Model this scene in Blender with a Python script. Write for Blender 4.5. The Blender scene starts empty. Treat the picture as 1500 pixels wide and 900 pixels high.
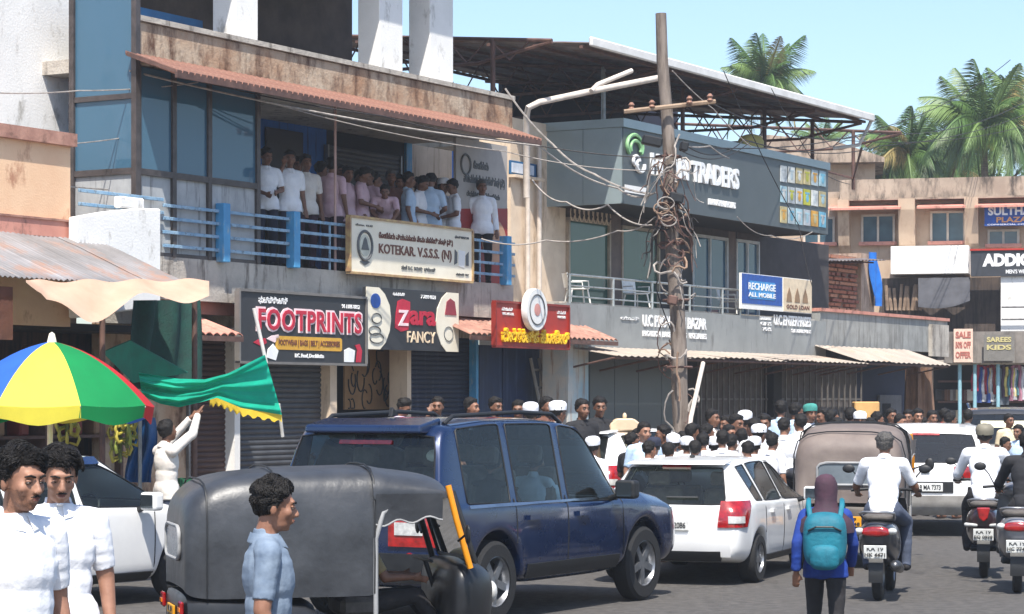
import bpy, bmesh, math, random
from mathutils import Vector as V, Matrix, noise
random.seed(11)
S = bpy.context.scene
COL = S.collection
# ---------------- camera ----------------
cam = bpy.data.objects.new('camera', bpy.data.cameras.new('camera'))
COL.objects.link(cam); S.camera = cam
cam.location = (0, 0, 2.0); cam.rotation_euler = (math.pi/2, 0, 0)
cam.data.sensor_width = 36; cam.data.lens = 84.0
cam.data.shift_y = 0.09; cam.data.clip_end = 2000; cam.data.clip_start = .1
# ---------------- sky, sun, exposure ----------------
SUN_EL, SUN_AZ = math.radians(60), math.radians(178)      # sun behind the camera, a little to its left
W = bpy.data.worlds.new('World'); S.world = W; W.use_nodes = True
nt = W.node_tree
sk = nt.nodes.new('ShaderNodeTexSky'); sk.sky_type = 'NISHITA'; sk.sun_disc = False
sk.sun_elevation = SUN_EL; sk.sun_rotation = SUN_AZ; sk.air_density = 1.0; sk.dust_density = 1.3; sk.ozone_density = 3.0
nt.links.new(sk.outputs[0], nt.nodes['Background'].inputs[0]); nt.nodes['Background'].inputs[1].default_value = .125
sl = bpy.data.lights.new('sun', 'SUN'); sl.energy = 4.2; sl.angle = math.radians(.53); sl.color = (1, .95, .87)
so = bpy.data.objects.new('sun', sl); COL.objects.link(so)
sd = V((math.sin(SUN_AZ)*math.cos(SUN_EL), math.cos(SUN_AZ)*math.cos(SUN_EL), math.sin(SUN_EL)))
so.rotation_euler = (-sd).to_track_quat('-Z', 'Y').to_euler(); so.location = (0, -10, 30)
S.view_settings.view_transform = 'Standard'; S.view_settings.look = 'None'
S.view_settings.exposure = .9; S.view_settings.gamma = 1
# ---------------- helpers ----------------
PI = math.pi
def lin(c):
    f = lambda x: x/12.92 if x <= .04045 else ((x+.055)/1.055)**2.4
    return tuple(f(x/255) for x in c)
_m = {}
def M(name, c, c2=None, sc=6, r=.65, metal=0, bump=0, bs=None, st=(1,1,1), grime=None, gk=.5, gs=(9,9,.8), alpha=None, spec=.5, coat=0, emit=0, bump_d=.02, wave=None):
    """procedural principled material; c, c2 in sRGB 0-255"""
    if name in _m: return _m[name]
    m = bpy.data.materials.new(name); m.use_nodes = True; n = m.node_tree.nodes; l = m.node_tree.links
    b = n['Principled BSDF']; b.inputs['Roughness'].default_value = r; b.inputs['Metallic'].default_value = metal
    b.inputs['Specular IOR Level'].default_value = spec
    if coat: b.inputs['Coat Weight'].default_value = coat; b.inputs['Coat Roughness'].default_value = .06
    c = lin(c); c2 = lin(c2) if c2 else tuple(x*.78 for x in c)
    tc = n.new('ShaderNodeTexCoord'); mp = n.new('ShaderNodeMapping'); mp.inputs['Scale'].default_value = st
    l.new(tc.outputs['Object'], mp.inputs[0])
    nz = n.new('ShaderNodeTexNoise'); nz.inputs['Scale'].default_value = sc; nz.inputs['Detail'].default_value = 6; nz.inputs['Roughness'].default_value = .62
    l.new(mp.outputs[0], nz.inputs['Vector'])
    rp = n.new('ShaderNodeValToRGB'); rp.color_ramp.elements[0].position = .36; rp.color_ramp.elements[1].position = .66
    rp.color_ramp.elements[0].color = (*c2, 1); rp.color_ramp.elements[1].color = (*c, 1)
    l.new(nz.outputs[0], rp.inputs[0]); out = rp.outputs[0]
    if grime:
        g = n.new('ShaderNodeTexNoise'); g.inputs['Scale'].default_value = 1; g.inputs['Detail'].default_value = 8; g.inputs['Roughness'].default_value = .7
        m2 = n.new('ShaderNodeMapping'); m2.inputs['Scale'].default_value = gs; l.new(tc.outputs['Object'], m2.inputs[0]); l.new(m2.outputs[0], g.inputs['Vector'])
        r2 = n.new('ShaderNodeValToRGB'); r2.color_ramp.elements[0].position = .62-gk*.3; r2.color_ramp.elements[1].position = .72-gk*.18
        r2.color_ramp.elements[0].color = (0,0,0,1); r2.color_ramp.elements[1].color = (1,1,1,1); l.new(g.outputs[0], r2.inputs[0])
        mx = n.new('ShaderNodeMix'); mx.data_type = 'RGBA'; l.new(r2.outputs[0], mx.inputs[0]); l.new(out, mx.inputs[6]); mx.inputs[7].default_value = (*lin(grime), 1)
        out = mx.outputs[2]
    l.new(out, b.inputs['Base Color'])
    # roughness breakup
    rr = n.new('ShaderNodeMapRange'); rr.inputs[3].default_value = max(0, r-.1); rr.inputs[4].default_value = min(1, r+.1)
    l.new(nz.outputs[0], rr.inputs[0]); l.new(rr.outputs[0], b.inputs['Roughness'])
    if bump:
        bz = n.new('ShaderNodeTexNoise'); bz.inputs['Scale'].default_value = bs or sc*4; bz.inputs['Detail'].default_value = 5
        l.new(mp.outputs[0], bz.inputs['Vector'])
        bp = n.new('ShaderNodeBump'); bp.inputs['Strength'].default_value = bump; bp.inputs['Distance'].default_value = bump_d
        l.new(bz.outputs[0], bp.inputs['Height']); l.new(bp.outputs[0], b.inputs['Normal'])
    if emit: b.inputs['Emission Color'].default_value = (*c, 1); b.inputs['Emission Strength'].default_value = emit
    _m[name] = m; return m
def CLOTHT(name, c, c2=None, tr=.35, sc=4, r=.75):
    """thin cloth: a principled surface that also lets light through"""
    if name in _m: return _m[name]
    m = M(name, c, c2, sc, r, bump=.25, bs=20, bump_d=.01); n = m.node_tree.nodes; l = m.node_tree.links
    b = n['Principled BSDF']; o = n['Material Output']; t = n.new('ShaderNodeBsdfTranslucent'); t.inputs[0].default_value = (*lin(c), 1)
    x = n.new('ShaderNodeMixShader'); x.inputs[0].default_value = tr; l.new(b.outputs[0], x.inputs[1]); l.new(t.outputs[0], x.inputs[2]); l.new(x.outputs[0], o.inputs[0]); return m
def GLASS(name, tint, trans, rough=.04, dm=None, dk=.35, ior=1.45):
    """window glass: tinted see-through plus mirror reflection by angle"""
    if name in _m: return _m[name]
    m = bpy.data.materials.new(name); m.use_nodes = True; n = m.node_tree.nodes; l = m.node_tree.links
    for x in list(n): n.remove(x)
    o = n.new('ShaderNodeOutputMaterial'); t = n.new('ShaderNodeBsdfTransparent'); t.inputs[0].default_value = (*[trans*x for x in lin(tint)], 1)
    g = n.new('ShaderNodeBsdfGlossy'); g.inputs['Roughness'].default_value = rough; g.inputs[0].default_value = (.9,.93,.95,1)
    d = n.new('ShaderNodeBsdfDiffuse'); d.inputs[0].default_value = (*[x*dk for x in lin(tint)], 1)
    m1 = n.new('ShaderNodeMixShader'); m1.inputs[0].default_value = dm if dm is not None else (.1 if trans < .5 else .02)
    l.new(t.outputs[0], m1.inputs[1]); l.new(d.outputs[0], m1.inputs[2])
    fr = n.new('ShaderNodeFresnel'); fr.inputs[0].default_value = ior
    ad = n.new('ShaderNodeMath'); ad.operation = 'ADD'; ad.inputs[1].default_value = .015; ad.use_clamp = True; l.new(fr.outputs[0], ad.inputs[0])
    mx = n.new('ShaderNodeMixShader'); l.new(ad.outputs[0], mx.inputs[0]); l.new(m1.outputs[0], mx.inputs[1]); l.new(g.outputs[0], mx.inputs[2]); l.new(mx.outputs[0], o.inputs[0])
    _m[name] = m; return m

class MB:
    def __init__(s): s.v = []; s.f = []; s.n = 0
    def add(s, vs, fs):
        k = len(s.v); s.v += [tuple(p) for p in vs]; s.f += [tuple(i+k for i in f) for f in fs]; return s
    def box(s, x0, x1, y0, y1, z0, z1, mtx=None):
        p = [V((x,y,z)) for z in (z0,z1) for y in (y0,y1) for x in (x0,x1)]
        if mtx: p = [mtx @ q for q in p]
        return s.add(p, [(0,2,3,1),(4,5,7,6),(0,1,5,4),(2,6,7,3),(0,4,6,2),(1,3,7,5)])
    def obox(s, c, sz, rx=0, ry=0, rz=0):
        m = Matrix.Translation(c) @ Matrix.Rotation(rz,4,'Z') @ Matrix.Rotation(ry,4,'Y') @ Matrix.Rotation(rx,4,'X')
        a, b, d = [q/2 for q in sz]; return s.box(-a,a,-b,b,-d,d,m)
    def prism(s, poly, a, b, ax='y'):
        """2D polygon extruded from a to b; ax y: poly is (x,z); ax x: (y,z); ax z: (x,y)"""
        f = {'y': lambda p,t:(p[0],t,p[1]), 'x': lambda p,t:(t,p[0],p[1]), 'z': lambda p,t:(p[0],p[1],t)}[ax]
        n = len(poly); vs = [f(p,a) for p in poly]+[f(p,b) for p in poly]
        return s.add(vs, [tuple(range(n)), tuple(range(2*n-1,n-1,-1))]+[(i,n+i,n+(i+1)%n,(i+1)%n) for i in range(n)])
    def tube(s, pts, r, n=8, cap=True):
        pts = [V(p) for p in pts]; rs = r if isinstance(r,(list,tuple)) else [r]*len(pts); vs = []; up = None
        for i,p in enumerate(pts):
            t = (pts[min(i+1,len(pts)-1)]-pts[max(i-1,0)])
            t = t.normalized() if t.length > 1e-9 else V((0,0,1))
            if up is None: up = t.orthogonal().normalized()
            a = (up - t*up.dot(t)); a = a.normalized() if a.length > 1e-6 else t.orthogonal().normalized(); up = a; b = t.cross(a)
            vs += [p+(a*math.cos(2*PI*k/n)+b*math.sin(2*PI*k/n))*rs[i] for k in range(n)]
        fs = [(i*n+k, i*n+(k+1)%n, (i+1)*n+(k+1)%n, (i+1)*n+k) for i in range(len(pts)-1) for k in range(n)]
        if cap: fs += [tuple(range(n-1,-1,-1)), tuple((len(pts)-1)*n+k for k in range(n))]
        return s.add(vs, fs)
    def lathe(s, prof, n=16, c=(0,0,0), mtx=None, a0=0, a1=2*PI):
        full = abs(a1-a0-2*PI) < 1e-6; m = n if full else n+1; vs = []
        for r,z in prof:
            for k in range(m):
                a = a0+(a1-a0)*k/n; p = V((r*math.cos(a), r*math.sin(a), z))
                vs.append((mtx @ p if mtx else p)+V(c))
        fs = [(i*m+k, i*m+(k+1)%m, (i+1)*m+(k+1)%m, (i+1)*m+k) for i in range(len(prof)-1) for k in range(n)]
        return s.add(vs, fs)
    def grid(s, fn, nu, nv, th=0, tdir=(0,0,-1)):
        vs = [V(fn(i/nu, j/nv)) for j in range(nv+1) for i in range(nu+1)]; w = nu+1
        fs = [(j*w+i, j*w+i+1, (j+1)*w+i+1, (j+1)*w+i) for j in range(nv) for i in range(nu)]
        if th:
            k = len(vs); d = V(tdir)*th; vs += [p+d for p in vs]
            fs += [tuple(reversed([q+k for q in f])) for f in fs]
            bd = list(range(w))+[j*w+nu for j in range(1,nv+1)]+[nv*w+i for i in range(nu-1,-1,-1)]+[j*w for j in range(nv-1,0,-1)]
            fs += [(bd[i], bd[i]+k, bd[(i+1)%len(bd)]+k, bd[(i+1)%len(bd)]) for i in range(len(bd))]
        return s.add(vs, fs)
    def ell(s, c, r, n=12, m=8, rot=None):
        vs = []; c = V(c)
        for j in range(m+1):
            t = PI*j/m
            for k in range(n):
                a = 2*PI*k/n; p = V((r[0]*math.sin(t)*math.cos(a), r[1]*math.sin(t)*math.sin(a), r[2]*math.cos(t)))
                vs.append((rot @ p if rot else p)+c)
        fs = [(j*n+k, (j+1)*n+k, (j+1)*n+(k+1)%n, j*n+(k+1)%n) for j in range(m) for k in range(n)]
        return s.add(vs, fs)
    def cap(s, p0, p1, r0, r1, n=10):
        p0, p1 = V(p0), V(p1); d = p1-p0; L = d.length or 1e-6; t = d/L; pts = []; rs = []
        for a in (-1, -.8, -.45): pts.append(p0+t*r0*a); rs.append(r0*math.sqrt(max(0.0004,1-a*a)))
        for q in (0, .5, 1): pts.append(p0+d*q); rs.append(r0+(r1-r0)*q)
        for a in (.45, .8, 1): pts.append(p1+t*r1*a); rs.append(r1*math.sqrt(max(0.0004,1-a*a)))
        return s.tube(pts, rs, n)
    def mesh(s, name, off=(0,0,0)):
        me = bpy.data.meshes.new(name); o = V(off)
        me.from_pydata([tuple(V(p)-o) for p in s.v], [], s.f); 
        return me
def fixmesh(me, smooth=None, dbl=0):
    bm = bmesh.new(); bm.from_mesh(me)
    if dbl: bmesh.ops.remove_doubles(bm, verts=bm.verts, dist=dbl)
    bmesh.ops.recalc_face_normals(bm, faces=bm.faces); bm.to_mesh(me); bm.free()
    if smooth is not None:
        for p in me.polygons: p.use_smooth = True
        me.set_sharp_from_angle(angle=math.radians(smooth))
def obj(name, me, mat, parent=None, loc=(0,0,0), rz=0):
    o = bpy.data.objects.new(name, me); COL.objects.link(o); o.location = loc; o.rotation_euler[2] = rz
    if mat and me and not me.materials: me.materials.append(mat)
    if parent: o.parent = parent
    return o
class Frame:
    def __init__(s, loc, rz): s.loc = V(loc); s.rz = rz; s.m = Matrix.Translation(s.loc) @ Matrix.Rotation(rz,4,'Z')
WORLD = Frame((0,0,0), 0)
ANG = math.atan2(.8632, .5049)
FAC = Frame((0,39.3,0), ANG)                    # the row of shops: x along the street, y into the buildings
def ft(px, y=0):
    k = (px-750)/3500; return (39.3*k+y*(.8632+.5049*k))/(.5049-.8632*k)
def fz(px, py, y=0):
    t = ft(px,y); return 2+(585-py)/3500*(39.3+.8632*t+.5049*y)
def wp(px, py, d): return V(((px-750)/3500*d, d, 2+(585-py)/3500*d))
def tag(o, label=None, cat=None, group=None, kind=None):
    if label: o['label'] = label
    if cat: o['category'] = cat
    if group: o['group'] = group
    if kind: o['kind'] = kind
    return o
class T:
    """a thing: an Empty at its base; parts are authored in the frame's coordinates"""
    def __init__(s, name, label, cat, base=(0,0,0), fr=FAC, group=None, rz=0, kind=None):
        s.base = V(base); s.fr = fr
        s.o = bpy.data.objects.new(name, None); COL.objects.link(s.o); s.o.empty_display_size = .2
        s.o.location = fr.m @ s.base; s.o.rotation_euler[2] = fr.rz+rz
        tag(s.o, label, cat, group, kind)
    def part(s, name, mb, mat, parent=None, smooth=None, bev=0, label=None, seg=1):
        me = mb.mesh(name, s.base); fixmesh(me, smooth)
        o = obj(name, me, mat, parent or s.o)
        if bev:
            b = o.modifiers.new('bevel','BEVEL'); b.width = bev; b.segments = seg; b.limit_method = 'ANGLE'
        if label: o['label'] = label
        return o
    def put(s, name, me, mat, off, parent=None):
        o = obj(name, me, mat, parent or s.o, V(off)-s.base); return o
def one(name, label, cat, mb, mat, base, fr=FAC, smooth=None, bev=0, group=None, kind=None):
    me = mb.mesh(name, base); fixmesh(me, smooth)
    o = obj(name, me, mat, None, fr.m @ V(base), fr.rz); tag(o, label, cat, group, kind)
    if bev:
        b = o.modifiers.new('bevel','BEVEL'); b.width = bev; b.limit_method = 'ANGLE'
    return o
def copy_tree(o, parent=None):
    c = o.copy(); COL.objects.link(c)
    if parent: c.parent = parent
    for ch in list(o.children): copy_tree(ch, c)
    return c
_tx = {}
def text_geo(s, bold=0, ext=.1, sp=1.0, shear=0):
    k = (s,bold,ext,sp,shear)
    if k in _tx: return _tx[k]
    cu = bpy.data.curves.new('t','FONT'); cu.body = s; cu.size = 1; cu.extrude = ext; cu.offset = bold; cu.space_character = sp; cu.shear = shear; cu.resolution_u = 3
    o = bpy.data.objects.new('t', cu); COL.objects.link(o)
    dg = bpy.context.evaluated_depsgraph_get(); ev = o.evaluated_get(dg); me = bpy.data.meshes.new_from_object(ev)
    vs = [tuple(v.co) for v in me.vertices]; fs = [tuple(p.vertices) for p in me.polygons]
    bpy.data.objects.remove(o); bpy.data.meshes.remove(me); bpy.data.curves.remove(cu)
    _tx[k] = (vs, fs); return _tx[k]
def text(mb, s, x0, x1, z0, z1, y, dep=.012, bold=0, slope=0, sp=1.0, shear=0, zf=None):
    """lettering fitted into x0..x1, z0..z1 on a board whose face is at y (towards -y)"""
    vs, fs = text_geo(s, bold, .1, sp, shear)
    if not vs: return mb
    xs = [v[0] for v in vs]; ys = [v[1] for v in vs]; a, b, c, d = min(xs), max(xs), min(ys), max(ys)
    out = []
    for v in vs:
        x = x0+(v[0]-a)/(b-a)*(x1-x0); z = z0+(v[1]-c)/(d-c)*(z1-z0)+slope*(x-x0)
        out.append((x, y-dep*.5-dep*.5*(v[2]/.1), z))
    return mb.add(out, fs)
# ---------------- people ----------------
SKIN = [M('skin_a',(148,106,84),(128,88,68),14,.55,bump=.15,bs=160,bump_d=.004), M('skin_b',(126,88,68),(106,72,54),14,.55), M('skin_c',(158,116,94),(138,98,78),14,.55,bump=.15,bs=160,bump_d=.004)]
HAIRM = M('hair_black',(30,26,24),(14,12,12),40,.6,bump=.6,bs=90,spec=.3)
HAIRG = M('hair_grey',(88,84,80),(40,38,36),60,.5,bump=.6,bs=90)
EYEW = M('eye_white',(138,126,116),None,8,.3); EYED = M('eye_dark',(22,14,10),None,8,.2); LIP = M('lips',(124,76,64),(108,62,54),14,.45)
def cloth(n, c, c2=None): return M('cloth_'+n, c, c2, 5, .85, bump=.35, bs=26, bump_d=.012)
WHITE = cloth('white',(236,236,238),(218,220,226)); OFFW = cloth('offwhite',(226,220,212),(205,198,192)); PINK = cloth('pinkish',(208,178,184),(186,152,162))
LBLUE = cloth('pale_blue',(188,208,228),(168,190,214)); GREYS = cloth('grey',(130,132,136),(108,110,116)); BLACKC = cloth('black',(34,34,38),(22,22,26))
NAVY = cloth('navy',(38,42,62),(26,30,46)); DARKT = cloth('dark',(40,38,40),(28,26,28)); MAROON = cloth('plum',(70,44,58),(50,32,44)); JEANS = cloth('jeans',(78,86,104),(58,66,84))
CHECK = cloth('check',(128,142,158),(92,108,128)); BROWNC = cloth('brown',(112,72,58),(86,54,44)); CREAM = cloth('cream',(216,200,168),(196,180,150)); ROYAL = cloth('royal_blue',(22,62,150),(14,44,112)); LILAC = cloth('lilac',(206,190,214),(180,160,190)); GREEN_C = cloth('sea_green',(70,150,140),(50,120,112)); RED_C = cloth('red',(150,44,40),(116,30,30))
def remesh(mb, vox, sm=4):
    me = mb.mesh('tmp'); fixmesh(me); o = bpy.data.objects.new('tmp', me); COL.objects.link(o)
    r = o.modifiers.new('r','REMESH'); r.mode = 'VOXEL'; r.voxel_size = vox
    s = o.modifiers.new('s','SMOOTH'); s.factor = .5; s.iterations = sm
    out = bpy.data.meshes.new_from_object(o.evaluated_get(bpy.context.evaluated_depsgraph_get()))
    bpy.data.objects.remove(o); bpy.data.meshes.remove(me)
    return out
STAND = dict(pel=(0,0,.95), che=(0,.005,1.25), nek=(0,.02,1.43), hed=(0,-.015,1.585), hy=0, hp=0, hr=0,
  shL=(.168,.015,1.365), elL=(.225,.05,1.1), wrL=(.24,-.02,.87), shR=(-.168,.015,1.365), elR=(-.225,.05,1.1), wrR=(-.24,-.02,.87),
  hiL=(.09,.005,.93), knL=(.1,-.01,.5), anL=(.105,.035,.09), hiR=(-.09,.005,.93), knR=(-.1,-.01,.5), anR=(-.105,.035,.09), hdL=None, hdR=None)
def pose(**k): d = dict(STAND); d.update(k); return d
POSES = {
 'stand': pose(hy=.15),
 'stand2': pose(hy=-.5, hp=.1, anL=(.14,.1,.09), knL=(.12,.02,.5), elL=(.23,.0,1.12), wrL=(.2,-.17,.98)),
 'look_down': pose(hp=.55, hed=(0,-.045,1.575), elR=(-.24,-.02,1.13), wrR=(-.1,-.22,1.08), elL=(.24,-.02,1.13), wrL=(.08,-.22,1.05)),
 'phone': pose(hy=-.3, hp=.05, elR=(-.27,-.1,1.2), wrR=(-.13,-.1,1.5), hdR=(-.1,-.06,1.58)),
 'hands': pose(hp=.3, hy=.25, elR=(-.24,.0,1.12), wrR=(-.1,-.23,1.04), elL=(.24,.0,1.12), wrL=(.06,-.25,1.06)),
 'lean': pose(pel=(0,.16,.93), che=(0,.0,1.2), nek=(0,-.13,1.36), hed=(0,-.21,1.47), hp=.35, shL=(.18,-.1,1.33), shR=(-.18,-.1,1.33), elL=(.22,-.26,1.1), wrL=(.09,-.42,.92), elR=(-.22,-.26,1.1), wrR=(-.07,-.42,.92), hiL=(.09,.17,.92), hiR=(-.09,.17,.92), knL=(.1,.14,.5), knR=(-.1,.14,.5), anL=(.1,.2,.09), anR=(-.1,.2,.09)),
 'rider': pose(pel=(0,.12,.9), che=(0,.03,1.2), nek=(0,-.03,1.38), hed=(0,-.07,1.53), shL=(.185,-.02,1.34), shR=(-.185,-.02,1.34), elL=(.3,-.16,1.1), wrL=(.31,-.4,1.03), elR=(-.3,-.16,1.1), wrR=(-.31,-.4,1.03), hiL=(.1,.1,.87), hiR=(-.1,.1,.87), knL=(.2,-.32,.74), knR=(-.2,-.32,.74), anL=(.2,-.3,.32), anR=(-.2,-.3,.32)),
 'sit': pose(pel=(0,.12,.9), che=(0,.13,1.2), nek=(0,.11,1.38), hed=(0,.08,1.53), shL=(.168,.11,1.33), shR=(-.168,.11,1.33), elL=(.24,-.02,1.1), wrL=(.2,-.26,1.1), elR=(-.24,-.02,1.1), wrR=(-.2,-.26,1.1), hiL=(.1,.1,.87), hiR=(-.1,.1,.87), knL=(.13,-.32,.94), knR=(-.13,-.32,.94), anL=(.13,-.52,.66), anR=(-.13,-.52,.66)),
 'raise': pose(hp=-.25, hy=.2, elR=(-.2,-.22,1.56), wrR=(-.1,-.34,1.78), elL=(.24,-.2,1.5), wrL=(.1,-.36,1.74)),
 'walk': pose(hy=.2, knL=(.1,-.14,.52), anL=(.1,-.16,.1), knR=(-.1,.05,.5), anR=(-.1,.3,.14), elR=(-.24,-.02,1.12), wrR=(-.22,-.18,.92), elL=(.24,.12,1.13), wrL=(.25,.08,.88)),
}
def head_mtx(J): return Matrix.Translation(J['hed']) @ Matrix.Rotation(J['hy'],4,'Z') @ Matrix.Rotation(J['hp'],4,'X') @ Matrix.Rotation(J['hr'],4,'Y')
def seg_d(p, a, b):
    d = b-a; t = max(0, min(1, (p-a).dot(d)/max(d.length_squared,1e-9))); return (p-a-d*t).length, t
class Proto: pass
def sub_shell(me, keep, off, wr=0, wsc=9, th=.006, smooth_it=4, fn=None, taper=0):
    """clothing: the body's own faces of one region, pushed out, hems evened, given thickness"""
    bm = bmesh.new(); bm.from_mesh(me); bm.faces.ensure_lookup_table()
    bmesh.ops.delete(bm, geom=[f for f in bm.faces if not keep[f.index]], context='FACES')
    if not bm.faces: bm.free(); return None
    bm.normal_update()
    nv = {v: v.normal.copy() for v in bm.verts}
    for _ in range(smooth_it):
        new = {}
        for v in bm.verts:
            if v.is_boundary:
                nb = [e.other_vert(v).co for e in v.link_edges if e.is_boundary]
                if len(nb) == 2: new[v] = (v.co*2+nb[0]+nb[1])/4
        for v, c in new.items(): v.co = c
    lv = {}
    if taper:
        fr = [v for v in bm.verts if v.is_boundary]
        for v in fr: lv[v] = 0
        for k in range(1,taper+1):
            nx = []
            for v in fr:
                for e in v.link_edges:
                    w = e.other_vert(v)
                    if w not in lv: lv[w] = k; nx.append(w)
            fr = nx
    for v in bm.verts:
        o = off+(noise.noise(v.co*wsc)*wr+noise.noise(V((v.co.x*7,v.co.y*7,v.co.z*30)))*wr*.5 if wr else 0)
        if fn: o += fn(v.co)
        if taper: o *= .12+.88*min(1,lv.get(v,taper)/taper)
        v.co += nv[v]*o
    if th:
        bd = [e for e in bm.edges if e.is_boundary]; r = bmesh.ops.extrude_edge_only(bm, edges=bd)
        ov = {tuple(round(x,5) for x in v.co): nv[v] for v in nv}
        for v in [x for x in r['geom'] if isinstance(x, bmesh.types.BMVert)]:
            v.co -= ov.get(tuple(round(x,5) for x in v.co), V((0,0,0)))*(off+th)
    out = bpy.data.meshes.new('shell'); bm.to_mesh(out); bm.free()
    for p in out.polygons: p.use_smooth = True
    return out
def make_proto(J, vox=.0135, long=False, fat=1.0, hi=False, untuck=.12):
    P = Proto(); P.J = J; g = {k:V(v) for k,v in J.items() if isinstance(v, tuple)}; mb = MB()
    H = head_mtx(J); R3 = H.to_3x3()
    def hp(p): return H @ V(p)
    ax = (g['che']-g['pel']).normalized(); rot = V((0,0,1)).rotation_difference(ax).to_matrix()
    ax2 = (g['nek']-g['che']).normalized(); rot2 = V((0,0,1)).rotation_difference(ax2).to_matrix()
    mb.ell(g['pel'], (.165*fat,.118*fat,.14), 14, 10, rot); mb.ell(g['pel'].lerp(g['che'],.5), (.148*fat,.108*fat,.17), 14, 10, rot); mb.ell(g['che'], (.168*fat,.118*fat,.19), 14, 10, rot2)
    mb.ell(g['che'].lerp(g['nek'],.55), (.15,.085,.1), 12, 8, rot2)
    for q in 'LR': mb.cap(g['sh'+q], g['nek']-ax2*.03, .058, .05)
    mb.cap(g['nek']-ax2*.05, g['nek'].lerp(hp((0,.02,-.06)),.25), .078, .056); mb.cap(g['nek'], hp((0,.022,-.05)), .054, .05)
    for q in 'LR':
        mb.cap(g['sh'+q], g['el'+q], .058*fat, .043); mb.cap(g['el'+q], g['wr'+q], .042, .028)
        mb.cap(g['hi'+q], g['kn'+q], .092*fat, .06); mb.cap(g['kn'+q], g['an'+q], .06, .042)
        d = (g['kn'+q]-g['an'+q]).normalized(); a = g['an'+q]; mb.cap(a+V((0,.03,-.045)), a+V((0,-.16,-.055)), .038, .034)
        # hand: palm, four fingers, thumb
        w = g['wr'+q]; e = g['el'+q]; hd = (g['hd'+q]-w).normalized() if g.get('hd'+q) else ((w-e).normalized()*.8+V((0,-.25,-.3))*.5).normalized()
        sx = hd.cross(V((0,1,.2))).normalized(); nn = sx.cross(hd)
        pr = Matrix((sx,nn,hd)).transposed(); mb.ell(w+hd*.05, (.04,.02,.052), 10, 8, pr)
        for i,(o,L) in enumerate(((-.03,.062),(-.01,.075),(.011,.07),(.03,.055))):
            b = w+hd*.085+sx*o; k = b+hd*L*.5; mb.cap(b,k,.0095,.009,6); mb.cap(k,k+(hd*.8+nn*.6*(1 if nn.y < 0 else -1)).normalized()*L*.5,.009,.008,6)
        th_s = -1 if q == 'L' else 1
        mb.cap(w+hd*.03+sx*.03*th_s, w+hd*.075+sx*.062*th_s, .012, .0095, 6)
    # head
    E = lambda c,r: mb.ell(hp(c), r, 14, 10, R3)
    E((0,.014,.03),(.076,.096,.09)); E((0,-.028,-.015),(.062,.066,.098)); E((0,-.034,-.072),(.05,.05,.046)); E((0,-.066,-.097),(.02,.018,.018))
    mb.cap(hp((-.034,-.08,.03)), hp((.034,-.08,.03)), .014, .014); mb.cap(hp((0,-.09,.012)), hp((0,-.112,-.03)), .008, .013)
    for sx in (-1,1):
        E((sx*.04,-.06,-.022),(.024,.024,.028)); E((sx*.078,.012,-.012),(.011,.02,.033)); E((sx*.012,-.104,-.034),(.009,.011,.008))
    E((0,-.09,-.064),(.024,.012,.012))
    me = remesh(mb, vox, 3 if hi else 4)
    for v in me.vertices:
        q = H.inverted() @ v.co
        for sx in (-1,1):
            dd = (q-V((sx*.032,-.09,.006))).length
            if dd < .03: q += V((0,1,0))*.011*math.exp(-(dd/.015)**2); v.co = H @ q
    for p in me.polygons: p.use_smooth = True
    P.body = me
    # regions
    segs = [('t',g['pel'],g['che']),('t',g['che'],g['nek']),('t',g['shL'],g['shR']),('h',g['nek'].lerp(g['hed'],.4),g['hed'])]
    for q in 'LR': segs += [('u',g['sh'+q],g['el'+q]),('f',g['el'+q],g['wr'+q]),('x',g['wr'+q],g['wr'+q]+(g['wr'+q]-g['el'+q]).normalized()*.1),('l',g['hi'+q],g['kn'+q]),('l',g['kn'+q],g['an'+q]),('s',g['an'+q]+V((0,.03,-.05)),g['an'+q]+V((0,-.16,-.05)))]
    Hi = H.inverted(); shirt = []; trous = []; shoes = []; hair = []
    hemp = g['pel']-ax*untuck; seated = abs(g['knL'].z-g['hiL'].z) < .3
    for p in me.polygons:
        c = p.center; bd = 9; bt = 0; bk = 't'
        for k,a,b in segs:
            d,t = seg_d(c,a,b); d -= {'t':.1,'h':.07,'l':.06,'u':.045,'f':.03,'x':.03,'s':.035}[k]
            if d < bd: bd, bt, bk = d, t, k
        q = Hi @ c
        inhead = q.z > -.125 and bk in 'ht' and abs(q.x) < .1 and q.y > -.14 and q.y < .13 and (c-g['nek']).dot(ax2) > .05
        z = (c-hemp).dot(ax)
        sh = not inhead and ((bk == 't' and z > 0) or (bk == 'u' and (long or bt < .82)) or (bk == 'f' and long and bt < .94) or (bk == 'l' and z > 0 and not seated)) and not (bk in 'th' and (c-g['nek']).dot(ax2) > .02+.03*(c.y-g['nek'].y > 0) and abs((Hi@c).x) < .075)
        tr = (bk == 'l' or (bk == 't' and z <= .1)) and not inhead
        shirt.append(sh); trous.append(tr and (not sh or z < .1)); shoes.append(bk == 's')
        lim = .068 if q.y < -.05 else (.068-(q.y+.05)*1.33 if q.y < .02 else (-.025-(q.y-.02)*.55))
        if abs(q.x) > .055 and q.y < -.01: lim = max(lim, -.015-.6*(q.y+.01)) if q.y > -.045 else .068
        hair.append(inhead and q.z > lim and not (abs(q.x) > .083 and q.z < .02))
    P.shirt = sub_shell(me, shirt, .011 if not hi else .010, .006, 7, .005, 6, lambda c: .012*max(0,1-((c-hemp).dot(ax))/.25) if not seated else 0)
    P.trous = sub_shell(me, trous, .009, .006, 9, .004, 3); P.shoes = sub_shell(me, shoes, .008, 0, 1, .004, 2)
    def hf(c):
        q = Hi @ c; return (.016 if q.z > .05 else .004)*(1 if q.y < .06 else .7)
    P.hair = sub_shell(me, hair, .009, .013, 38, 0, 3, hf, 3 if not hi else 5)
    # small face parts
    P.lids = []
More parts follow.
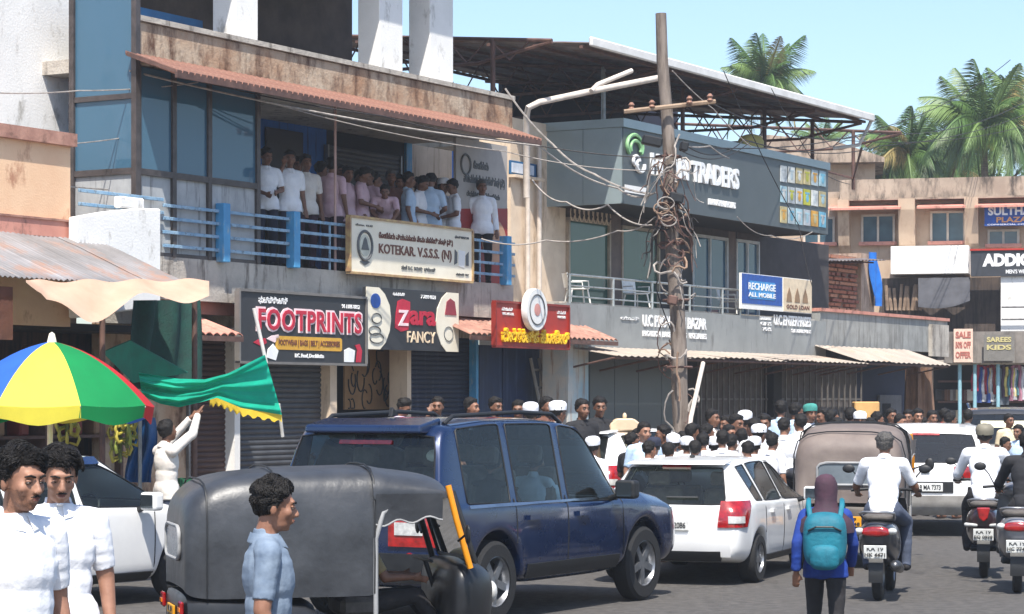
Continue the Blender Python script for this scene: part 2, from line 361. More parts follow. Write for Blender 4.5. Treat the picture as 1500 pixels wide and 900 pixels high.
    for sx in (-1,1): a = MB(); a.ell(hp((sx*.032,-.0815,.0095)), (.0155,.0115,.0068), 12, 8, R3); P.lids.append(a.mesh('lid'))
    for x in P.lids:
        for p in x.polygons: p.use_smooth = True
    P.eyes = []; P.pupils = []; P.brows = []
    def fp_(lst, mbs):
        if hi: lst += [q.mesh('f') for q in mbs]
        else:
            j = MB()
            for q in mbs: j.add(q.v, q.f)
            lst.append(j.mesh('f'))
    A_ = []; B_ = []; E_ = []
    for sx in (-1,1): a = MB(); A_.append(a); a.ell(hp((sx*.032,-.0825,.003)), (.0125,.010,.0046), 10, 8, R3)
    for sx in (-1,1): b = MB(); B_.append(b); b.ell(hp((sx*.032,-.0895,.003)), (.0062,.0035,.0046), 10, 6, R3)
    for sx in (-1,1): e = MB(); E_.append(e); e.cap(hp((sx*.014,-.098,.026)), hp((sx*.034,-.095,.032)), .0045,.0045,6); e.cap(hp((sx*.034,-.095,.032)), hp((sx*.052,-.081,.026)), .0045,.003,6)
    m = MB(); m.ell(hp((0,-.0985,-.057)), (.02,.005,.004), 10, 6, R3); m.ell(hp((0,-.0985,-.065)), (.017,.0055,.0045), 10, 6, R3)
    mu = MB()
    for sx in (-1,1): mu.cap(hp((sx*.003,-.1045,-.0475)), hp((sx*.024,-.0955,-.054)), .0045,.0025,6)
    fp_(P.eyes,A_); fp_(P.pupils,B_); fp_(P.brows,E_); P.lips, P.must = [x.mesh('f') for x in (m,mu)]
    for x in P.eyes+P.pupils+P.brows+[P.lips, P.must]:
        for p in x.polygons: p.use_smooth = True
    # collar: folded band round the neck, open in front
    c = MB(); nb = g['nek']+ax2*.01; r = rot2
    for sx in (-1,1):
        def cf(u, v, sx=sx):
            an = PI/2-(PI*.94)*u*1.0; rad = .066+.02*v+.012*u*v; return nb+r@V((sx*math.cos(an)*rad*1.02, math.sin(an)*rad+.0-.012*u, .03-.042*v-.03*u-.02*u*u*v))
        c.grid(cf, 10, 2, .004)
    P.collar = c.mesh('collar'); fixmesh(P.collar, 60)
    # skull cap
    k = MB(); k.lathe([(.097,-.012),(.102,.03),(.1,.06),(.086,.085),(.052,.1),(.001,.106)], 18, (0,0,0), H @ Matrix.Translation((0,.012,.045)) @ Matrix.Rotation(-.12,4,'X') @ Matrix.Diagonal((.98,1.14,1,1)))
    P.cap = k.mesh('cap'); fixmesh(P.cap, 50)
    # peaked cap
    k = MB(); mm = H @ Matrix.Translation((0,.012,.03)) @ Matrix.Rotation(-.1,4,'X') @ Matrix.Diagonal((.98,1.12,1,1))
    k.lathe([(.1,-.01),(.105,.035),(.1,.072),(.07,.102),(.001,.114)], 18, (0,0,0), mm)
    k.grid(lambda u,v: mm @ V(((.094-.02*v*v)*math.cos(PI+PI*u)*(1-.1*v), (.094+.075*v)*math.sin(PI+PI*u)-0*.0, .004-.012*v)), 12, 4, .004)
    P.peak = k.mesh('peak'); fixmesh(P.peak, 50)
    # head scarf
    k = MB(); k.lathe([(.27,-.36),(.265,-.3),(.25,-.25),(.19,-.2),(.115,-.14),(.1,-.08),(.104,.0),(.103,.06),(.085,.11),(.05,.138),(.001,.147)], 22, (0,0,0), H @ Matrix.Translation((0,.018,.0)) @ Matrix.Diagonal((.93,1.06,1,1)), -PI/2+.62, 3*PI/2-.62)
    P.scarf = k.mesh('scarf'); 
    for v in P.scarf.vertices: v.co += V((noise.noise(v.co*14), noise.noise(v.co*14+V((5,0,0))), 0))*.012
    fixmesh(P.scarf, 80)
    return P
_pr = {}
def proto(name, long=False, fat=1.0):
    k = (name,long,fat)
    if k not in _pr: _pr[k] = make_proto(POSES[name], long=long, fat=fat)
    return _pr[k]
def setm(o, m):
    if not o.data.materials: o.data.materials.append(m)
    o.material_slots[0].link = 'OBJECT'; o.material_slots[0].material = m
def person(P, label, loc, rz=0, sc=1, shirt=None, trous=None, head='hair', skin=1, group=None, must=False, capm=None, face=True, shoes=True, hairm=None):
    o = obj('person', P.body, None, None, loc, rz); o.scale = (sc,)*3; tag(o, label, 'person', group); setm(o, SKIN[skin])
    def ch(n, me, m):
        if me is None: return
        c = obj(n, me, None, o); setm(c, m); return c
    s = ch('shirt', P.shirt, shirt or WHITE); 
    if head != 'scarf':
        q = obj('collar', P.collar, None, s); setm(q, shirt or WHITE)
    ch('trousers', P.trous, trous or DARKT)
    if shoes: ch('shoes', P.shoes, DARKT)
    if head in ('hair','cap','peak') : ch('hair', P.hair, hairm or HAIRM)
    if head == 'cap': ch('skullcap', P.cap, capm or WHITE)
    if head == 'peak': ch('peaked_cap', P.peak, capm or GREYS)
    if head == 'scarf': ch('headscarf', P.scarf, capm or MAROON)
    if face:
        
        for a_,b_,c_ in zip(P.eyes,P.pupils,P.brows):
            n1 = len(P.eyes) == 1; e = ch('eyes' if n1 else 'eye', a_, EYEW); q = obj('pupils' if n1 else 'pupil', b_, None, e); setm(q, EYED); ch('eyebrows' if n1 else 'eyebrow', c_, HAIRM)
        if len(P.eyes) > 1:
            for x in P.lids: ch('eyelid', x, SKIN[skin])
        ch('lips', P.lips, LIP)
        if must: ch('moustache', P.must, HAIRM)
    return o
# ---------------- setting ----------------
def fpx(fr, px, y=0):
    k = (px-750)/3500; ex = (math.cos(fr.rz), math.sin(fr.rz)); ey = (-ex[1], ex[0])
    return (k*(fr.loc.y+y*ey[1])-fr.loc.x-y*ey[0])/(ex[0]-k*ex[1])
def fpz(fr, px, py, y=0):
    x = fpx(fr,px,y); w = fr.m @ V((x,y,0)); return 2+(585-py)/3500*w.y
ASPH = M('asphalt',(94,90,86),(70,67,64),9,.9,bump=.8,bs=120,grime=(58,55,53),gk=.22,gs=(1.1,.35,1))
PAVE = M('pavement_dust',(150,138,122),(116,106,94),2.5,.9,bump=.4,bs=30,grime=(90,82,74),gk=.3,gs=(1.5,1.5,1.5))
EARTH = M('earth',(120,98,74),(92,74,56),1,.95)
mb = MB(); mb.box(-400,400,-60,900,-.3,0); one('road','x','x',mb,ASPH,(0,0,0),WORLD); r = bpy.data.objects['road']; del r['label']; del r['category']; r['kind'] = 'structure'
mb = MB(); mb.box(-30,40,-2.6,12,.0,.13); p = one('pavement','x','x',mb,PAVE,(0,0,0),FAC,bev=.02); del p['label']; del p['category']; p['kind'] = 'structure'
mb = MB(); mb.box(-6,-1.5,2,13,0,.12); p = one('footpath','x','x',mb,PAVE,(0,0,0),WORLD,bev=.02); del p['label']; del p['category']; p['kind'] = 'structure'
mb = MB(); mb.box(-6.0,9,-.06,.06,.004,.008); 
def quad(mb, pts): return mb.add(pts, [tuple(range(len(pts)))])
# materials
INK = M('ink_black',(20,20,22),None,8,.5)
PEACH = M('plaster_peach',(232,196,160),(220,178,142),1.2,.85,bump=.2,bs=40,grime=(176,128,100),gk=.22,gs=(3,3,1.6)); PINKP = M('plaster_pink',(206,146,128),(190,128,112),1.5,.85,grime=(120,86,76),gk=.3,gs=(4,4,2)); TERRA = M('terracotta',(182,138,120),(146,104,90),4,.8,bump=.3,grime=(120,90,76),gk=.3,gs=(5,5,5))
WHITEW = M('whitewash',(238,236,232),(226,224,220),1.4,.9,bump=.2,bs=30,grime=(168,164,156),gk=.2,gs=(3,3,1.5)); CONC = M('concrete_stained',(192,184,172),(162,154,144),2,.9,bump=.5,bs=24,grime=(104,96,88),gk=.3,gs=(5,5,.9))
RUSTC = M('concrete_rust',(164,128,100),(188,170,148),1.3,.95,bump=.5,bs=20,grime=(92,64,48),gk=.5,gs=(3,3,1.2)); BLUEW = M('wall_blue',(44,112,196),(36,96,172),2,.7,grime=(22,52,96),gk=.3); BLUEPT = M('paint_sky_blue',(84,160,206),(66,138,186),3,.55,grime=(150,170,178),gk=.3,gs=(8,8,3)); RAILP = M('rail_paint',(158,184,200),(110,150,182),5,.5,grime=(90,100,108),gk=.35,gs=(14,14,14))
ALU = M('frame_bronze',(92,84,82),(70,64,62),6,.45,.4); PGLASS = GLASS('pane_sky_sheen_blue',(116,172,206),.6,.03,.5,.6); GGLASS = GLASS('pane_green',(120,176,158),.6,.05,.4,.6); PANELG = M('panel_grey',(178,180,180),(152,154,156),2.5,.7,grime=(110,110,110),gk=.28,gs=(7,7,.7)); DARKIN = M('interior_dark',(44,42,42),(30,28,28),2,.9)  # PGLASS: the reflected sky is put into its diffuse blue
BEIGEW = M('wall_beige',(198,180,160),(180,162,142),2,.85,grime=(140,122,104),gk=.3); SHUTB = M('shutter_brown',(84,62,58),(70,50,46),4,.6,.2); SHUTG = M('shutter_grey',(92,94,98),(76,78,82),4,.55,.3); SHUTN = M('shutter_navy',(36,46,70),(28,38,58),3,.6,.2,grime=(60,70,92),gk=.3); CREAMP = M('plaster_cream',(226,206,182),(208,186,162),2,.85,grime=(170,146,122),gk=.25,gs=(4,4,1))
METG = M('cladding_grey_green_lit',(164,178,180),(150,164,166),1.2,.42,.35); METD = M('cladding_dark',(94,100,102),(84,90,92),1.2,.45,.35); STEEL = M('steel_grey',(150,150,150),(120,120,120),6,.45,.6); RUSTS = M('steel_rust',(112,84,74),(84,62,56),6,.7,.2); SHEETU = M('tin_sheet',(140,132,128),(104,98,96),2.5,.6,.4,grime=(112,84,70),gk=.4,gs=(2,2,2)); WHITED = M('white_eave',(226,224,220),(206,204,200),3,.6); PIPEW = M('pipe_pvc',(216,204,192),(190,178,166),5,.5)  # METG: lighter than METD, sunlight on the side face put into the colour
TIN = M('tin_roof',(158,154,154),(134,130,128),1.6,.55,.35,grime=(168,128,106),gk=.38,gs=(1.2,1.2,1.2)); CANVW = CLOTHT('canvas_cream',(214,182,158),(196,164,140),.25,2); CANOPY = M('canopy_cream',(178,166,152),(158,146,134),1.4,.8,grime=(170,146,122),gk=.28,gs=(2,2,2))
MGREEN = M('net_green',(12,66,56),(8,46,40),5,.8,bump=.4,bs=40); BLACKB = M('board_black',(52,53,56),(44,45,48),3,.5); CREAMB = M('board_cream',(238,230,210),(228,218,196),2,.55); WHITEB = M('board_white',(236,234,230),(224,222,218),3,.5); REDB = M('board_red',(176,50,34),(160,42,30),3,.5); YELL = M('letter_yellow',(250,204,30),(240,188,24),8,.45); REDL = M('letter_red',(196,40,66),(176,30,54),8,.45); PINKL = M('letter_white_pink',(244,222,222),(236,206,208),8,.5); WHL = M('letter_white',(242,242,240),(228,228,228),8,.45); BRNL = M('letter_brown',(120,72,54),(100,58,44),8,.5); GRYL = M('letter_grey',(96,98,98),(80,82,84),8,.5); GOLD = M('board_gold',(218,168,62),(200,150,50),8,.5); BLUEL = M('letter_blue',(30,84,170),(22,66,140),8,.45)
# ---- left: white block, peach shop, tin awning, stall ----
def wallbox(name, label, cat, x0, x1, y0, y1, z0, z1, mat, **k):
    b = MB(); b.box(x0,x1,y0,y1,z0,z1); return one(name,label,cat,b,mat,((x0+x1)/2,y0,z0),**k)
t = T('white_building','tall white plastered building behind the peach shop','building',(ft(20,1.6),1.6,0))
b = MB(); b.box(ft(-200,1.6),ft(112,1.6),1.6,6,0,8.05); t.part('wall',b,WHITEW); b = MB(); b.box(ft(-200,1.6),ft(112,1.6)+.05,1.5,6.1,8.05,8.2); t.part('roof_slab',b,CONC)
xr = ft(103,-.1); xl = ft(-120,-.1); zt = fz(50,189,-.1)
t = T('peach_shop','peach plastered shop with terracotta coping on the left','building',(ft(40),0,0))
b = MB(); b.box(xl,xr,-.1,1.4,2.9,zt-.16); t.part('wall',b,PEACH); b = MB(); b.box(xl,xr+.04,-.18,1.45,zt-.16,zt); t.part('coping',b,TERRA)
b = MB(); b.box(xl,xr+.01,-.13,-.1,fz(60,346,-.1),fz(60,322,-.1)); t.part('painted_band',b,PINKP)
b = MB(); b.box(xl,xr+.03,-.15,-.1,fz(60,322,-.1),fz(60,319,-.1)); t.part('ledge',b,TERRA)
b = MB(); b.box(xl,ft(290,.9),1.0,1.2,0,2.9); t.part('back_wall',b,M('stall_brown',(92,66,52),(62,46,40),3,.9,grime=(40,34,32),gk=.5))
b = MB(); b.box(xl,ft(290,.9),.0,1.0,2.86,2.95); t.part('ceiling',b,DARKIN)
# tin awning over the stall, one corrugated sheet at a time
t = T('tin_awning','rusty corrugated tin awning below the peach wall','awning',(ft(60,-.5),-.5,2.9))
za, zb = fz(60,345,-.12), fz(120,411,-1.7)
xs = [ft(-130,-1.7)+i*.82 for i in range(40)]; xs = [x for x in xs if x < ft(285,-1.7)-.1]+[ft(285,-1.7)]
for i,(a,c) in enumerate(zip(xs,xs[1:])):
    b = MB(); dz = random.uniform(-.015,.015); nb = max(8,int((c-a)/.0765)*4)
    top_y = -.12 if a < ft(105) else -.12+.0
    b.grid(lambda u,v: (a-.03+(c-a+.06)*u, top_y+(-1.7-top_y+random.uniform(0,.0))*v, za+dz+(zb-za)*v+.012*math.cos(2*PI*(a+(c-a)*u)/.0765)+.02*noise.noise(V((a+u,v*2,1)))), nb, 4, .004); t.part('tin_sheet',b,TIN,smooth=80)
for q in (.35,.75): b = MB(); b.tube([(xs[0],-.12-1.58*q,za+(zb-za)*q-.05),(xs[-1],-.12-1.58*q,za+(zb-za)*q-.05)],.03,6); t.part('batten',b,RUSTS)
for px in (-40,150,285): b = MB(); b.tube([(ft(px,-1.55),-1.55,.13),(ft(px,-1.55),-1.55,zb)],.035,8); t.part('post',b,RUSTS,smooth=60)
b = MB()
def wcl(u,v):
    px = 38+268*u; top = 412-2*u; bot = 430+ (40*math.exp(-((u-.38)/.2)**2)) + 12*math.exp(-((u-.85)/.16)**2)-14*math.exp(-((u-.62)/.09)**2)
    if u < .1: bot = 414+u*160
    y = -1.75-.55*v+.06*math.sin(u*11); return (ft(px,y), y, fz(px, top+(bot-top)*v, y)+.02*math.sin(u*23+v*3))
b.grid(wcl,36,6,.008,(0,-.5,-.5)); one('cloth_awning','sagging cream cloth awning hanging below the tin roof','awning',b,CANVW,(ft(170,-1.9),-1.9,2.9),smooth=70)
b = MB(); b.grid(lambda u,v: (ft(196+92*u,-.9),-.9+.06*math.sin(u*17+v*2)+.1*v*math.sin(u*5),fz(196+92*u,440+130*v,-.9)),40,8,.006,(0,1,0)); one('green_net','dark green net curtain hanging at the right end of the stall','curtain',b,MGREEN,(ft(240,-.9),-.9,1.9),smooth=70)
b = MB()
b.add([V((ft(px,-1.2),-1.2+.06*i,fz(px,py,-1.2))) for i,(px,py) in enumerate(((150,515),(196,498),(286,545),(212,560)))]+[V((ft(px,-1.3),-1.3+.06*i,fz(px,py,-1.3)-.012)) for i,(px,py) in enumerate(((150,515),(196,498),(286,545),(212,560)))],[(0,1,2,3),(7,6,5,4),(0,4,5,1),(1,5,6,2),(2,6,7,3),(3,7,4,0)]); one('green_tarp','small flat green tarpaulin behind the rainbow umbrella','tarpaulin',b,M('tarp_green',(0,122,96),(0,100,80),4,.7),(ft(200,-1.2),-1.2,2.2))
# stall fittings
t = T('stall_rack','wooden rack of goods inside the dark stall','rack',(ft(90,.6),.6,.13))
for z in (.9,1.5,2.1): b = MB(); b.box(ft(-60,.6),ft(175,.6),.5,.9,z,z+.04); t.part('shelf',b,RUSTS)
for px in (-40,60,170): b = MB(); b.box(ft(px,.6)-.03,ft(px,.6)+.03,.5,.9,.13,2.7); t.part('upright',b,RUSTS)
gl = ['brown sack on the stall rack','grey tin on the stall rack','red packet on the stall rack','ochre carton on the stall rack']
for i in range(10):
    px = -10+i*19; z = (1.54,2.14)[i%2]; w = random.uniform(.08,.16); h = random.uniform(.18,.36); x = ft(px,.65); b = MB(); b.box(x-w,x+w,.55,.8,z,z+h)
    one(('sack','tin','packet','carton')[i%4],'%s, %s one from the left' % (gl[i%4],('first','second','third','fourth','fifth','sixth','seventh','eighth','ninth','tenth')[i]),('sack','tin','packet','carton')[i%4],b,(M('g_sack',(150,116,84)),M('g_tin',(120,118,116),None,5,.4,.5),M('g_red',(130,50,40)),M('g_carton',(176,130,80)))[i%4],(x,.55,z),bev=.02,group='goods on the stall rack')
b = MB(); a = fz(6,500,-1.6); x = ft(6,-1.6); b.box(x-.12,x+.12,-1.62,-1.6,fz(6,498,-1.6),fz(6,420,-1.6)); one('rate_board','small brown price board at the left edge under the tin awning','board',b,BROWNC,(x,-1.6,2.4))
# ---- main two storey building ----
X0, X1 = ft(200), ft(752); XG = ft(380)
FL = 3.88; ZA = fz(525,154,-.78); ZP = 6.92
B = T('shop_building','weathered two storey shop building with a blue railed balcony','building',((X0+X1)/2,0,0))
b = MB(); b.box(X0,X1,0,.16,3.32,FL); B.part('balcony_fascia',b,CONC); b = MB(); b.box(X0+.05,X1,.16,6,3.5,FL-.01); B.part('floor_slab',b,CONC)
b = MB(); b.box(X0,X1+.02,.02,.2,ZA+.16,ZP); B.part('parapet',b,RUSTC,bev=.02); b = MB(); b.box(X0,X1,.2,6,ZA+.12,ZA+.3); B.part('roof_slab',b,CONC)
b = MB(); b.box(X0,X1+.03,-.02,.24,ZP,ZP+.07); B.part('parapet_coping',b,CONC)
# balcony back wall in its painted pieces
y = 2.0; zt = ZA+.12
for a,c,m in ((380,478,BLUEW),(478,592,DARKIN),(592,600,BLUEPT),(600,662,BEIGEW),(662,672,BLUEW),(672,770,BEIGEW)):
    xa, xc = ft(a,y), ft(c,y); b = MB(); b.box(xa,xc,y-(.05 if m is BLUEPT else 0),y+.2,FL,zt); B.part('back_wall',b,m)
b = MB(); xa, xc = ft(386,y), ft(440,y); b.box(xa,xc,y-.06,y-.02,FL,fz(410,190,y)); d = B.part('door',b,M('door_dark',(50,44,52),(40,36,42),4,.5),bev=.01); b = MB(); b.cap((xa+.12,y-.1,FL+1.0),(xa+.12,y-.1,FL+1.15),.015,.015); B.part('handle',b,STEEL,d)
for i in range(34):      # rolled shutter slats behind the men
    pass
def shutter(th, x0, x1, y, z0, z1, mat, pitch=.075, label=None):
    b = MB(); n = int((z1-z0)/pitch)
    pr = []
    for i in range(n):
        z = z0+(z1-z0)*i/n; h = (z1-z0)/n; pr += [(y,z),(y-.018,z+h*.25),(y-.022,z+h*.5),(y-.016,z+h*.78),(y,z+h*.97)]
    pr.append((y,z1)); b.add([(x0,p,q) for p,q in pr]+[(x1,p,q) for p,q in pr],[(i,i+1,i+1+len(pr),i+len(pr)) for i in range(len(pr)-1)])
    o = th.part('shutter',b,mat,label=label)
    b = MB(); b.box(x0-.04,x0,y-.05,y+.03,z0,z1); th.part('guide_rail',b,STEEL,o); b = MB(); b.box(x1,x1+.04,y-.05,y+.03,z0,z1); th.part('guide_rail',b,STEEL,o); b = MB(); b.box(x0,x1,y-.035,y+.02,z0,z0+.08); th.part('bottom_bar',b,STEEL,o)
    return o
shutter(B,ft(480,1.9)+.05,ft(590,1.9)-.05,1.95,FL+1.5,zt-.25,SHUTG)
# glass room at the left end
zs0, zs1 = fz(290,262,0), ZA+.16
pxs = [203,255,307,378]
for a,c in zip(pxs,pxs[1:]):
    xa, xc = ft(a), ft(c); b = MB(); b.box(xa+.03,xc-.03,.02,.03,zs0+.04,zs1-.02); g = B.part('glass_pane',b,PGLASS)
    b = MB(); b.box(xa+.03,xc-.03,.03,.05,FL+.02,zs0-.04); B.part('sill_panel',b,PANELG)
for px in pxs: b = MB(); x = ft(px); b.box(x-.04,x+.04,-.02,.08,FL,zs1); B.part('mullion',b,ALU,bev=.006)
b = MB(); b.box(X0,XG,-.015,.07,zs0-.04,zs0+.04); B.part('transom',b,ALU)
b = MB(); b.box(X0,XG,.0,.06,FL,FL+.05); B.part('bottom_track',b,ALU)
xw = X0-.02; yb = 1.05     # the side pane faces the camera
b = MB(); b.box(xw,xw+.012,.05,yb,zs0+.04,zs1+1.2); B.part('glass_pane',b,PGLASS); b = MB(); b.box(xw,xw+.03,.05,yb,FL-.2,zs0-.04); B.part('sill_panel',b,PANELG)
for yy in (.0,yb): b = MB(); b.box(xw-.04,xw+.05,yy-.04,yy+.04,FL-.2,zs1+1.2); B.part('mullion',b,ALU)
b = MB(); b.box(xw-.03,xw+.05,0,yb,zs0-.04,zs0+.04); B.part('transom',b,ALU); b = MB(); b.box(xw-.03,xw+.05,0,yb,zs1-.45,zs1-.38); B.part('transom',b,ALU)
b = MB(); b.box(X0+.05,XG,.99,1.04,FL,zs1+1); B.part('glass_room_back',b,M('room_blue',(52,112,160),(38,84,124),1.2,.8)); b = MB(); b.box(XG-.02,XG+.06,.1,2.0,FL,zt); B.part('partition',b,ALU)
b = MB(); b.box(X0+.02,XG,.1,.98,FL,FL+.03); B.part('room_floor',b,CONC)
# upper floor: pillars and dark depth
for a,c in ((345,378),(556,590),(630,664)): b = MB(); b.box(ft(a,.3),ft(c,.3),.3,.7,ZP-.1,9.4); B.part('pillar',b,WHITEW,bev=.01)
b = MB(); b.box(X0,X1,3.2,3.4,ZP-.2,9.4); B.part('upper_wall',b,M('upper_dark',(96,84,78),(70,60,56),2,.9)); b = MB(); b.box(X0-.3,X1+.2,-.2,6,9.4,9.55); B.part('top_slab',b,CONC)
# railing
for px in (327,430,741): b = MB(); x = ft(px,-.06); b.box(x-.075,x+.075,-.13,.02,FL-.02,4.66); B.part('rail_post',b,BLUEPT,bev=.008)
for z in (4.55,4.38,4.2,4.02): b = MB(); b.box(ft(236),X1-.02,-.05,-.02,z-.022,z+.022); B.part('rail',b,RAILP,bev=.004)
for z in (4.62,4.45): b = MB(); b.box(ft(112),ft(236),-.05,-.02,z-.022,z+.022); B.part('rail',b,RAILP,bev=.004)
for px in (480,560,640,700): b = MB(); x = ft(px); b.box(x-.012,x+.012,-.045,-.025,FL,4.55); B.part('baluster',b,RAILP)
b = MB(); b.tube([(ft(491,.05),.05,FL),(ft(491,.05),.05,ZA+.1)],.02,8); B.part('thin_post',b,M('post_pink',(196,160,150),None,6,.6),smooth=60)
b = MB(); x0,x1 = ft(112,-.3),ft(236,-.3); b.prism([(x0,3.0),(x1,3.2),(x1,fz(236,306,-.3)),(x1-.5,fz(200,305,-.3)),(x0+.55,fz(150,310,-.3)),(x0,fz(112,318,-.3))],-.3,-.16); B.part('broken_wall',b,WHITEW,bev=.02)
b = MB(); b.box(ft(178,-.3),ft(214,-.3),-.28,-.16,fz(195,306,-.3),fz(195,289,-.3)); B.part('loose_block',b,WHITEW,bev=.02)
# tile awning
n = 74; xa, xb = ft(258,-.78), ft(792,-.78)
b = MB(); b.prism([(-.78,ZA-.03),(-.78,ZA+.01),(.02,ZA+.3),(.02,ZA+.24)],xa,xb,'x'); aw = B.part('awning_board',b,RUSTS)
b = MB(); b.box(xa,xb,-.8,-.76,ZA-.09,ZA-.02); B.part('fascia_board',b,RUSTS)
tm = MB(); sl = math.hypot(.8,.29)
tm.lathe([(.075,0),(.068,sl/2+.05)],8,(0,0,0),None,0,PI); tmesh = tm.mesh('tile'); fixmesh(tmesh,60); ang = math.atan2(.29,.8)
for i in range(n):
    for r in (0,1):
        x = xa+(xb-xa)*(i+.5)/n; q = B.put('roof_tile',tmesh,TERRA,(x,-.8+.4*r,ZA+.0+.145*r+.012),aw); q.rotation_euler = (-PI/2+ang,random.uniform(-.03,.03),0); q.rotation_euler[0] = -(PI/2-ang)
        q.scale = ((xb-xa)/n/.15,1,1)
# ground floor
G = FL-.6
for a,c,m in ((275,336,SHUTB),(345,476,SHUTG),(596,690,SHUTN)): shutter(B,ft(a,.6),ft(c,.6),.6,.14,3.0,m)
b = MB(); b.box(X0,X1,.55,.75,3.0,3.33); B.part('lintel',b,CONC)
for a,c,m in ((337,345,WHITEW),(477,487,CREAMP),(590,596,CREAMP)): b = MB(); b.box(ft(a,.5),ft(c,.5),.42,.75,.13,3.0); B.part('pillar',b,m)
b = MB(); b.box(X0,ft(275,.6),.6,.75,.13,3.0); B.part('ground_wall',b,RUSTC)
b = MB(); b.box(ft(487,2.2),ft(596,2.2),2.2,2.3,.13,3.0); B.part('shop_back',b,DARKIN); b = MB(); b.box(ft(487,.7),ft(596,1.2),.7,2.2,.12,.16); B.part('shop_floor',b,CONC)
b = MB(); xa = ft(693,.5); b.box(xa-.04,xa+.04,.42,.55,.13,3.0); B.part('blue_post',b,BLUEPT)
for a,c in ((700,735),(735,790),(806,832)): b = MB(); b.box(ft(a,.6)+.02,ft(c,.6)-.02,.58,.64,.13,2.9); d = B.part('door_leaf',b,M('door_navy',(30,50,88),(22,38,68),3,.5,grime=(58,76,108),gk=.3),bev=.008); b = MB(); b.box(ft(c,.6)-.1,ft(c,.6)-.07,.55,.58,1.0,1.15); B.part('handle',b,STEEL,d)
# graffiti poster in the open shop
t = T('brown_poster','brown poster with black sketched drawings in the open shop','poster',(ft(550,1.0),1.0,1.2))
xa, xc = ft(505,1.0), ft(592,1.0); z0, z1 = fz(550,600,1.0), fz(550,512,1.0); b = MB(); b.box(xa,xc,1.0,1.03,z0,z1); t.part('panel',b,M('kraft',(150,118,84),(128,98,68),2,.8))
for i in range(26):
    cx = xa+(xc-xa)*random.random(); cz = z0+(z1-z0)*random.random(); r = random.uniform(.06,.2); a0 = random.random()*6; b = MB(); pts = []
    for j in range(9): a = a0+j*.5; pts.append((min(max(cx+r*math.cos(a)*.6,xa+.02),xc-.02),.993,min(max(cz+r*math.sin(a)*(1+.2*j*.2),z0+.02),z1-.02)))
    b.tube(pts,.011,5); t.part('sketch_line',b,INK)
# lean-to tile roofs
def lean(name,label,pa,pb,ya,yb,za,zb,mat):
    t = T(name,label,'awning',((pa+pb)/2,yb,zb)); n = int((pb-pa)/.16)
    for i in range(n):
        x0 = pa+(pb-pa)*i/n; x1 = pa+(pb-pa)*(i+1)/n; b = MB(); j = random.uniform(-.01,.01)
        b.grid(lambda u,v: (x0+(x1-x0)*u, ya+(yb-ya)*v, za+(zb-za)*v+.035*abs(math.sin(PI*u))+j),6,3,.012); t.part('tile_row',b,mat,smooth=60)
    b = MB(); b.box(pa,pb,yb-.01,yb+.03,zb-.09,zb-.02); t.part('fascia_board',b,RUSTS); return t
lean('tile_lean_to','pink tile lean-to roof behind the red sign',ft(690,-.55),ft(905,-.55),.5,-.55,fz(790,494,-.55)+.42,fz(790,494,-.55),TERRA)
lean('tile_lean_to','short pink tile lean-to left of the black shoe shop board',ft(290,-.5),ft(356,-.5),.5,-.5,fz(320,490,-.5)+.34,fz(320,490,-.5),PINKP)
b = MB(); b.box(ft(292,.2),ft(350,.2),.2,.24,fz(320,462,.2),fz(320,438,.2)); one('orange_panel','faded orange panel above the short lean-to roof','panel',b,PINKP,(ft(320,.2),.2,3))
# ---- signs ----
def board(label, x0, x1, y, z0, z1, mat, frame=None, th=.06, name='signboard'):
    t = T(name,label,'sign',((x0+x1)/2,y,z0)); b = MB(); b.box(x0,x1,y,y+th,z0,z1); t.part('panel',b,mat)
    if frame:
        for q in ((x0-.02,x1+.02,z1,z1+.035),(x0-.02,x1+.02,z0-.035,z0),(x0-.035,x0,z0,z1),(x1,x1+.035,z0,z1)): b = MB(); b.box(q[0],q[1],y-.025,y+th,q[2],q[3]); t.part('frame_rail',b,frame)
    t.x0,t.x1,t.z0,t.z1,t.y = x0,x1,z0,z1,y; return t
def let(t, s, u0, u1, v0, v1, mat, bold=0, dep=.012, sp=1.0, shear=0, dy=0):
    w = t.x1-t.x0; h = t.z1-t.z0; b = MB(); text(b,s,t.x0+w*u0,t.x0+w*u1,t.z0+h*v0,t.z0+h*v1,t.y-dy,dep,bold,0,sp,shear); return t.part('lettering',b,mat)
def disc(t, u, v, ru, rv, mat, dep=.01, dy=0, name='emblem', n=24, ring=0, parent=None):
    w = t.x1-t.x0; h = t.z1-t.z0; b = MB(); P = [(t.x0+w*(u+ru*math.cos(2*PI*i/n)), t.z0+h*(v+rv*math.sin(2*PI*i/n))) for i in range(n)]
    if ring: b.tube([(p[0],t.y-dy-.008,p[1]) for p in P+P[:1]],ring,6)
    else: b.prism(P,t.y-dy-dep,t.y-dy+.001,'y')
    return t.part(name,b,mat,parent)
def poly(t, pts, mat, dep=.008, dy=0, name='print'):
    w = t.x1-t.x0; h = t.z1-t.z0; b = MB(); b.prism([(t.x0+w*u,t.z0+h*v) for u,v in pts],t.y-dy-dep,t.y-dy+.001,'y'); return t.part(name,b,mat)
s = board('cream KOTEKAR V.S.S.S. (N) board hung on the balcony railing',ft(513,-.17),ft(691,-.17),-.17,3.87,4.66,CREAMB,M('frame_tan',(196,170,116),(150,112,84),6,.5))
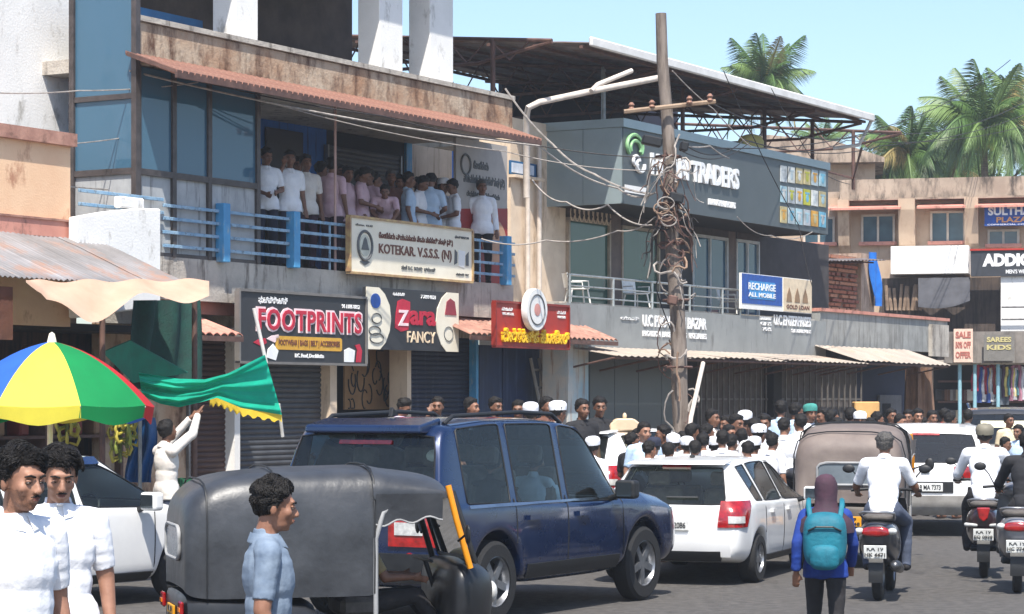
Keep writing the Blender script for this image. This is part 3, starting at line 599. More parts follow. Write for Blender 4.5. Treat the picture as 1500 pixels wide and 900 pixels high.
let(s,'ಕೋಟೆಕಾರು ವ್ಯವಸಾಯ ಸೇವಾ ಸಹಕಾರಿ ಸಂಘ (ನಿ.)',.22,.83,.64,.79,BRNL,.01); let(s,'KOTEKAR. V.S.S.S. (N)',.22,.82,.33,.57,BRNL,.012); let(s,'ಶಾಖೆ B.C. ROAD  ಬ್ರಾಂಚ್',.4,.68,.12,.2,GRYL); let(s,'ಫೋನ್ 08242 281',.85,.97,.82,.88,GRYL); let(s,'ಸ್ಥಾಪನೆ 1957',.86,.97,.09,.14,GRYL); let(s,'ನೋಂ. 1542',.04,.17,.86,.9,GRYL)
disc(s,.11,.5,.055,.27,GRYL,ring=.022); disc(s,.11,.5,.04,.2,M('emblem_pale',(206,206,190),None,6,.6)); poly(s,[(.08,.42),(.1,.62),(.11,.66),(.12,.62),(.14,.42)],GRYL,.012,.004,'emblem'); poly(s,[(.07,.2),(.11,.13),(.15,.2),(.11,.24)],GRYL,.01,0,'emblem'); poly(s,[(.845,.3),(.87,.34),(.87,.55),(.85,.6)],GRYL); poly(s,[(.945,.3),(.97,.3),(.97,.58),(.945,.5)],GRYL); poly(s,[(.88,.28),(.93,.25),(.94,.58),(.88,.6)],WHITEB)
s = board('black FOOTPRINTS shoe shop board above the grey shutter',ft(351,-.25),ft(535,-.25),-.25,2.52,3.47,BLACKB,M('frame_grey',(120,116,112),None,6,.5))
let(s,'ಫುಟ್‌ಪ್ರಿಂಟ್ಸ್',.14,.36,.83,.95,WHL,.01); let(s,'FOOTPRINTS',.12,.975,.43,.8,PINKL,.075,.012,1.06); let(s,'FOOTPRINTS',.135,.96,.46,.77,REDL,.02,.012,1.09,0,.012); let(s,'96 1186 8852',.8,.95,.84,.9,WHL)
poly(s,[(.27,.2),(.28,.18),(.79,.18),(.8,.2),(.8,.36),(.79,.38),(.28,.38),(.27,.36)],GOLD); let(s,'FOOTWEAR | BAGS | BELT | ACCESSORIES',.29,.78,.22,.33,BRNL,.02,.006,1,0,.008); let(s,'B.C. Road, Deralakatte',.42,.65,.06,.13,WHL,.02)
for a,m in (((.1,.27),REDL),((.2,.33),PINKL)): poly(s,[(a[0],a[1]),(a[0]+.06,a[1]-.05),(a[0]+.1,a[1]),(a[0]+.09,a[1]+.07),(a[0]+.04,a[1]+.05)],m)
poly(s,[(.2,.06),(.27,.02),(.29,.16),(.25,.26),(.21,.18)],WHL); poly(s,[(.82,.02),(.9,.02),(.91,.2),(.86,.24),(.82,.2)],WHL); poly(s,[(.92,.02),(.96,.02),(.97,.2),(.95,.3),(.91,.28),(.93,.2)],REDL)
s = board('Zara Fancy shop board with white ends beside the FOOTPRINTS board',ft(536,-.2),ft(671,-.2),-.2,2.74,3.66,BLACKB)
for sg in (0,1):
    P = [(0,0),(.14,0),(.2,.12),(.24,.3),(.255,.5),(.24,.72),(.19,.9),(.13,1),(0,1)]; poly(s,[((1-u if sg else u),v) for u,v in P],CREAMB,.012)
disc(s,.09,.78,.05,.12,BLUEL,.01,.012); 
for (u,v,a,c) in ((.1,.5,.05,.08),(.08,.3,.06,.07),(.1,.18,.07,.08)): disc(s,u,v,a,c,GRYL,ring=.008,dy=.012)
poly(s,[(.84,.62),(.97,.62),(.95,.85),(.9,.9),(.86,.84)],M('bag_red',(150,60,70)),.01,.012); disc(s,.88,.3,.05,.12,GRYL,ring=.006,dy=.012)
poly(s,[(.3,.36),(.36,.3),(.44,.34),(.46,.6),(.46,.8),(.38,.84),(.33,.8),(.31,.6)],REDL,.01); let(s,'Z',.33,.44,.4,.66,PINKL,.02,.008,1,0,.01); let(s,'ara',.46,.74,.42,.66,REDL,.03,.014); let(s,'FANCY',.43,.74,.13,.32,M('letter_cream',(240,214,180)),.01); let(s,'ಝಾರಾ ಫ್ಯಾನ್ಸಿ',.28,.4,.88,.94,WHL); let(s,'7 7899 0521',.58,.74,.87,.93,WHL)
s = board('red hotel board with yellow raised letters right of the Zara board',ft(726,-.72),ft(832,-.72),-.72,fz(780,508,-.72),fz(780,447,-.72),REDB,M('frame_red',(140,40,30),None,6,.5))
let(s,'ದೇರಳಕಟ್ಟೆ ಹೋಟೇಲ್',.07,.99,.08,.42,YELL,.03,.05); let(s,'ಸಸ್ಯಾಹಾರಿ',.08,.22,.82,.9,WHL); let(s,'VEG HOTEL',.08,.24,.72,.78,WHL); let(s,'ಸ್ವಾಗತ',.84,.96,.82,.9,WHL); let(s,'WELCOME',.84,.96,.72,.78,WHL)
b = MB(); cx, cz = ft(783,-.82), fz(783,454,-.82); ro = Matrix.Translation((cx,-.82,cz)) @ Matrix.Rotation(PI/2,4,'X')
t = T('round_sign','round white emblem sign fixed on top of the red board','sign',(cx,-.82,cz-.33)); b.lathe([(.001,.05),(.33,.05),(.34,.03),(.34,-.05),(.001,-.05)],32,(0,0,0),ro); t.part('disc',b,WHITEB,smooth=30)
b = MB(); b.tube([ro @ V((.24*math.cos(a*PI/16),.24*math.sin(a*PI/16),.052)) for a in range(33)],.012,6); t.part('ring',b,GRYL); b = MB(); b.lathe([(.001,.058),(.1,.056)],20,(0,0,0),ro); t.part('emblem',b,M('emblem_pinkish',(214,150,140)))
t = T('notice_board','tall grey and red notice board at the right end of the balcony','sign',(ft(707,.5),.5,FL)); t.x0,t.x1,t.y = ft(668,.5),ft(743,.5),.5; t.z0,t.z1 = FL+.05,fz(705,208,.5)
b = MB(); b.box(t.x0,t.x1,.5,.55,t.z0,t.z1); t.part('panel',b,M('board_grey',(170,164,158),(156,150,144),3,.6)); poly(t,[(0,0),(1,0),(1,.55),(0,.5)],M('print_red',(150,34,30),(130,28,26),3,.5)); disc(t,.72,.3,.24,.16,M('print_tan',(190,150,120)),.012,.01)
disc(t,.18,.82,.09,.07,GRYL,ring=.02); let(t,'ಕೋಟೆಕಾರು',.33,.62,.8,.86,GRYL,.02); let(t,'ವ್ಯವಸಾಯ ಸೇವಾ ಸಹಕಾರಿ ಸಂಘ (ನಿ.)',.14,.94,.68,.76,GRYL,.02); let(t,'ದೇರಳಕಟ್ಟೆ ಶಾಖೆ ಕೋಟೆಕಾರು',.2,.84,.6,.64,GRYL)
# ---- traders building ----
XC, XE = ft(913), ft(1213); ZF0, ZF1 = 5.5, 7.02
B = T('traders_building','grey clad two storey traders building behind the utility pole','building',((XC+XE)/2,0,0))
b = MB(); b.box(XC,XE,0,.05,ZF0,ZF1-.16); B.part('front_cladding',b,METD); 
for i,(a,c) in enumerate(((0,.78),(.79,1.8))): b = MB(); b.box(XC-.03,XC+.02,.02+a,.02+c,ZF0,ZF1-.16); B.part('side_cladding',b,METG)
b = MB(); b.box(XC-.06,XE+.03,-.04,.1,ZF1-.155,ZF1); B.part('top_trim',b,METG); b = MB(); b.box(XC-.06,XC+.1,.1,1.83,ZF1-.155,ZF1); B.part('top_trim',b,METG)
b = MB(); b.box(XC+.02,XE,.06,1.8,ZF0+.02,ZF0+.08); B.part('soffit',b,DARKIN); b = MB(); b.box(XE-.03,XE+.02,.05,1.8,ZF0,ZF1-.16); B.part('end_cladding',b,METD); b = MB(); b.box(XC+.05,XE-.05,.1,6,ZF1-.3,ZF1-.2); B.part('terrace_slab',b,CONC)
B.x0,B.x1,B.z0,B.z1,B.y = XC,XE,ZF0,ZF1-.16,0
def u_(px): return (ft(px)-XC)/(XE-XC)
def let2(txt,pa,pb,ya,yb,mat,bold=0,dep=.03):
    za, zb = fz((pa+pb)/2,yb), fz((pa+pb)/2,ya); b = MB(); text(b,txt,ft(pa),ft(pb),za,zb,0,dep,bold); return B.part('lettering',b,mat)
let2('HAJARI TRADERS',952,1080,236,276,WHL,.03,.05); let2('KIRANA & GENERAL MERCHANTS',1037,1076,294,303,WHL,.02)
b = MB(); b.box(ft(915),ft(946),-.012,0,fz(930,284),fz(930,273)); B.part('print_strip',b,WHITEB)
GRN = M('logo_green',(150,190,140),(120,170,120),8,.5)
for (cx,cy,r,a0,a1,m) in ((928,215,.3,-.6,3.9,GRN),(929,218,.2,-.4,3.6,GRN),(936,243,.16,2.2,6.6,WHL),(930,236,.12,0,5.2,WHL)):
    b = MB(); x, z = ft(cx), fz(cx,cy); b.tube([(x+r*math.cos(a0+(a1-a0)*i/14),-.03,z+r*.7*math.sin(a0+(a1-a0)*i/14)) for i in range(15)],.035,6); B.part('logo_stroke',b,m,smooth=60)
pc = [M('print_%d'%i,c,tuple(int(q*.75) for q in c),3.5,.5) for i,c in enumerate(((206,212,214),(172,204,214),(206,190,140),(216,218,212),(190,196,200),(184,200,206),(224,226,222),(196,196,60),(226,170,70),(120,190,216)))]
for r in range(3):
    for q in range(6):
        pa = 1141.5+q*11.4; x0 = ft(pa+1); x1 = ft(pa+10.2); px = pa+5; z1 = fz(px,243+r*30+q*1.6); z0 = fz(px,267+r*30+q*1.3); b = MB(); b.box(x0,x1,-.02,0,z0,z1)
        g = B.part('picture_tile',b,pc[(8 if (r,q) == (2,4) else 9 if (r,q) == (2,5) else 7 if (r,q) == (1,3) else 2 if (r,q) == (0,2) else (q*3+r)%7)],bev=.004)
        b = MB(); xm = (x0+x1)/2; b.ell((xm,-.022,(z0+z1)/2-.02),((x1-x0)*.24,.004,(z1-z0)*.26),10,6); b.box(x0+.05,x1-.05,-.024,-.02,z1-.1,z1-.06); B.part('product_print',b,pc[(q+r*2+4)%10],g)
# upper wall with windows
yw = 1.5; zc = ZF0+.02
b = MB(); b.box(ft(748,1.55),ft(832,1.55),1.55,2.2,0.13,7.0); B.part('corner_wall',b,CREAMP)
for a,c in ((832,894),(910,966),(1014,1066),(1078,1112)):
    xa, xc = ft(a,yw), ft(c,yw); zt = fz(a,{832:318,910:330,1014:342,1078:350}[a],yw)
    b = MB(); b.box(xa+.05,xc-.05,yw+.03,yw+.045,3.75,zt-.05); w = B.part('window_pane',b,GGLASS if a < 1000 else PGLASS)
    fm = M('frame_tan2',(176,160,140),(150,134,116),6,.5) if a < 1000 else M('frame_white',(206,206,204),None,6,.5)
    for q in ((xa,xa+.06,3.7,zt),(xc-.06,xc,3.7,zt),(xa,xc,zt-.06,zt)): b = MB(); b.box(q[0],q[1],yw-.02,yw+.08,q[2],q[3]); B.part('window_frame',b,fm,w)
    if a > 1000: b = MB(); b.box((xa+xc)/2-.03,(xa+xc)/2+.03,yw-.015,yw+.08,3.7,zt-.06); B.part('window_frame',b,fm,w)
    b = MB(); b.box(xa,xc,yw-.02,yw+.1,zt+.002,zc); tr = B.part('transom_panel',b,M('transom_dark',(84,74,68),(64,56,52),8,.7))
    if a == 832:
        for i in range(9): b = MB(); x = xa+.12+(xc-xa-.24)*i/8; b.tube([(x+.08*math.cos(j*.6),yw-.03,(zt+zc)/2+.14*math.sin(j*.6)) for j in range(11)],.012,5); B.part('scroll_work',b,CREAMP,tr)
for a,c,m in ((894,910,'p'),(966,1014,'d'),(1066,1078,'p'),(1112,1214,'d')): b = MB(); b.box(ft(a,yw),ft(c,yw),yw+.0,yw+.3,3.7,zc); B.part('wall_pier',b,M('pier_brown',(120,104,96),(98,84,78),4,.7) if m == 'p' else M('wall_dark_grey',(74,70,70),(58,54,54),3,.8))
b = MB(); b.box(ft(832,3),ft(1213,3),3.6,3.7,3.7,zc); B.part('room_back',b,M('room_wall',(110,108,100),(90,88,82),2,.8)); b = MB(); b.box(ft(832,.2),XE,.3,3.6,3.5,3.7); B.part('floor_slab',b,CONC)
# railing
yr = .22; zr0 = fz(960,457,yr)-.02; zr1 = fz(960,414,yr); STL = M('rail_steel',(196,198,196),(160,162,160),8,.3,.7)
for i in range(4): b = MB(); z = zr0+(zr1-zr0)*i/3+.0; b.tube([(ft(832,yr),yr,z),(ft(1086,yr),yr,z)],.022 if i == 3 else .014,8); B.part('rail',b,STL,smooth=60)
for px in (834,898,955,1010,1058,1084): b = MB(); b.tube([(ft(px,yr),yr,zr0-.1),(ft(px,yr),yr,zr1)],.03,8); B.part('rail_post',b,STL,smooth=60)
# shop band with lettering
xb0 = ft(862,.05); zb0 = fz(1040,517,.05); zb1 = fz(1040,459,.05); b = MB(); b.box(ft(830,.05),XE,.05,.3,zb0,zb1); B.part('shop_band',b,M('band_grey',(148,150,148),(132,134,132),1.5,.6,grime=(112,112,110),gk=.25,gs=(4,4,1)))
b = MB(); b.box(ft(830,.0)-.0,ft(866,.0),.04,.3,zb0-.0,zb0+.2); 
def let3(txt,pa,pb,ya,yb,mat,bold=0):
    pm = (pa+pb)/2; b = MB(); text(b,txt,ft(pa,.05),ft(pb,.05),fz(pm,yb,.05),fz(pm,ya,.05),.05,.02,bold); B.part('lettering',b,mat)
let3('U.C PROVISION BAZAR',941,1034,464,481,WHL,.02); let3('PROVISION  BAKERY  FRUITS  VEGETABLES',941,1034,487,495,WHL,.01); let3('ಯು.ಸಿ',909,935,464,469,WHL); let3('U.C ENTERPRISES',1133,1187,463,478,WHL,.02); let3('STATIONERY GIFTS',1159,1187,483,488,WHL); 
for i,w in enumerate(('STATIONERY','GIFTS','TOYS')): let3(w,1112+i*2,1129,464+i*8,469+i*8,WHL)
# ground floor fronts
zg = zb0
for i in range(4): b = MB(); xa, xc = ft(864,.35), ft(1002,.35); b.box(xa+(xc-xa)*i/4+.01,xa+(xc-xa)*(i+1)/4-.01,.35,.4,.13,zg); B.part('steel_panel',b,METD,bev=.006)
GR = M('grille_grey',(128,122,118),(100,94,90),6,.5,.3); MESHB = M('grille_back',(104,96,92),(84,76,72),5,.8)
for pa,pb in ((1018,1130),(1142,1262)):
    xa, xc = ft(pa,.45), ft(pb,.45); b = MB(); b.box(xa,xc,.56,.6,.13,zg); g = B.part('grille_backing',b,MESHB); n = 14
    for i in range(n+1): b = MB(); x = xa+(xc-xa)*i/n; b.box(x-.016,x+.016,.44,.47,.13,zg); B.part('grille_bar',b,GR,g)
    for z in (.7,1.35,2.0): b = MB(); b.box(xa,xc,.475,.5,z-.02,z+.02); B.part('grille_rail',b,GR,g)
b = MB(); b.box(ft(1130,.4),ft(1142,.4),.35,.6,.13,zg); B.part('pillar',b,DARKIN); b = MB(); b.box(ft(1002,.4),ft(1018,.4),.35,.6,.13,zg); B.part('pillar',b,DARKIN)
b = MB(); b.box(ft(832,-.2),ft(862,-.2),-.2,.3,.13,fz(846,497,-.2)); B.part('corner_pillar',b,M('pillar_blue_cream',(204,196,184),(150,178,190),1.2,.8,grime=(150,120,100),gk=.3)) 
# downpipes on the corner wall
for px in (773,790): b = MB(); b.tube([(ft(px,1.45),1.45,.2),(ft(px,1.45),1.45,6.6)],.045,8); B.part('downpipe',b,PIPEW,smooth=60)
t = T('small_window','small blue framed window with white papers beside the downpipe','window',(ft(770,1.5),1.5,5.2)); b = MB(); x0,x1,z0,z1 = ft(748,1.5),ft(789,1.5),fz(768,258,1.5),fz(768,238,1.5); b.box(x0,x1,1.5,1.54,z0,z1); t.part('panel',b,M('win_blue',(40,96,140)),bev=.004)
for a,c in ((.03,.4),(.55,.8)): b = MB(); b.box(x0+(x1-x0)*a,x0+(x1-x0)*c,1.48,1.5,z0+.03,z1-.04); t.part('paper',b,M('paper',(206,214,226)))
b = MB(); b.box(x0,x1+.05,1.4,1.54,z0-.06,z0-.01); t.part('sill',b,CREAMP)
# canopy
def canopy(label,pa,pb,y1,pya,pyb,za):
    xa, xc = ft(pa,y1), ft(pb,y1); z1 = fz((pa+pb)/2,(pya+pyb)/2,y1); t = T('shop_canopy',label,'canopy',((xa+xc)/2,y1,z1)); n = max(3,int((xc-xa)/1.4))
    for i in range(n):
        a = xa+(xc-xa)*i/n; c = xa+(xc-xa)*(i+1)/n; j = random.uniform(-.02,.02); b = MB(); b.grid(lambda u,v: (a-.02+(c-a+.04)*u,.04+(y1-.04)*v,za+(z1-za)*v+.012*math.sin(u*PI*12)+j*v),24,3,.008); t.part('canopy_sheet',b,CANOPY,smooth=70)
    b = MB(); b.tube([(xa,y1+.05,z1-.05),(xc,y1+.05,z1-.05)],.025,6); t.part('edge_pipe',b,RUSTS)
    for q in range(n+1): x = xa+(xc-xa)*q/n; b = MB(); b.tube([(x,.05,z1-.25),(x,y1+.05,z1-.05)],.018,6); t.part('bracket',b,RUSTS)
canopy('long cream sheet canopy below the grey shop band',905,1272,-1.05,526,526,zb0+.02)
canopy('cream sheet canopy sagging at the end of the grey wall',1262,1392,-1.0,530,533,fz(1320,512,0))
# ads on the railing
s = board('blue and cream advertising board at the end of the railing',ft(1086,.0),ft(1188,.0),-.01,fz(1136,456,0),fz(1136,405,0),WHITEB)
poly(s,[(0,.15),(.56,.15),(.56,.98),(0,.98)],BLUEL); poly(s,[(.1,.3),(.45,.3),(.45,.8),(.1,.8)],M('print_sky',(70,150,210)),.006,.009); let(s,'RECHARGE',.08,.46,.55,.75,WHL,.02,.006,1,0,.016); let(s,'ALL MOBILE',.08,.46,.35,.48,WHL,.02,.006,1,0,.016); poly(s,[(.58,.02),(1,.02),(1,.98),(.58,.98)],M('print_cream',(226,206,176))); 
for u in (.66,.78,.9): poly(s,[(u-.04,.3),(u+.04,.3),(u+.03,.5),(u,.72),(u-.03,.5)],M('print_tan2',(150,120,90)),.006,.009)
let(s,'GOLD LOAN',.62,.96,.1,.22,BRNL,.02,.006,1,0,.01)
# plastic chairs on the terrace
def chair(label,px,rz):
    x = ft(px,.75); t = T('plastic_chair',label,'chair',(x,.75,3.7),FAC,'white plastic chairs on the terrace',rz); m = M('plastic_white',(226,226,222),None,6,.4); t.o.scale = (.8,.8,.66)
    f = lambda q: (q[0]+x,q[1]+.75,q[2]+3.7)
    b = MB(); b.box(x-.21,x+.21,.54,.96,4.1,4.13); t.part('seat',b,m,bev=.01)
    b = MB(); b.grid(lambda u,v: f((-.2+.4*u,.2+.06*v+.04*(2*u-1)**2,.45+.4*v)),8,4,.015,(0,1,0)); t.part('backrest',b,m,smooth=60)
    for sx in (-1,1):
        for sy in (-1,1): b = MB(); b.tube([f((sx*.18,sy*.18,.41)),f((sx*.23,sy*.23,0))],.02,6); t.part('leg',b,m)
        b = MB(); b.tube([f((sx*.22,.2,.62)),f((sx*.24,-.18,.62)),f((sx*.22,-.2,.41))],.018,6); t.part('armrest',b,m)
for q in ((846,.8,'leftmost white plastic chair behind the terrace railing'),(932,-.4,'white plastic chair behind the railing left of the utility pole'),(1068,.3,'white plastic chair at the right end of the terrace railing')): chair(q[2],q[0],q[1])
# steel roof on the terrace
t = T('steel_roof','large sheet metal roof on steel trusses above the traders building','roof',(ft(980,-.3),-.3,ZF1)); ye = -.35; ze = fz(1160,143,ye); xa, xc = ft(690,2), ft(1276,ye); yr_ = 5.5; zr_ = ze+.55
n = 12
for i in range(n):
    a = xa+(xc-xa)*i/n; c = xa+(xc-xa)*(i+1)/n; b = MB(); b.grid(lambda u,v: (a+(c-a+.03)*u,ye+(yr_-ye)*v,ze+(zr_-ze)*v+.018*math.sin(2*PI*(a+(c-a)*u)/.25)),36,4,.006); t.part('roof_sheet',b,SHEETU,smooth=70)
b = MB(); b.box(xa,xc+.05,ye-.07,ye-.0,ze-.06,ze+.1); t.part('eave_gutter',b,WHITED,bev=.02)
b = MB(); b.tube([(xc,ye,ze-.05),(xc+.05,ye+.1,ze-.2),(xc+.05,ye+.3,ze-.55),(xc-.2,ye+.8,ze-.62)],.04,8); t.part('gutter_pipe',b,WHITED,smooth=60)
for i in range(7):
    y = ye+.15+(yr_-ye-.3)*i/6; z = ze+(zr_-ze)*(y-ye)/(yr_-ye)-.05; b = MB(); b.box(xa,xc,y-.03,y+.03,z-.05,z); t.part('purlin',b,RUSTS)
for i,px in enumerate((722,884,1000,1120,1190,1250)):
    x = ft(px,.9); y0 = .9; z = ze+(zr_-ze)*(y0-ye)/(yr_-ye)-.1; b = MB(); b.tube([(x,y0,ZF1-.25 if px > 800 else 6.4),(x,y0,z)],.045,8); t.part('column',b,STEEL if px == 884 else RUSTS,smooth=60)
    b = MB(); b.tube([(x,ye+.1,ze-.1),(x,yr_-.1,zr_-.12)],.035,6); t.part('rafter',b,RUSTS); b = MB(); b.tube([(x,ye+.1,ze-.12),(x,y0+.3,ze-.38),(x,yr_-.1,ze-.36)],.03,6); t.part('truss_chord',b,RUSTS)
    for k in range(6):
        ya = ye+.5+k*.85; za_ = ze+(zr_-ze)*(ya-ye)/(yr_-ye)-.1; b = MB(); b.tube([(x,ya,za_),(x,ya+.42,ze-.36),(x,ya+.85,za_+.08)],.018,5); t.part('truss_web',b,RUSTS)
b = MB(); b.tube([(ft(1190,.9),.9,ZF1+.05),(ft(1250,.9),.9,ZF1-.0),(ft(1262,-.2),-.2,ze-.65)],.03,6); t.part('brace',b,RUSTS)
b = MB(); b.box(ft(700,6),ft(960,6),5.4,5.5,6.9,9.2); t.part('rear_screen',b,M('screen_navy',(44,46,62),(34,36,48),3,.8))
b = MB(); b.tube([(ft(771,.4),.4,fz(771,290,.4)),(ft(771,.4),.4,fz(771,172,.4)),(ft(774,.3),.3,fz(774,158,.3)),(ft(790,.2),.2,fz(790,150,.2)),(ft(870,-.5),-.5,fz(870,133,-.5)),(ft(972,-.9),-.9,fz(972,113,-.9))],.055,10); b.tube([(ft(866,-.5),-.5,fz(866,134,-.5)),(ft(876,-.5),-.5,fz(876,124,-.5)),(ft(925,-.7),-.7,fz(925,104,-.7))],.045,8)
one('drain_pipe','long pale drain pipe bending over the grey cladding','pipe',b,PIPEW,(ft(771,.4),.4,5.4),smooth=60)
# yellow drum, plants and clutter on the terrace
b = MB(); x = ft(1100,.8); b.lathe([(.001,0),(.25,0),(.27,.05),(.26,.3),(.27,.5),(.22,.6),(.1,.64),(.001,.65)],18,(x,.8,ZF1-.2)); one('water_drum','pale yellow plastic drum standing on the roof terrace','drum',b,M('drum_yellow',(206,190,110),(186,170,96),3,.6),(x,.8,ZF1-.2),smooth=50)
# ---- brick shed and grey parapet beyond ----
ys = 2.6; t = T('brick_shed','ruined red brick shed under a tin lean-to roof','shed',(ft(1230,ys),ys,3.7)); xa, xc = ft(1184,ys), ft(1256,ys); z0, z1 = 3.6, fz(1220,372,ys)
b = MB(); b.box(xa,xc,ys+.03,ys+1.2,z0,z1); t.part('core_wall',b,M('mortar',(150,120,100),(120,96,82),6,.95)); BR = [M('brick_a',(168,104,80),(140,84,64),7,.9,bump=.5),M('brick_b',(150,92,76),(122,72,60),7,.9,bump=.5),M('brick_c',(184,130,104),(160,108,86),7,.9,bump=.5)]
bm_ = MB(); bm_.box(-.11,.11,-.05,.05,-.035,.035); bme = [bm_.mesh('brick') for _ in BR]
for q,m in zip(bme,BR): q.materials.append(m)
rows = int((z1-z0)/.105)
for r in range(rows):
    for c in range(int((xc-xa)/.24)):
        if random.random() < .06: continue
        x = xa+.12+c*.24+(.12 if r%2 else 0)
        if x > xc-.05: continue
        o = t.put('brick',bme[(r*7+c*3)%3],None,(x,ys+random.uniform(-.02,.03),z0+.06+r*.105)); o.rotation_euler = (0,random.uniform(-.04,.04),random.uniform(-.05,.05))
b = MB(); b.box(xc+.003,ft(1275,ys),ys-.1,ys+.9,z0,z1+.1); t.part('plaster_pier',b,M('pier_pinkgrey',(190,166,148),(164,140,122),3,.9,grime=(120,98,84),gk=.4))
n = 10
for i in range(n):
    a = ft(1128,ys-.6)+(ft(1292,ys-.6)-ft(1128,ys-.6))*i/n; c = a+(ft(1292,ys-.6)-ft(1128,ys-.6))/n; b = MB(); b.grid(lambda u,v: (a+(c-a)*u,ys-.7+2.2*v,fz(1128,384,ys)+(a+(c-a)*u-ft(1128,ys))*.055+.18*v+.014*math.sin(u*18.8)),18,3,.006); t.part('roof_sheet',b,SHEETU,smooth=70)
    b = MB(); b.tube([(a,ys-.65,fz(1128,388,ys)+(a-ft(1128,ys))*.055),(a,ys+.8,fz(1128,388,ys)+(a-ft(1128,ys))*.055+.12)],.02,5); t.part('rafter',b,RUSTS)
b = MB(); b.grid(lambda u,v: (ft(1274+12*u+6*v,ys-.2),ys-.2+.05*math.sin(u*8+v*5),fz(1280,370+78*v,ys-.2)),8,12,.01,(0,1,0)); one('blue_tarpaulin','bright blue tarpaulin strip hanging beside the brick shed','tarpaulin',b,M('tarp_blue',(36,120,210),(26,98,184),4,.5),(ft(1280,ys),ys-.2,3.8),smooth=70)
t = T('low_shop','low grey concrete shop front beyond the traders building','building',(ft(1300,.2),.2,0)); xa, xc = XE+.05, ft(1388,.2); z1 = fz(1300,464,.2); z0 = fz(1300,513,.2)
b = MB(); b.box(xa,xc,.2,.4,z0,z1); t.part('parapet',b,M('parapet_grey',(160,160,156),(136,136,132),2,.9,grime=(110,108,104),gk=.4,gs=(5,5,.8))); b = MB(); b.box(xa-.02,xc+.03,.15,.46,z1,z1+.07); t.part('coping',b,PINKP); b = MB(); b.box(xa,xc,.4,7,3.3,3.5); t.part('roof_slab',b,CONC)
b = MB(); b.box(ft(1366,.1),ft(1390,.1),.1,.2,z0-.1,z1-.1); t.part('end_pier',b,CONC); b = MB(); b.box(ft(1262,.6),ft(1366,.6),.9,1.0,.13,z0); t.part('dark_front',b,M('front_navy',(48,52,72),(38,42,58),3,.8)); b = MB(); b.box(ft(1290,.8),ft(1322,.8),.82,.88,.13,2.1); d = t.part('door',b,M('door_grey',(110,108,110),(90,88,90),4,.6),bev=.01); b = MB(); b.box(ft(1294,.8),ft(1305,.8),.8,.82,.5,1.9); t.part('door_panel',b,DARKIN,d)
b = MB(); b.box(xa,xc,.45,.9,z0-.25,z0); t.part('lintel',b,DARKIN)
t = T('tree_trunk','thick furrowed brown tree trunk standing under the end canopy','tree',(ft(1346,-.1),-.1,.13)); x = ft(1346,-.1); b = MB(); N = 18
def tr(u,v):
    a = 2*PI*u; r = (.36-.1*v)*(1+.18*math.sin(a*7+v*3)+.1*math.sin(a*13)); return (x+r*math.cos(a)*1.1,-.1+r*math.sin(a),.13+2.6*v)
b.grid(tr,56,10); t.part('trunk',b,M('bark',(150,116,92),(104,78,62),6,.95,bump=.7,bs=14,st=(1,1,.3)),smooth=70)
# ---- sulthan plaza block ----
SU = Frame((10.9,66,0), math.radians(-14)); sx = lambda px,y=0: fpx(SU,px,y); sz = lambda px,py,y=0: fpz(SU,px,py,y)
BG = M('plaza_beige',(190,168,144),(174,150,128),1.5,.85,grime=(140,112,92),gk=.25,gs=(2,2,.6)); PARA = M('plaza_parapet',(176,158,140),(150,132,116),1.5,.9,grime=(80,70,62),gk=.5,gs=(3,3,.9))
B = T('plaza_building','beige SULTHAN PLAZA building with stained parapet at the right','building',(sx(1350),0,0),SU)
xa, xc = sx(1120), sx(1640); b = MB(); b.box(xa,xc,0,8,0,sz(1350,288)); B.part('wall',b,BG)
b = MB(); b.box(sx(1232),xc,-.35,-.1,sz(1350,291),sz(1350,263)); B.part('parapet',b,PARA); b = MB(); b.box(xa,sx(1232),.1,.3,sz(1170,300),sz(1170,282)); B.part('parapet',b,PARA); b = MB(); b.box(sx(1230),xc,-.42,0,sz(1350,294),sz(1350,291)); B.part('cornice',b,PARA)
for pa,pb in ((1216,1322),(1346,1416),(1430,1560)): b = MB(); b.prism([(-.75,sz(1350,309)),(-.75,sz(1350,306)),(0,sz(1350,299)),(0,sz(1350,303))],sx(pa),sx(pb),'x'); B.part('sunshade',b,PINKP)
for pa,pb,pc_,pd in ((1265,1308,318,355),(1366,1411,313,354),(1180,1220,322,356),(1450,1490,340,358)):
    x0,x1,z0,z1 = sx(pa),sx(pb),sz(pa,pd),sz(pa,pc_); b = MB(); b.box(x0,x1,-.04,.02,z0,z1); w = B.part('window',b,M('plaza_glass',(66,92,104),(50,72,84),2,.15,spec=.8))
    for q in ((x0-.06,x0,z0,z1),(x1,x1+.06,z0,z1),(x0-.06,x1+.06,z1,z1+.06),((x0+x1)/2-.03,(x0+x1)/2+.03,z0,z1)): b = MB(); b.box(q[0],q[1],-.08,.02,q[2],q[3]); B.part('window_frame',b,M('frame_cream',(200,188,172)),w)
    b = MB(); b.box(x0-.12,x1+.12,-.15,.0,z0-.1,z0); B.part('sill',b,PINKP,w)
for pa,pb in ((1230,1246),(1318,1342),(1414,1434)): b = MB(); b.prism([(0,sz(1300,380)),(-.3,sz(1300,360)),(-.55,sz(1300,310)),(-.55,sz(1300,294)),(0,sz(1300,294))],sx(pa),sx(pb),'x'); B.part('buttress',b,BG)
b = MB(); b.box(sx(1310),sx(1422),-1.1,-.05,sz(1360,404),sz(1360,364)); B.part('white_fascia',b,WHITEW)
s = T('plaza_sign','blue SULTHAN PLAZA sign below the plaza parapet','sign',(sx(1475),-.5,sz(1475,330)),SU); s.x0,s.x1,s.z0,s.z1,s.y = sx(1442,-.5),sx(1530,-.5),sz(1475,331,-.5),sz(1475,300,-.5),-.5
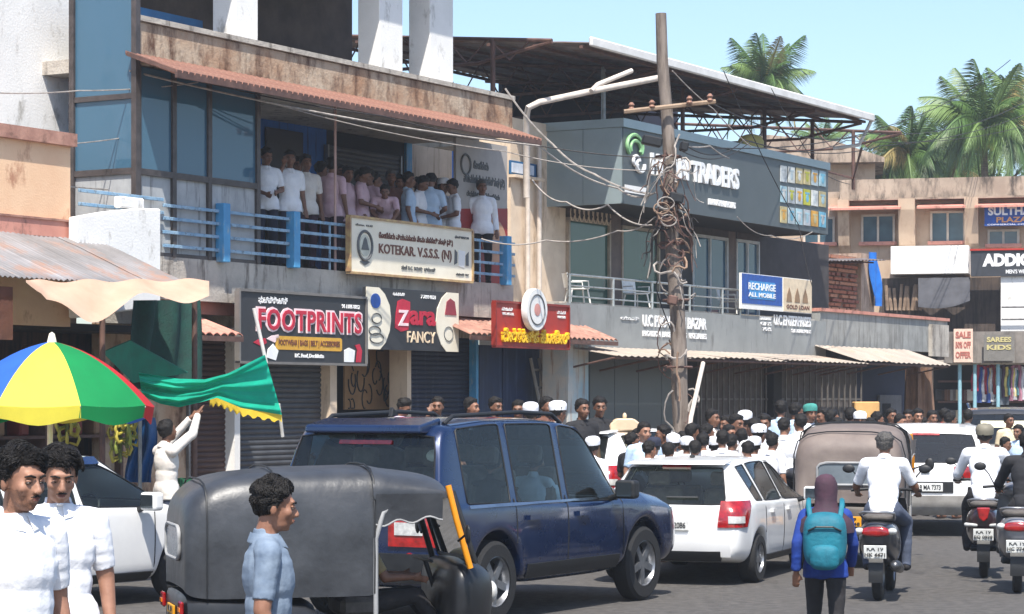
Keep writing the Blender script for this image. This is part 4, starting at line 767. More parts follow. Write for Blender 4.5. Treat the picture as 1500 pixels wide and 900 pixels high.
b = MB(); b.box(s.x0,s.x1,-.5,-.42,s.z0,s.z1); s.part('panel',b,BLUEL,bev=.01); let(s,'SULTHAN',.06,.92,.5,.9,WHL,.04); let(s,'PLAZA',.2,.72,.16,.42,M('letter_orange',(236,170,110)),.03); let(s,'COMMERCIAL COMPLEX',.05,.9,.03,.1,WHL)
s = T('shop_sign','dark ADDICT clothes shop sign at the right edge','sign',(sx(1470,-1.3),-1.3,sz(1470,405)),SU); s.x0,s.x1,s.z0,s.z1,s.y = sx(1422,-1.3),sx(1545,-1.3),sz(1470,405,-1.3),sz(1470,367,-1.3),-1.3
b = MB(); b.box(s.x0,s.x1,-1.3,-1.2,s.z0,s.z1); s.part('panel',b,M('sign_charcoal',(58,60,66),(48,50,54),3,.5),bev=.01); let(s,'ADDICT',.14,.83,.38,.88,WHL,.06); let(s,"MEN'S WEAR",.42,.72,.1,.26,WHL,.02)
b = MB(); b.box(s.x0-.02,s.x1,-1.34,-1.2,s.z1,s.z1+.05); s.part('top_trim',b,REDB)
b = MB(); b.grid(lambda u,v: (sx(1345+76*u,-2+.9*(1-v)),-2+.9*(1-v)+.05*math.sin(u*14+v*4),sz(1380,406+44*v-8*u*v+6*math.sin(u*PI)*v,-1.5)),24,8,.01); one('black_cloth_awning','sagging black cloth awning below the white fascia','awning',b,M('cloth_charcoal',(74,74,78),(58,58,62),3,.9),(sx(1380,-1.5),-1.5,sz(1380,450,-1.5)),SU,smooth=70)
# lower shops at the far right
b = MB(); b.box(sx(1292,-.6),sx(1466,-.6),-.6,-.03,sz(1380,505,-.6),sz(1380,407,-.6)); B.part('recess_shade_block',b,M('recess_shade_brown',(84,72,64),(60,50,46),2,.9,grime=(44,38,36),gk=.5))  # solid block; the shadow among the clutter is put into its dark brown
for i in range(9):
    px = 1300+i*6; b = MB(); b.tube([(sx(px,-.7),-.72,sz(px,455,-.7)),(sx(px+random.uniform(-5,5),-.7),-.7,sz(px,414+random.uniform(0,10),-.7))],.05,6); one('stacked_timber','%s timber pole leaning in the recess beside the blue tarpaulin' % ('first','second','third','fourth','fifth','sixth','seventh','eighth','ninth')[i],'timber',b,M('timber',(150,128,108),(116,96,80),6,.9),(sx(px,-.7),-.7,sz(px,455,-.7)),SU,smooth=60,group='timber poles in the recess')
b = MB(); b.box(sx(1466,-1.2),sx(1640,-1.2),-1.2,-.05,0,sz(1480,405)); B.part('white_column',b,WHITEW)
for i in range(5): b = MB(); z = sz(1480,450+i*18,-1.5); b.tube([(sx(1467,-1.5),-1.5,z),(sx(1600,-1.5),-1.5,z)],.03,6); B.part('balustrade_rail',b,STEEL)
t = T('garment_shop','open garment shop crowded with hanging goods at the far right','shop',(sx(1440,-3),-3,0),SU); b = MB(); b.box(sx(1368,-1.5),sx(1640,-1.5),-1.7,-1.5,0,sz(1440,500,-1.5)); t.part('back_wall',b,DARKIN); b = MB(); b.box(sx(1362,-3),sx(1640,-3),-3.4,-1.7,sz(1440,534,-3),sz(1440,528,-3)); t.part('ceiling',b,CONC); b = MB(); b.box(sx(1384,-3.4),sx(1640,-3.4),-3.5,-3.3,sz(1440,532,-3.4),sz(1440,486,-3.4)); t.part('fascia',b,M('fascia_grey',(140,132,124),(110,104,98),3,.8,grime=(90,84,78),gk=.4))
for i in range(5): b = MB(); z = .8+i*.55; b.box(sx(1374,-1.9),sx(1640,-1.9),-2.0,-1.7,z,z+.05); t.part('shelf',b,RUSTS)
for px in (1406,1428,1462): b = MB(); b.tube([(sx(px,-3.3),-3.3,0),(sx(px,-3.3),-3.3,sz(px,530,-3.3))],.05,8); t.part('post',b,M('post_cyan',(140,184,196)),smooth=60)
cs = ((190,60,90),(60,90,160),(226,226,226),(150,44,40),(200,180,140),(110,120,130),(80,60,80),(230,210,120),(90,140,150),(190,130,150),(230,230,235),(60,60,70))
cn = ('pink','blue','white','red','tan','grey','plum','yellow','teal','rose','pale','charcoal')
for i in range(12):
    px = 1434+i*6.2; x = sx(px,-3.1); z1 = sz(px,534+(i%3)*3,-3.1); h = .7+.25*((i*7)%4)/3; b = MB(); w = .22
    b.grid(lambda u,v: (x-w*(.75+.25*v)+2*w*(.75+.25*v)*u+.02*math.sin(v*9),-3.1+.05*math.sin(u*12+i),z1-h*v-.05*abs(2*u-1)*(1-v)),10,5,.02,(0,1,0)); one('hanging_garment','%s garment hanging in the far right garment shop' % cn[i],'garment',b,M('garment_'+cn[i],cs[i],tuple(int(q*.7) for q in cs[i]),5,.9),(x,-3.1,z1-h),SU,smooth=70,group='garments hanging in the shop')
wn = ('black','brown','grey','cream','maroon','white')
for i in range(12):
    px = 1378+(i%6)*8.2; z = .86+(i//6)*.55+.55; x = sx(px,-1.9); b = MB(); b.box(x-.13,x+.13,-2.02,-1.8,z,z+.3); cc = ((50,48,48),(110,78,56),(140,138,136),(200,186,160),(96,40,44),(214,212,208))[i%6]
    one('goods_box','%s box on the %s shelf of the far right shop' % (wn[i%6],('lower','upper')[i//6]),'box',b,M('gbox%d'%(i%6),cc),(x,-1.9,z),SU,bev=.02,group='boxes on the garment shop shelves')
for lab,pa,pb,ya,yb,y,m,txt,tm_ in (('red and white hanging banner at the corner of the grey wall',1397,1425,482,531,-3.6,M('ban_cream',(226,196,176)),('SALE','50% OFF','OFFER'),M('letter_faded_red',(176,104,92))),('grey hanging banner with yellow panel beside the garment shop',1441,1486,491,529,-3.7,M('ban_grey',(120,116,110)),('SAREES','KIDS'),M('letter_faded_yellow',(196,184,128)))):
    s = T('hanging_banner',lab,'banner',(sx((pa+pb)/2,y),y,sz(pa,yb,y)),SU); s.x0,s.x1,s.z0,s.z1,s.y = sx(pa,y),sx(pb,y),sz(pa,yb,y),sz(pa,ya,y),y; b = MB(); b.box(s.x0,s.x1,y,y+.03,s.z0,s.z1); s.part('panel',b,m)
    for i,w in enumerate(txt): let(s,w,.1,.9,.72-i*.3,.92-i*.3,tm_,.04)
# block behind, with hipped eave
F2 = Frame((8.6,80,0), math.radians(-8)); B = T('far_house','beige house with a sloping eave rising behind the traders roof','building',(fpx(F2,1230),0,0),F2); x0,x1 = fpx(F2,1100),fpx(F2,1282); zt = fpz(F2,1230,232); b = MB(); b.box(x0,x1,0,6,0,zt); B.part('wall',b,BG); b = MB(); b.prism([(x0-.2,zt+.6),(x0+.6,zt+.75),(fpx(F2,1225),zt+.5),(x1+.3,zt-.05),(x1+.3,zt-.2),(x0-.2,zt-.2)],-.6,6,'y'); B.part('roof',b,PARA); b = MB(); b.box(fpx(F2,1140),fpx(F2,1180),-.05,0,zt-1.6,zt-.4); B.part('window',b,DARKIN)
# ---------------- vehicles ----------------
from mathutils.bvhtree import BVHTree
TYRE = M('tyre',(30,30,31),(20,20,21),20,.85,bump=.4); RIM = M('rim_alloy',(150,152,156),(120,122,126),10,.35,.8); BLKP = M('black_plastic',(28,29,31),(20,21,23),12,.55)
CHROME = M('chrome',(190,192,196),None,4,.18,1); SEATM = M('car_seat',(96,90,86),(74,70,66),12,.8); TAILR = M('tail_lamp_red',(170,16,18),(120,8,10),14,.15,spec=.7,coat=.6); LAMPW = M('lamp_clear',(205,205,200),(170,170,168),20,.15,coat=.5)
LAMPO = M('lamp_amber',(220,120,20),None,14,.2); PLATE = M('number_plate_white',(222,222,216),(200,200,196),8,.4); PLATEY = M('number_plate_yellow',(226,160,30),(205,140,22),8,.4); INK = M('ink_black',(20,20,22),None,8,.5)
CGLASS = GLASS('car_glass',(232,244,238),.97,ior=1.3); CGLASSD = GLASS('car_glass_tinted',(196,210,214),.8)
SEAL = M('rubber_seal',(16,16,17),None,10,.6)
BLUEP = M('paint_blue',(3,32,72),(2,28,64),3,.28,.3,coat=1,spec=.5); WHITEP = M('paint_white',(228,228,226),(220,220,219),3,.32,coat=.8); DKP = M('paint_dark_grey',(58,58,60),(50,50,52),3,.35,.3,coat=.8)
def interp(tab, y):
    for a, b in zip(tab, tab[1:]):
        if a[0] <= y <= b[0]:
            t = (y-a[0])/max(1e-9,b[0]-a[0]); return [p+(q-p)*t for p,q in zip(a,b)]
    return list(tab[0] if y < tab[0][0] else tab[-1])
def wheel(th, y, x, r, w=.2, spokes=5):
    s = 1 if x > 0 else -1; m = Matrix.Translation((x,y,r)) @ Matrix.Rotation(PI/2*s,4,'Y')
    t = MB(); t.lathe([(r*.62,-w/2),(r*.9,-w/2),(r*.985,-w*.36),(r,-w*.15),(r,w*.15),(r*.985,w*.36),(r*.9,w/2),(r*.62,w/2)], 32, (0,0,0), m)
    wh = th.part('wheel', t, TYRE, smooth=40)
    k = MB(); k.lathe([(r*.64,-w*.3),(r*.64,w*.45),(r*.6,w*.47),(r*.56,w*.3),(r*.5,-w*.1)], 32, (0,0,0), m)
    for i in range(spokes):
        a = 2*PI*i/spokes; mm = m @ Matrix.Rotation(a,4,'Z'); k.box(r*.08,r*.6,-.035,.035,w*.2,w*.36,mm)
    k.lathe([(.001,w*.38),(r*.14,w*.36),(r*.16,w*.1)], 16, (0,0,0), m)
    th.part('rim', k, RIM, wh, smooth=35)
    d = MB(); d.lathe([(.001,-.0),(r*.6,-.0)], 24, (0,0,0), m); th.part('brake_disc', d, BLKP, wh)
def split_mat(me, names):
    res = {}
    for i, nm in enumerate(names):
        bm = bmesh.new(); bm.from_mesh(me)
        bmesh.ops.delete(bm, geom=[f for f in bm.faces if f.material_index != i], context='FACES')
        if bm.faces:
            for f in bm.faces: f.material_index = 0
            o = bpy.data.meshes.new(nm); bm.to_mesh(o); o.materials.clear()
            for p in o.polygons: p.use_smooth = True
            lp = []
            be = {e for e in bm.edges if e.is_boundary}
            while be:
                e = be.pop(); l = [e.verts[0], e.verts[1]]
                while True:
                    nx = next((q for q in l[-1].link_edges if q in be), None)
                    if nx is None: break
                    be.discard(nx); l.append(nx.other_vert(l[-1]))
                    if l[-1] is l[0]: break
                lp.append([v.co.copy() for v in l])
            res[nm] = (o, lp)
        bm.free()
    return res
class Car:
    def __init__(c, label, loc, phi, tab, wheels, wr, arch, sidewin, topwin, paint, group=None, name='car', cat='car', glass=None, belt_cr=.55, pil=.9, scale=(1,1,1), spokes=5, rails=False):
        th = c.th = T(name, label, cat, (0,0,0), Frame(loc, -phi), group); th.o.scale = scale
        ys = {round(r[0],4) for r in tab}
        for a,b,*_ in sidewin+topwin: ys |= {round(a,4), round(b,4)}
        for w in wheels:
            for q in (-1.12,-1,-.93,-.75,-.4,0,.4,.75,.93,1,1.12): ys.add(round(w+arch*q,4))
        ys = sorted(ys); o = [ys[0]]
        keep = {round(r[0],4) for r in tab}|{round(x,4) for a in sidewin+topwin for x in a[:2]}
        for y in ys[1:]:
            if y-o[-1] < .035 and y not in keep: continue
            o.append(y)
        ys = o; rows = []
        for y in ys:
            _, zb, zs, zr, wb, wrf = interp(tab, y); ar = 0
            for w in wheels:
                d = abs(y-w)
                if d < arch: zb = max(zb, wr+math.sqrt(arch*arch-d*d)); ar = 1
            z2 = zb+(.03 if ar else .09); z3 = max(zs-.3, z2+.06); z3 = min(z3, zs-.03); z2 = min(z2, z3-.02); hasg = zr-zs > .2
            zre = zr-(.075 if hasg else .02)
            if not hasg: zre = max(zre, zs+.004)
            h = [(0,zb),(wb*.88,zb),(wb*(.995 if ar else .975),z2),(wb*1.0,z3),(wb*.985,zs-.035),(wb*.955,zs),(wrf,zre),(wrf*pil,zr-.02 if hasg else zr-.006),(0,zr)]
            rows.append([(x,y,z) for x,z in h]+[(-x,y,z) for x,z in reversed(h[1:-1])])
        n = len(rows[0]); vs = [p for r in rows for p in r]; names = ['body']+[w[2] if len(w) > 2 else 'side_window' for w in sidewin for _ in (0,1)]
        names = ['body']; fm = []; fs = []
        sid = {}
        for w in sidewin:
            for s in (0,1): sid[(w,s)] = len(names); names.append('side_window#%d' % len(names))
        tid = {}
        for w in topwin: tid[w] = len(names); names.append(w[2])
        for i in range(len(rows)-1):
            ym = (ys[i]+ys[i+1])/2
            for k in range(n):
                fs.append((i*n+k, i*n+(k+1)%n, (i+1)*n+(k+1)%n, (i+1)*n+k)); mi = 0
                if k == 5 or k == 10:
                    for w in sidewin:
                        if w[0] < ym < w[1]: mi = sid[(w, 0 if k == 5 else 1)]
                if k in (7,8) :
                    for w in topwin:
                        if w[0] < ym < w[1]: mi = tid[w]
                fm.append(mi)
        fs += [tuple(range(n-1,-1,-1)), tuple((len(rows)-1)*n+k for k in range(n))]; fm += [0,0]
        me = bpy.data.meshes.new('loft'); me.from_pydata(vs, [], fs)
        for p, mi in zip(me.polygons, fm): p.material_index = mi
        for q in names: me.materials.append(BLKP)
        bm = bmesh.new(); bm.from_mesh(me); bmesh.ops.recalc_face_normals(bm, faces=bm.faces); bm.verts.ensure_lookup_table()
        cl = bm.edges.layers.float.get('crease_edge') or bm.edges.layers.float.new('crease_edge')
        CR = {1:.5,2:.3,4:.35,5:belt_cr,6:.35}
        for e in bm.edges:
            a, b = [v.index for v in e.verts]; ka, kb = a % n, b % n
            if ka == kb:
                kk = ka if ka <= 8 else n-ka; e[cl] = CR.get(kk, 0)
            if e.is_manifold and len(e.link_faces) == 2 and e.link_faces[0].material_index != e.link_faces[1].material_index: e[cl] = 1.0
        vl = bm.verts.layers.float.get('crease_vert') or bm.verts.layers.float.new('crease_vert')
        for v in bm.verts:
            ty = {e.verts[0].index % n == e.verts[1].index % n for e in v.link_edges if len(e.link_faces) == 2 and e.link_faces[0].material_index != e.link_faces[1].material_index}
            if len(ty) == 2: v[vl] = .8
        bm.to_mesh(me); bm.free()
        o = bpy.data.objects.new('tmp', me); COL.objects.link(o); ss = o.modifiers.new('s','SUBSURF'); ss.levels = 2; ss.render_levels = 2
        fin = bpy.data.meshes.new_from_object(o.evaluated_get(bpy.context.evaluated_depsgraph_get())); bpy.data.objects.remove(o)
        c.bvh = BVHTree.FromPolygons([v.co.copy() for v in fin.vertices], [tuple(p.vertices) for p in fin.polygons])
        parts = split_mat(fin, names); seal = []
        for nm in names:
            if nm not in parts: continue
            m, lp = parts[nm]
            if nm == 'body':
                for p in m.polygons: p.use_smooth = True
                m.set_sharp_from_angle(angle=math.radians(38)); c.body = obj('body', m, paint, th.o)
            else:
                g = obj(nm.split('#')[0], m, glass or CGLASS, th.o)
                for l in lp:
                    k = MB(); k.tube(l, .009, 6, False); me2 = k.mesh('s'); fixmesh(me2, 60); obj('window_seal', me2, SEAL, g)
        for w in wheels:
            wbm = interp(tab, w)[4]
            for s in (-1,1): wheel(th, w, s*(wbm-.11), wr, .2, spokes)
        c.tab = tab
    def hit(c, o, d):
        r = c.bvh.ray_cast(V(o), V(d).normalized()); return (r[0], r[1]) if r[0] else (None, None)
    def patch(c, name, fn, nu, nv, mat, off=.012, parent=None, bev=0):
        """fn(u,v) -> (ray origin, ray direction); a piece that hugs the body"""
        k = MB(); ps = []; 
        for j in range(nv+1):
            for i in range(nu+1):
                o, d = fn(i/nu, j/nv); p, nn = c.hit(o, d)
                if p is None: ps.append(None); continue
                ps.append((p, nn if nn.dot(V(d)) < 0 else -nn))
        good = [q for q in ps if q]
        if not good: return None
        for i,q in enumerate(ps):
            if q is None: ps[i] = min(good, key=lambda g: abs(ps.index(g)-i))
        w = nu+1; N = len(ps); vs = [p+q*off for p,q in ps]+[p-q*.02 for p,q in ps]
        fs = [(j*w+i, j*w+i+1, (j+1)*w+i+1, (j+1)*w+i) for j in range(nv) for i in range(nu)]
        bd = list(range(w))+[j*w+nu for j in range(1,nv+1)]+[nv*w+i for i in range(nu-1,-1,-1)]+[j*w for j in range(nv-1,0,-1)]
        fs += [(bd[i], bd[i]+N, bd[(i+1)%len(bd)]+N, bd[(i+1)%len(bd)]) for i in range(len(bd))]
        k.add(vs, fs); return c.th.part(name, k, mat, parent, smooth=50)
    def seam(c, pts, s=1, r=.006):
        k = MB(); q = []
        for y,z in pts:
            p, nn = c.hit((s*2,y,z), (-s,0,0))
            if p: q.append(p+V((s*.001,0,0)))
        if len(q) > 1: k.tube(q, r, 5); c.th.part('door_gap', k, SEAL)
    def rear(c, name, x0, x1, z0, z1, mat, off=.012, nu=4, nv=3, y=-4, parent=None): return c.patch(name, lambda u,v: ((x0+(x1-x0)*u, y, z0+(z1-z0)*v), (0,1,0)), nu, nv, mat, off, parent)
    def side(c, name, y0, y1, z0, z1, mat, s=1, off=.012, nu=4, nv=3): return c.patch(name, lambda u,v: ((s*3, y0+(y1-y0)*u, z0+(z1-z0)*v), (-s,0,0)), nu, nv, mat, off)
    def corner(c, name, s, pts, z0, z1, mat, off=.012, nu=8, nv=4, yc=None, lean=0):
        """wraps from the rear face round to the side; pts = (angle0, angle1)"""
        yc = yc if yc is not None else c.tab[0][0]+.45
        def fn(u,v):
            a = pts[0]+(pts[1]-pts[0])*u; d = V((-s*math.sin(a), math.cos(a), 0)); o = V((s*.5, yc+lean*v, z0+(z1-z0)*v))-d*3; return o, d
        return c.patch(name, fn, nu, nv, mat, off)
    def seats(c, ys, xw, zs=.72, back=.62, bench=False):
        for y in ys:
            for s in (-1,1):
                k = MB(); k.box(s*xw-.24,s*xw+.24,y-.05,y+.45,zs-.3,zs-.1); st = c.th.part('seat', k, SEATM, bev=.04, seg=2)
                k = MB(); k.obox((s*xw,y-.12,zs+back*.4), (.46,.13,back), -.16); c.th.part('seat_back', k, SEATM, st, bev=.05, seg=2)
                k = MB(); k.obox((s*xw,y-.22,zs+back*.4+back*.5+.12), (.26,.1,.17), -.12); c.th.part('headrest', k, SEATM, st, bev=.04, seg=2)
    def cabin(c, y0, y1, w, z, ydash):
        k = MB(); k.box(-w,w,y0,y1,z,z+.03); c.th.part('cabin_floor', k, SEATM)
        k = MB(); k.box(-w,w,ydash,ydash+.3,z+.3,z+.56); c.th.part('dashboard', k, BLKP, bev=.05)
        k = MB(); m = Matrix.Translation((.36,ydash-.14,z+.56)) @ Matrix.Rotation(1.1,4,'X')
        k.tube([m @ V((.18*math.cos(a*PI/10),.18*math.sin(a*PI/10),0)) for a in range(21)], .016, 8); k.cap(m @ V((-.18,0,0)), m @ V((.18,0,0)), .014,.014,6)
        c.th.part('steering_wheel', k, BLKP, smooth=60)
    def mirror(c, s, y, z, x, mat):
        k = MB(); k.cap((s*(x-.02),y,z-.06),(s*(x+.1),y-.02,z-.02),.03,.025); k2 = MB(); k2.box(s*(x+.17)-.11,s*(x+.17)+.11,y-.07,y+.06,z-.06,z+.12); m = c.th.part('wing_mirror', k2, mat, bev=.035, seg=3); c.th.part('mirror_arm', k, BLKP, m, smooth=60)
        k = MB(); k.box(s*(x+.17)-.08,s*(x+.17)+.08,y-.078,y-.072,z-.035,z+.095); c.th.part('mirror_glass', k, M('mirror_dark',(70,78,84),None,5,.08,.6), m)
    def plate(c, x, z, txt1, w=.5, h=.12, y=-4, mat=None, txt2=None):
        p, nn = c.hit((x,y,z),(0,1,0)); y0 = p.y-.03
        k = MB(); k.box(x-w/2,x+w/2,y0,y0+.03,z-h/2,z+h/2); pl = c.th.part('number_plate', k, mat or PLATE, bev=.004)
        k = MB()
        if txt2: text(k,txt1,x-w*.42,x+w*.42,z+.01,z+h*.42,y0,.004,.02); text(k,txt2,x-w*.42,x+w*.42,z-h*.42,z-.01,y0,.004,.02)
        else: text(k,txt1,x-w*.44,x+w*.44,z-h*.3,z+h*.3,y0,.004,.02)
        c.th.part('lettering', k, INK, pl)
SUV = [(-2.33,.5,.98,1.0,.78,.72),(-2.31,.4,1.03,1.05,.89,.84),(-2.27,.36,1.06,1.1,.925,.87),(-2.1,.34,1.08,1.7,.935,.77),(-2.0,.33,1.08,1.8,.935,.76),(-1.3,.32,1.07,1.845,.945,.76),(-.4,.32,1.05,1.85,.945,.76),(.2,.32,1.03,1.81,.945,.755),(.42,.32,1.03,1.76,.945,.75),(1.08,.33,1.02,1.13,.94,.76),(1.5,.34,1.0,1.1,.935,.8),(2.08,.36,.93,1.02,.91,.74),(2.27,.4,.8,.86,.84,.6),(2.33,.5,.7,.74,.72,.5)]
HATCH = [(-1.93,.5,.74,.76,.66,.58),(-1.91,.36,.84,.87,.75,.66),(-1.86,.3,.93,.97,.815,.71),(-1.52,.25,.99,1.41,.855,.575),(-1.36,.24,1.0,1.47,.865,.585),(-.7,.22,.98,1.52,.868,.605),(-.1,.22,.97,1.515,.868,.6),(.3,.22,.96,1.46,.868,.6),(1.05,.24,.94,.99,.865,.68),(1.5,.27,.86,.9,.85,.66),(1.82,.3,.72,.75,.78,.56),(1.92,.4,.6,.63,.62,.45)]
def loft(rows, sub=2, capa=True, capb=True, closed=True, crease=None):
    n = len(rows[0]); vs = [p for r in rows for p in r]; rng = n if closed else n-1
    fs = [(i*n+k, i*n+(k+1)%n, (i+1)*n+(k+1)%n, (i+1)*n+k) for i in range(len(rows)-1) for k in range(rng)]
    if capa: fs.append(tuple(range(n-1,-1,-1)))
    if capb: fs.append(tuple((len(rows)-1)*n+k for k in range(n)))
    me = bpy.data.meshes.new('loft'); me.from_pydata([tuple(p) for p in vs], [], fs); fixmesh(me)
    if sub:
        o = bpy.data.objects.new('tmp', me); COL.objects.link(o); q = o.modifiers.new('s','SUBSURF'); q.levels = sub; q.render_levels = sub
        fin = bpy.data.meshes.new_from_object(o.evaluated_get(bpy.context.evaluated_depsgraph_get())); bpy.data.objects.remove(o); me = fin
    for p in me.polygons: p.use_smooth = True
    me.set_sharp_from_angle(angle=math.radians(45)); return me
def xsec(y, pts): return [(x,y,z) for x,z in pts]+[(-x,y,z) for x,z in reversed(pts) if x > 1e-6]
def D(a): return math.radians(a)
# --- blue SUV in the middle ---
c = Car('dark blue SUV in the middle of the traffic behind the black auto rickshaw', (-.2,23.0,0), D(31), SUV, [-1.42,1.42], .37, .44, [(-1.86,-1.14),(-1.02,-.2),(-.08,.9)], [(-2.27,-2.1,'rear_window'),(.42,1.06,'windscreen')], BLUEP, pil=.93)
c.cabin(-1.9,1.0,.8,.5,.62); c.seats([-1.35,-.5,.3],.38,.8); c.mirror(1,.72,1.1,.93,BLKP); c.mirror(-1,.72,1.1,.93,BLKP)
k = MB(); k.prism([(-2.2,1.7),(-2.19,1.77),(-1.85,1.835),(-1.85,1.7)], -.62, .62, 'x'); c.th.part('roof_spoiler', k, BLUEP, bev=.02, seg=2)
c.rear('brake_light',-.28,.28,1.6,1.635,TAILR,.015); c.rear('rear_wiper',-.02,.25,1.12,1.14,BLKP,.03)
for s in (-1,1):
    c.corner('tail_lamp',s,(-.25,.75),.72,1.04,TAILR,.02); c.corner('lamp_lens',s,(-.1,.5),.82,.93,LAMPW,.03,6,2)
    k = MB(); k.tube([(s*.64,-1.85,1.78),(s*.65,-1.72,1.85),(s*.66,-.6,1.88),(s*.66,.0,1.86),(s*.65,.2,1.77)],.02,8); c.th.part('roof_rail',k,BLKP,smooth=60)
    c.seam([(-1.08,z/10) for z in range(5,12)],s); c.seam([(-.14,z/10) for z in range(4,12)],s); c.seam([(.95,z/10) for z in range(4,12)],s)
    for y in (-.9,0.02): c.side('door_handle',y,y+.2,.9,.945,BLUEP,s,.035,4,2)
    c.side('sill_cladding',-.88,.86,.38,.5,BLKP,s,.02,10,2); c.side('chrome_strip',-1.86,.5,1.035,1.06,CHROME,s,.012,14,1)
    k = MB(); k.tube([(s*.6,-2.31,.62),(s*.6,-2.35,.62)],.05,8); c.th.part('reflector',k,TAILR)
c.rear('rear_bumper',-.86,.86,.42,.66,BLKP,.05,10,3); c.plate(0,.86,'KA 19 MD 4127')
k = MB(); k.prism([(-1.75,1.84),(-1.62,1.85),(-1.72,1.93)],-.02,.02,'x'); c.th.part('antenna_fin',k,BLKP,bev=.006)
k = MB(); k.ell((.38,-1.6,1.48),(.1,.03,.07),14,10); c.th.part('decal',k,WHITEP)
# --- white hatchback ---
def hatch(label, loc, phi, sc=(1,1,1), paint=WHITEP, plate='KA 19 MH 2086', full=True, group=None):
    c = Car(label, loc, phi, HATCH, [-1.2,1.22], .3, .345, [(-1.3,-1.02),(-.92,-.16),(-.08,.9)], [(-1.86,-1.52,'rear_window'),(.3,1.03,'windscreen')], paint, scale=sc, group=group)
    c.cabin(-1.5,1.0,.74,.35,.5); c.seats([-.75,.1],.36,.62,.56); c.mirror(1,.62,.98,.86,paint); c.mirror(-1,.62,.98,.86,paint)
    for s in (-1,1):
        c.corner('tail_lamp',s,(.15,.95),.7,1.0,TAILR,.018,8,5,lean=.18); c.corner('lamp_lens',s,(.4,.8),.75,.83,LAMPW,.026,5,2)
        c.seam([(-.96,z/10) for z in range(5,11)],s); c.seam([(-.12,z/10) for z in range(3,11)],s); c.seam([(.82,z/10) for z in range(3,10)],s)
        for y in (-.75,.0): c.side('door_handle',y,y+.17,.83,.87,paint,s,.03,4,2)
        c.side('sill_trim',-.8,.8,.24,.32,BLKP,s,.015,8,2)
    c.rear('rear_bumper',-.7,.7,.36,.6,paint,.03,10,3); c.rear('bumper_trim',-.6,.6,.33,.42,BLKP,.045,10,2); c.plate(0,.72,plate)
    k = MB(); k.prism([(-1.58,1.43),(-1.55,1.455),(-1.3,1.485),(-1.3,1.45)],-.55,.55,'x'); sp = c.th.part('roof_spoiler',k,paint,bev=.015,seg=2)
    c.rear('brake_light',-.16,.16,1.385,1.41,TAILR,.02); c.rear('rear_wiper',-.03,.32,1.03,1.045,BLKP,.025)
    k = MB(); k.tube([(0,-.9,1.5),(0,-1.02,1.62)],.006,5); k.ell((0,-.9,1.515),(.03,.05,.02)); c.th.part('antenna',k,BLKP)
    c.rear('badge',-.05,.05,.86,.93,CHROME,.012,2,2); return c
hatch('white hatchback with red tail lamps in front of the dark blue SUV', (2.32,27.5,0), D(20), (1,1,.9))
c = hatch('white hatchback parked beside the rainbow umbrella behind the two young men', (-4.68,23.3,0), D(38), (1,1,1))
for y0,y1 in ((-.92,-.14),(-.06,.3)): c.side('window_visor',y0,y1,1.4 if y1<0 else 1.36,1.45 if y1<0 else 1.42,M('visor_blue',(30,52,92),(24,42,76),5,.2,coat=.5),1,.03,6,2)
hatch('white car with dark side glass half hidden behind the dark blue SUV', (1.75,34.6,.06), D(34), (1,1,1.02))
# --- white crossover on the right ---
SUVW = [(y,a,b,z-.2 if z > 1.3 else z-.02,w-.03,q-.02) for y,a,b,z,w,q in SUV]
c = Car('white crossover between the brown auto rickshaw and the scooters', (6.45,37.0,0), D(11), SUVW, [-1.42,1.42], .34, .4, [(-1.86,-1.2),(-1.02,-.2),(-.08,.9)], [(-2.27,-2.1,'rear_window'),(.42,1.06,'windscreen')], WHITEP, pil=.9, glass=CGLASSD)
c.cabin(-1.9,1.0,.8,.45,.62); c.seats([-.5,.3],.38,.7); c.mirror(1,.72,1.05,.9,WHITEP)
for s in (-1,1): c.corner('tail_lamp',s,(-.2,.7),.86,1.02,TAILR,.02)
c.rear('brake_light',-.2,.2,1.47,1.5,TAILR,.015); c.rear('lower_bumper',-.84,.84,.36,.6,M('trim_grey',(150,146,140),(130,126,120),6,.5),.05,10,3); c.rear('plate_recess',-.4,.4,.64,.8,BLKP,.012,6,2); c.plate(0,.72,'KA 19 MA 7373',.5,.12)
c.rear('badge',-.06,.06,.92,.99,CHROME,.012,2,2); c.rear('window_sticker',-.55,-.35,1.36,1.46,RED_C,.012,2,2)
for s in (-1,1): c.seam([(-1.08,z/10) for z in range(5,11)],s); c.seam([(-.14,z/10) for z in range(4,11)],s)
# --- dark SUV far right ---
c = Car('dark grey SUV with a pale strip across its rear window at the far right', (10.35,50.4,0), D(12), SUV, [-1.42,1.42], .37, .44, [(-1.86,-1.14),(-1.02,-.2),(-.08,.9)], [(-2.27,-2.1,'rear_window'),(.42,1.06,'windscreen')], DKP, pil=.93, glass=CGLASSD)
c.cabin(-1.9,1.0,.8,.5,.62); c.seats([-.5,.3],.38,.8)
for s in (-1,1):
    c.corner('tail_lamp',s,(-.25,.75),.72,1.04,TAILR,.02); k = MB(); k.tube([(s*.66,-1.85,1.8),(s*.7,-1.7,1.9),(s*.7,0,1.9),(s*.68,.2,1.82)],.025,8); c.th.part('roof_rail',k,CHROME,smooth=60)
c.rear('sun_strip',-.42,.55,1.42,1.56,M('strip_cream',(232,226,196),(215,208,178),5,.5),.015); c.plate(0,.86,'KA 19 P 5512')
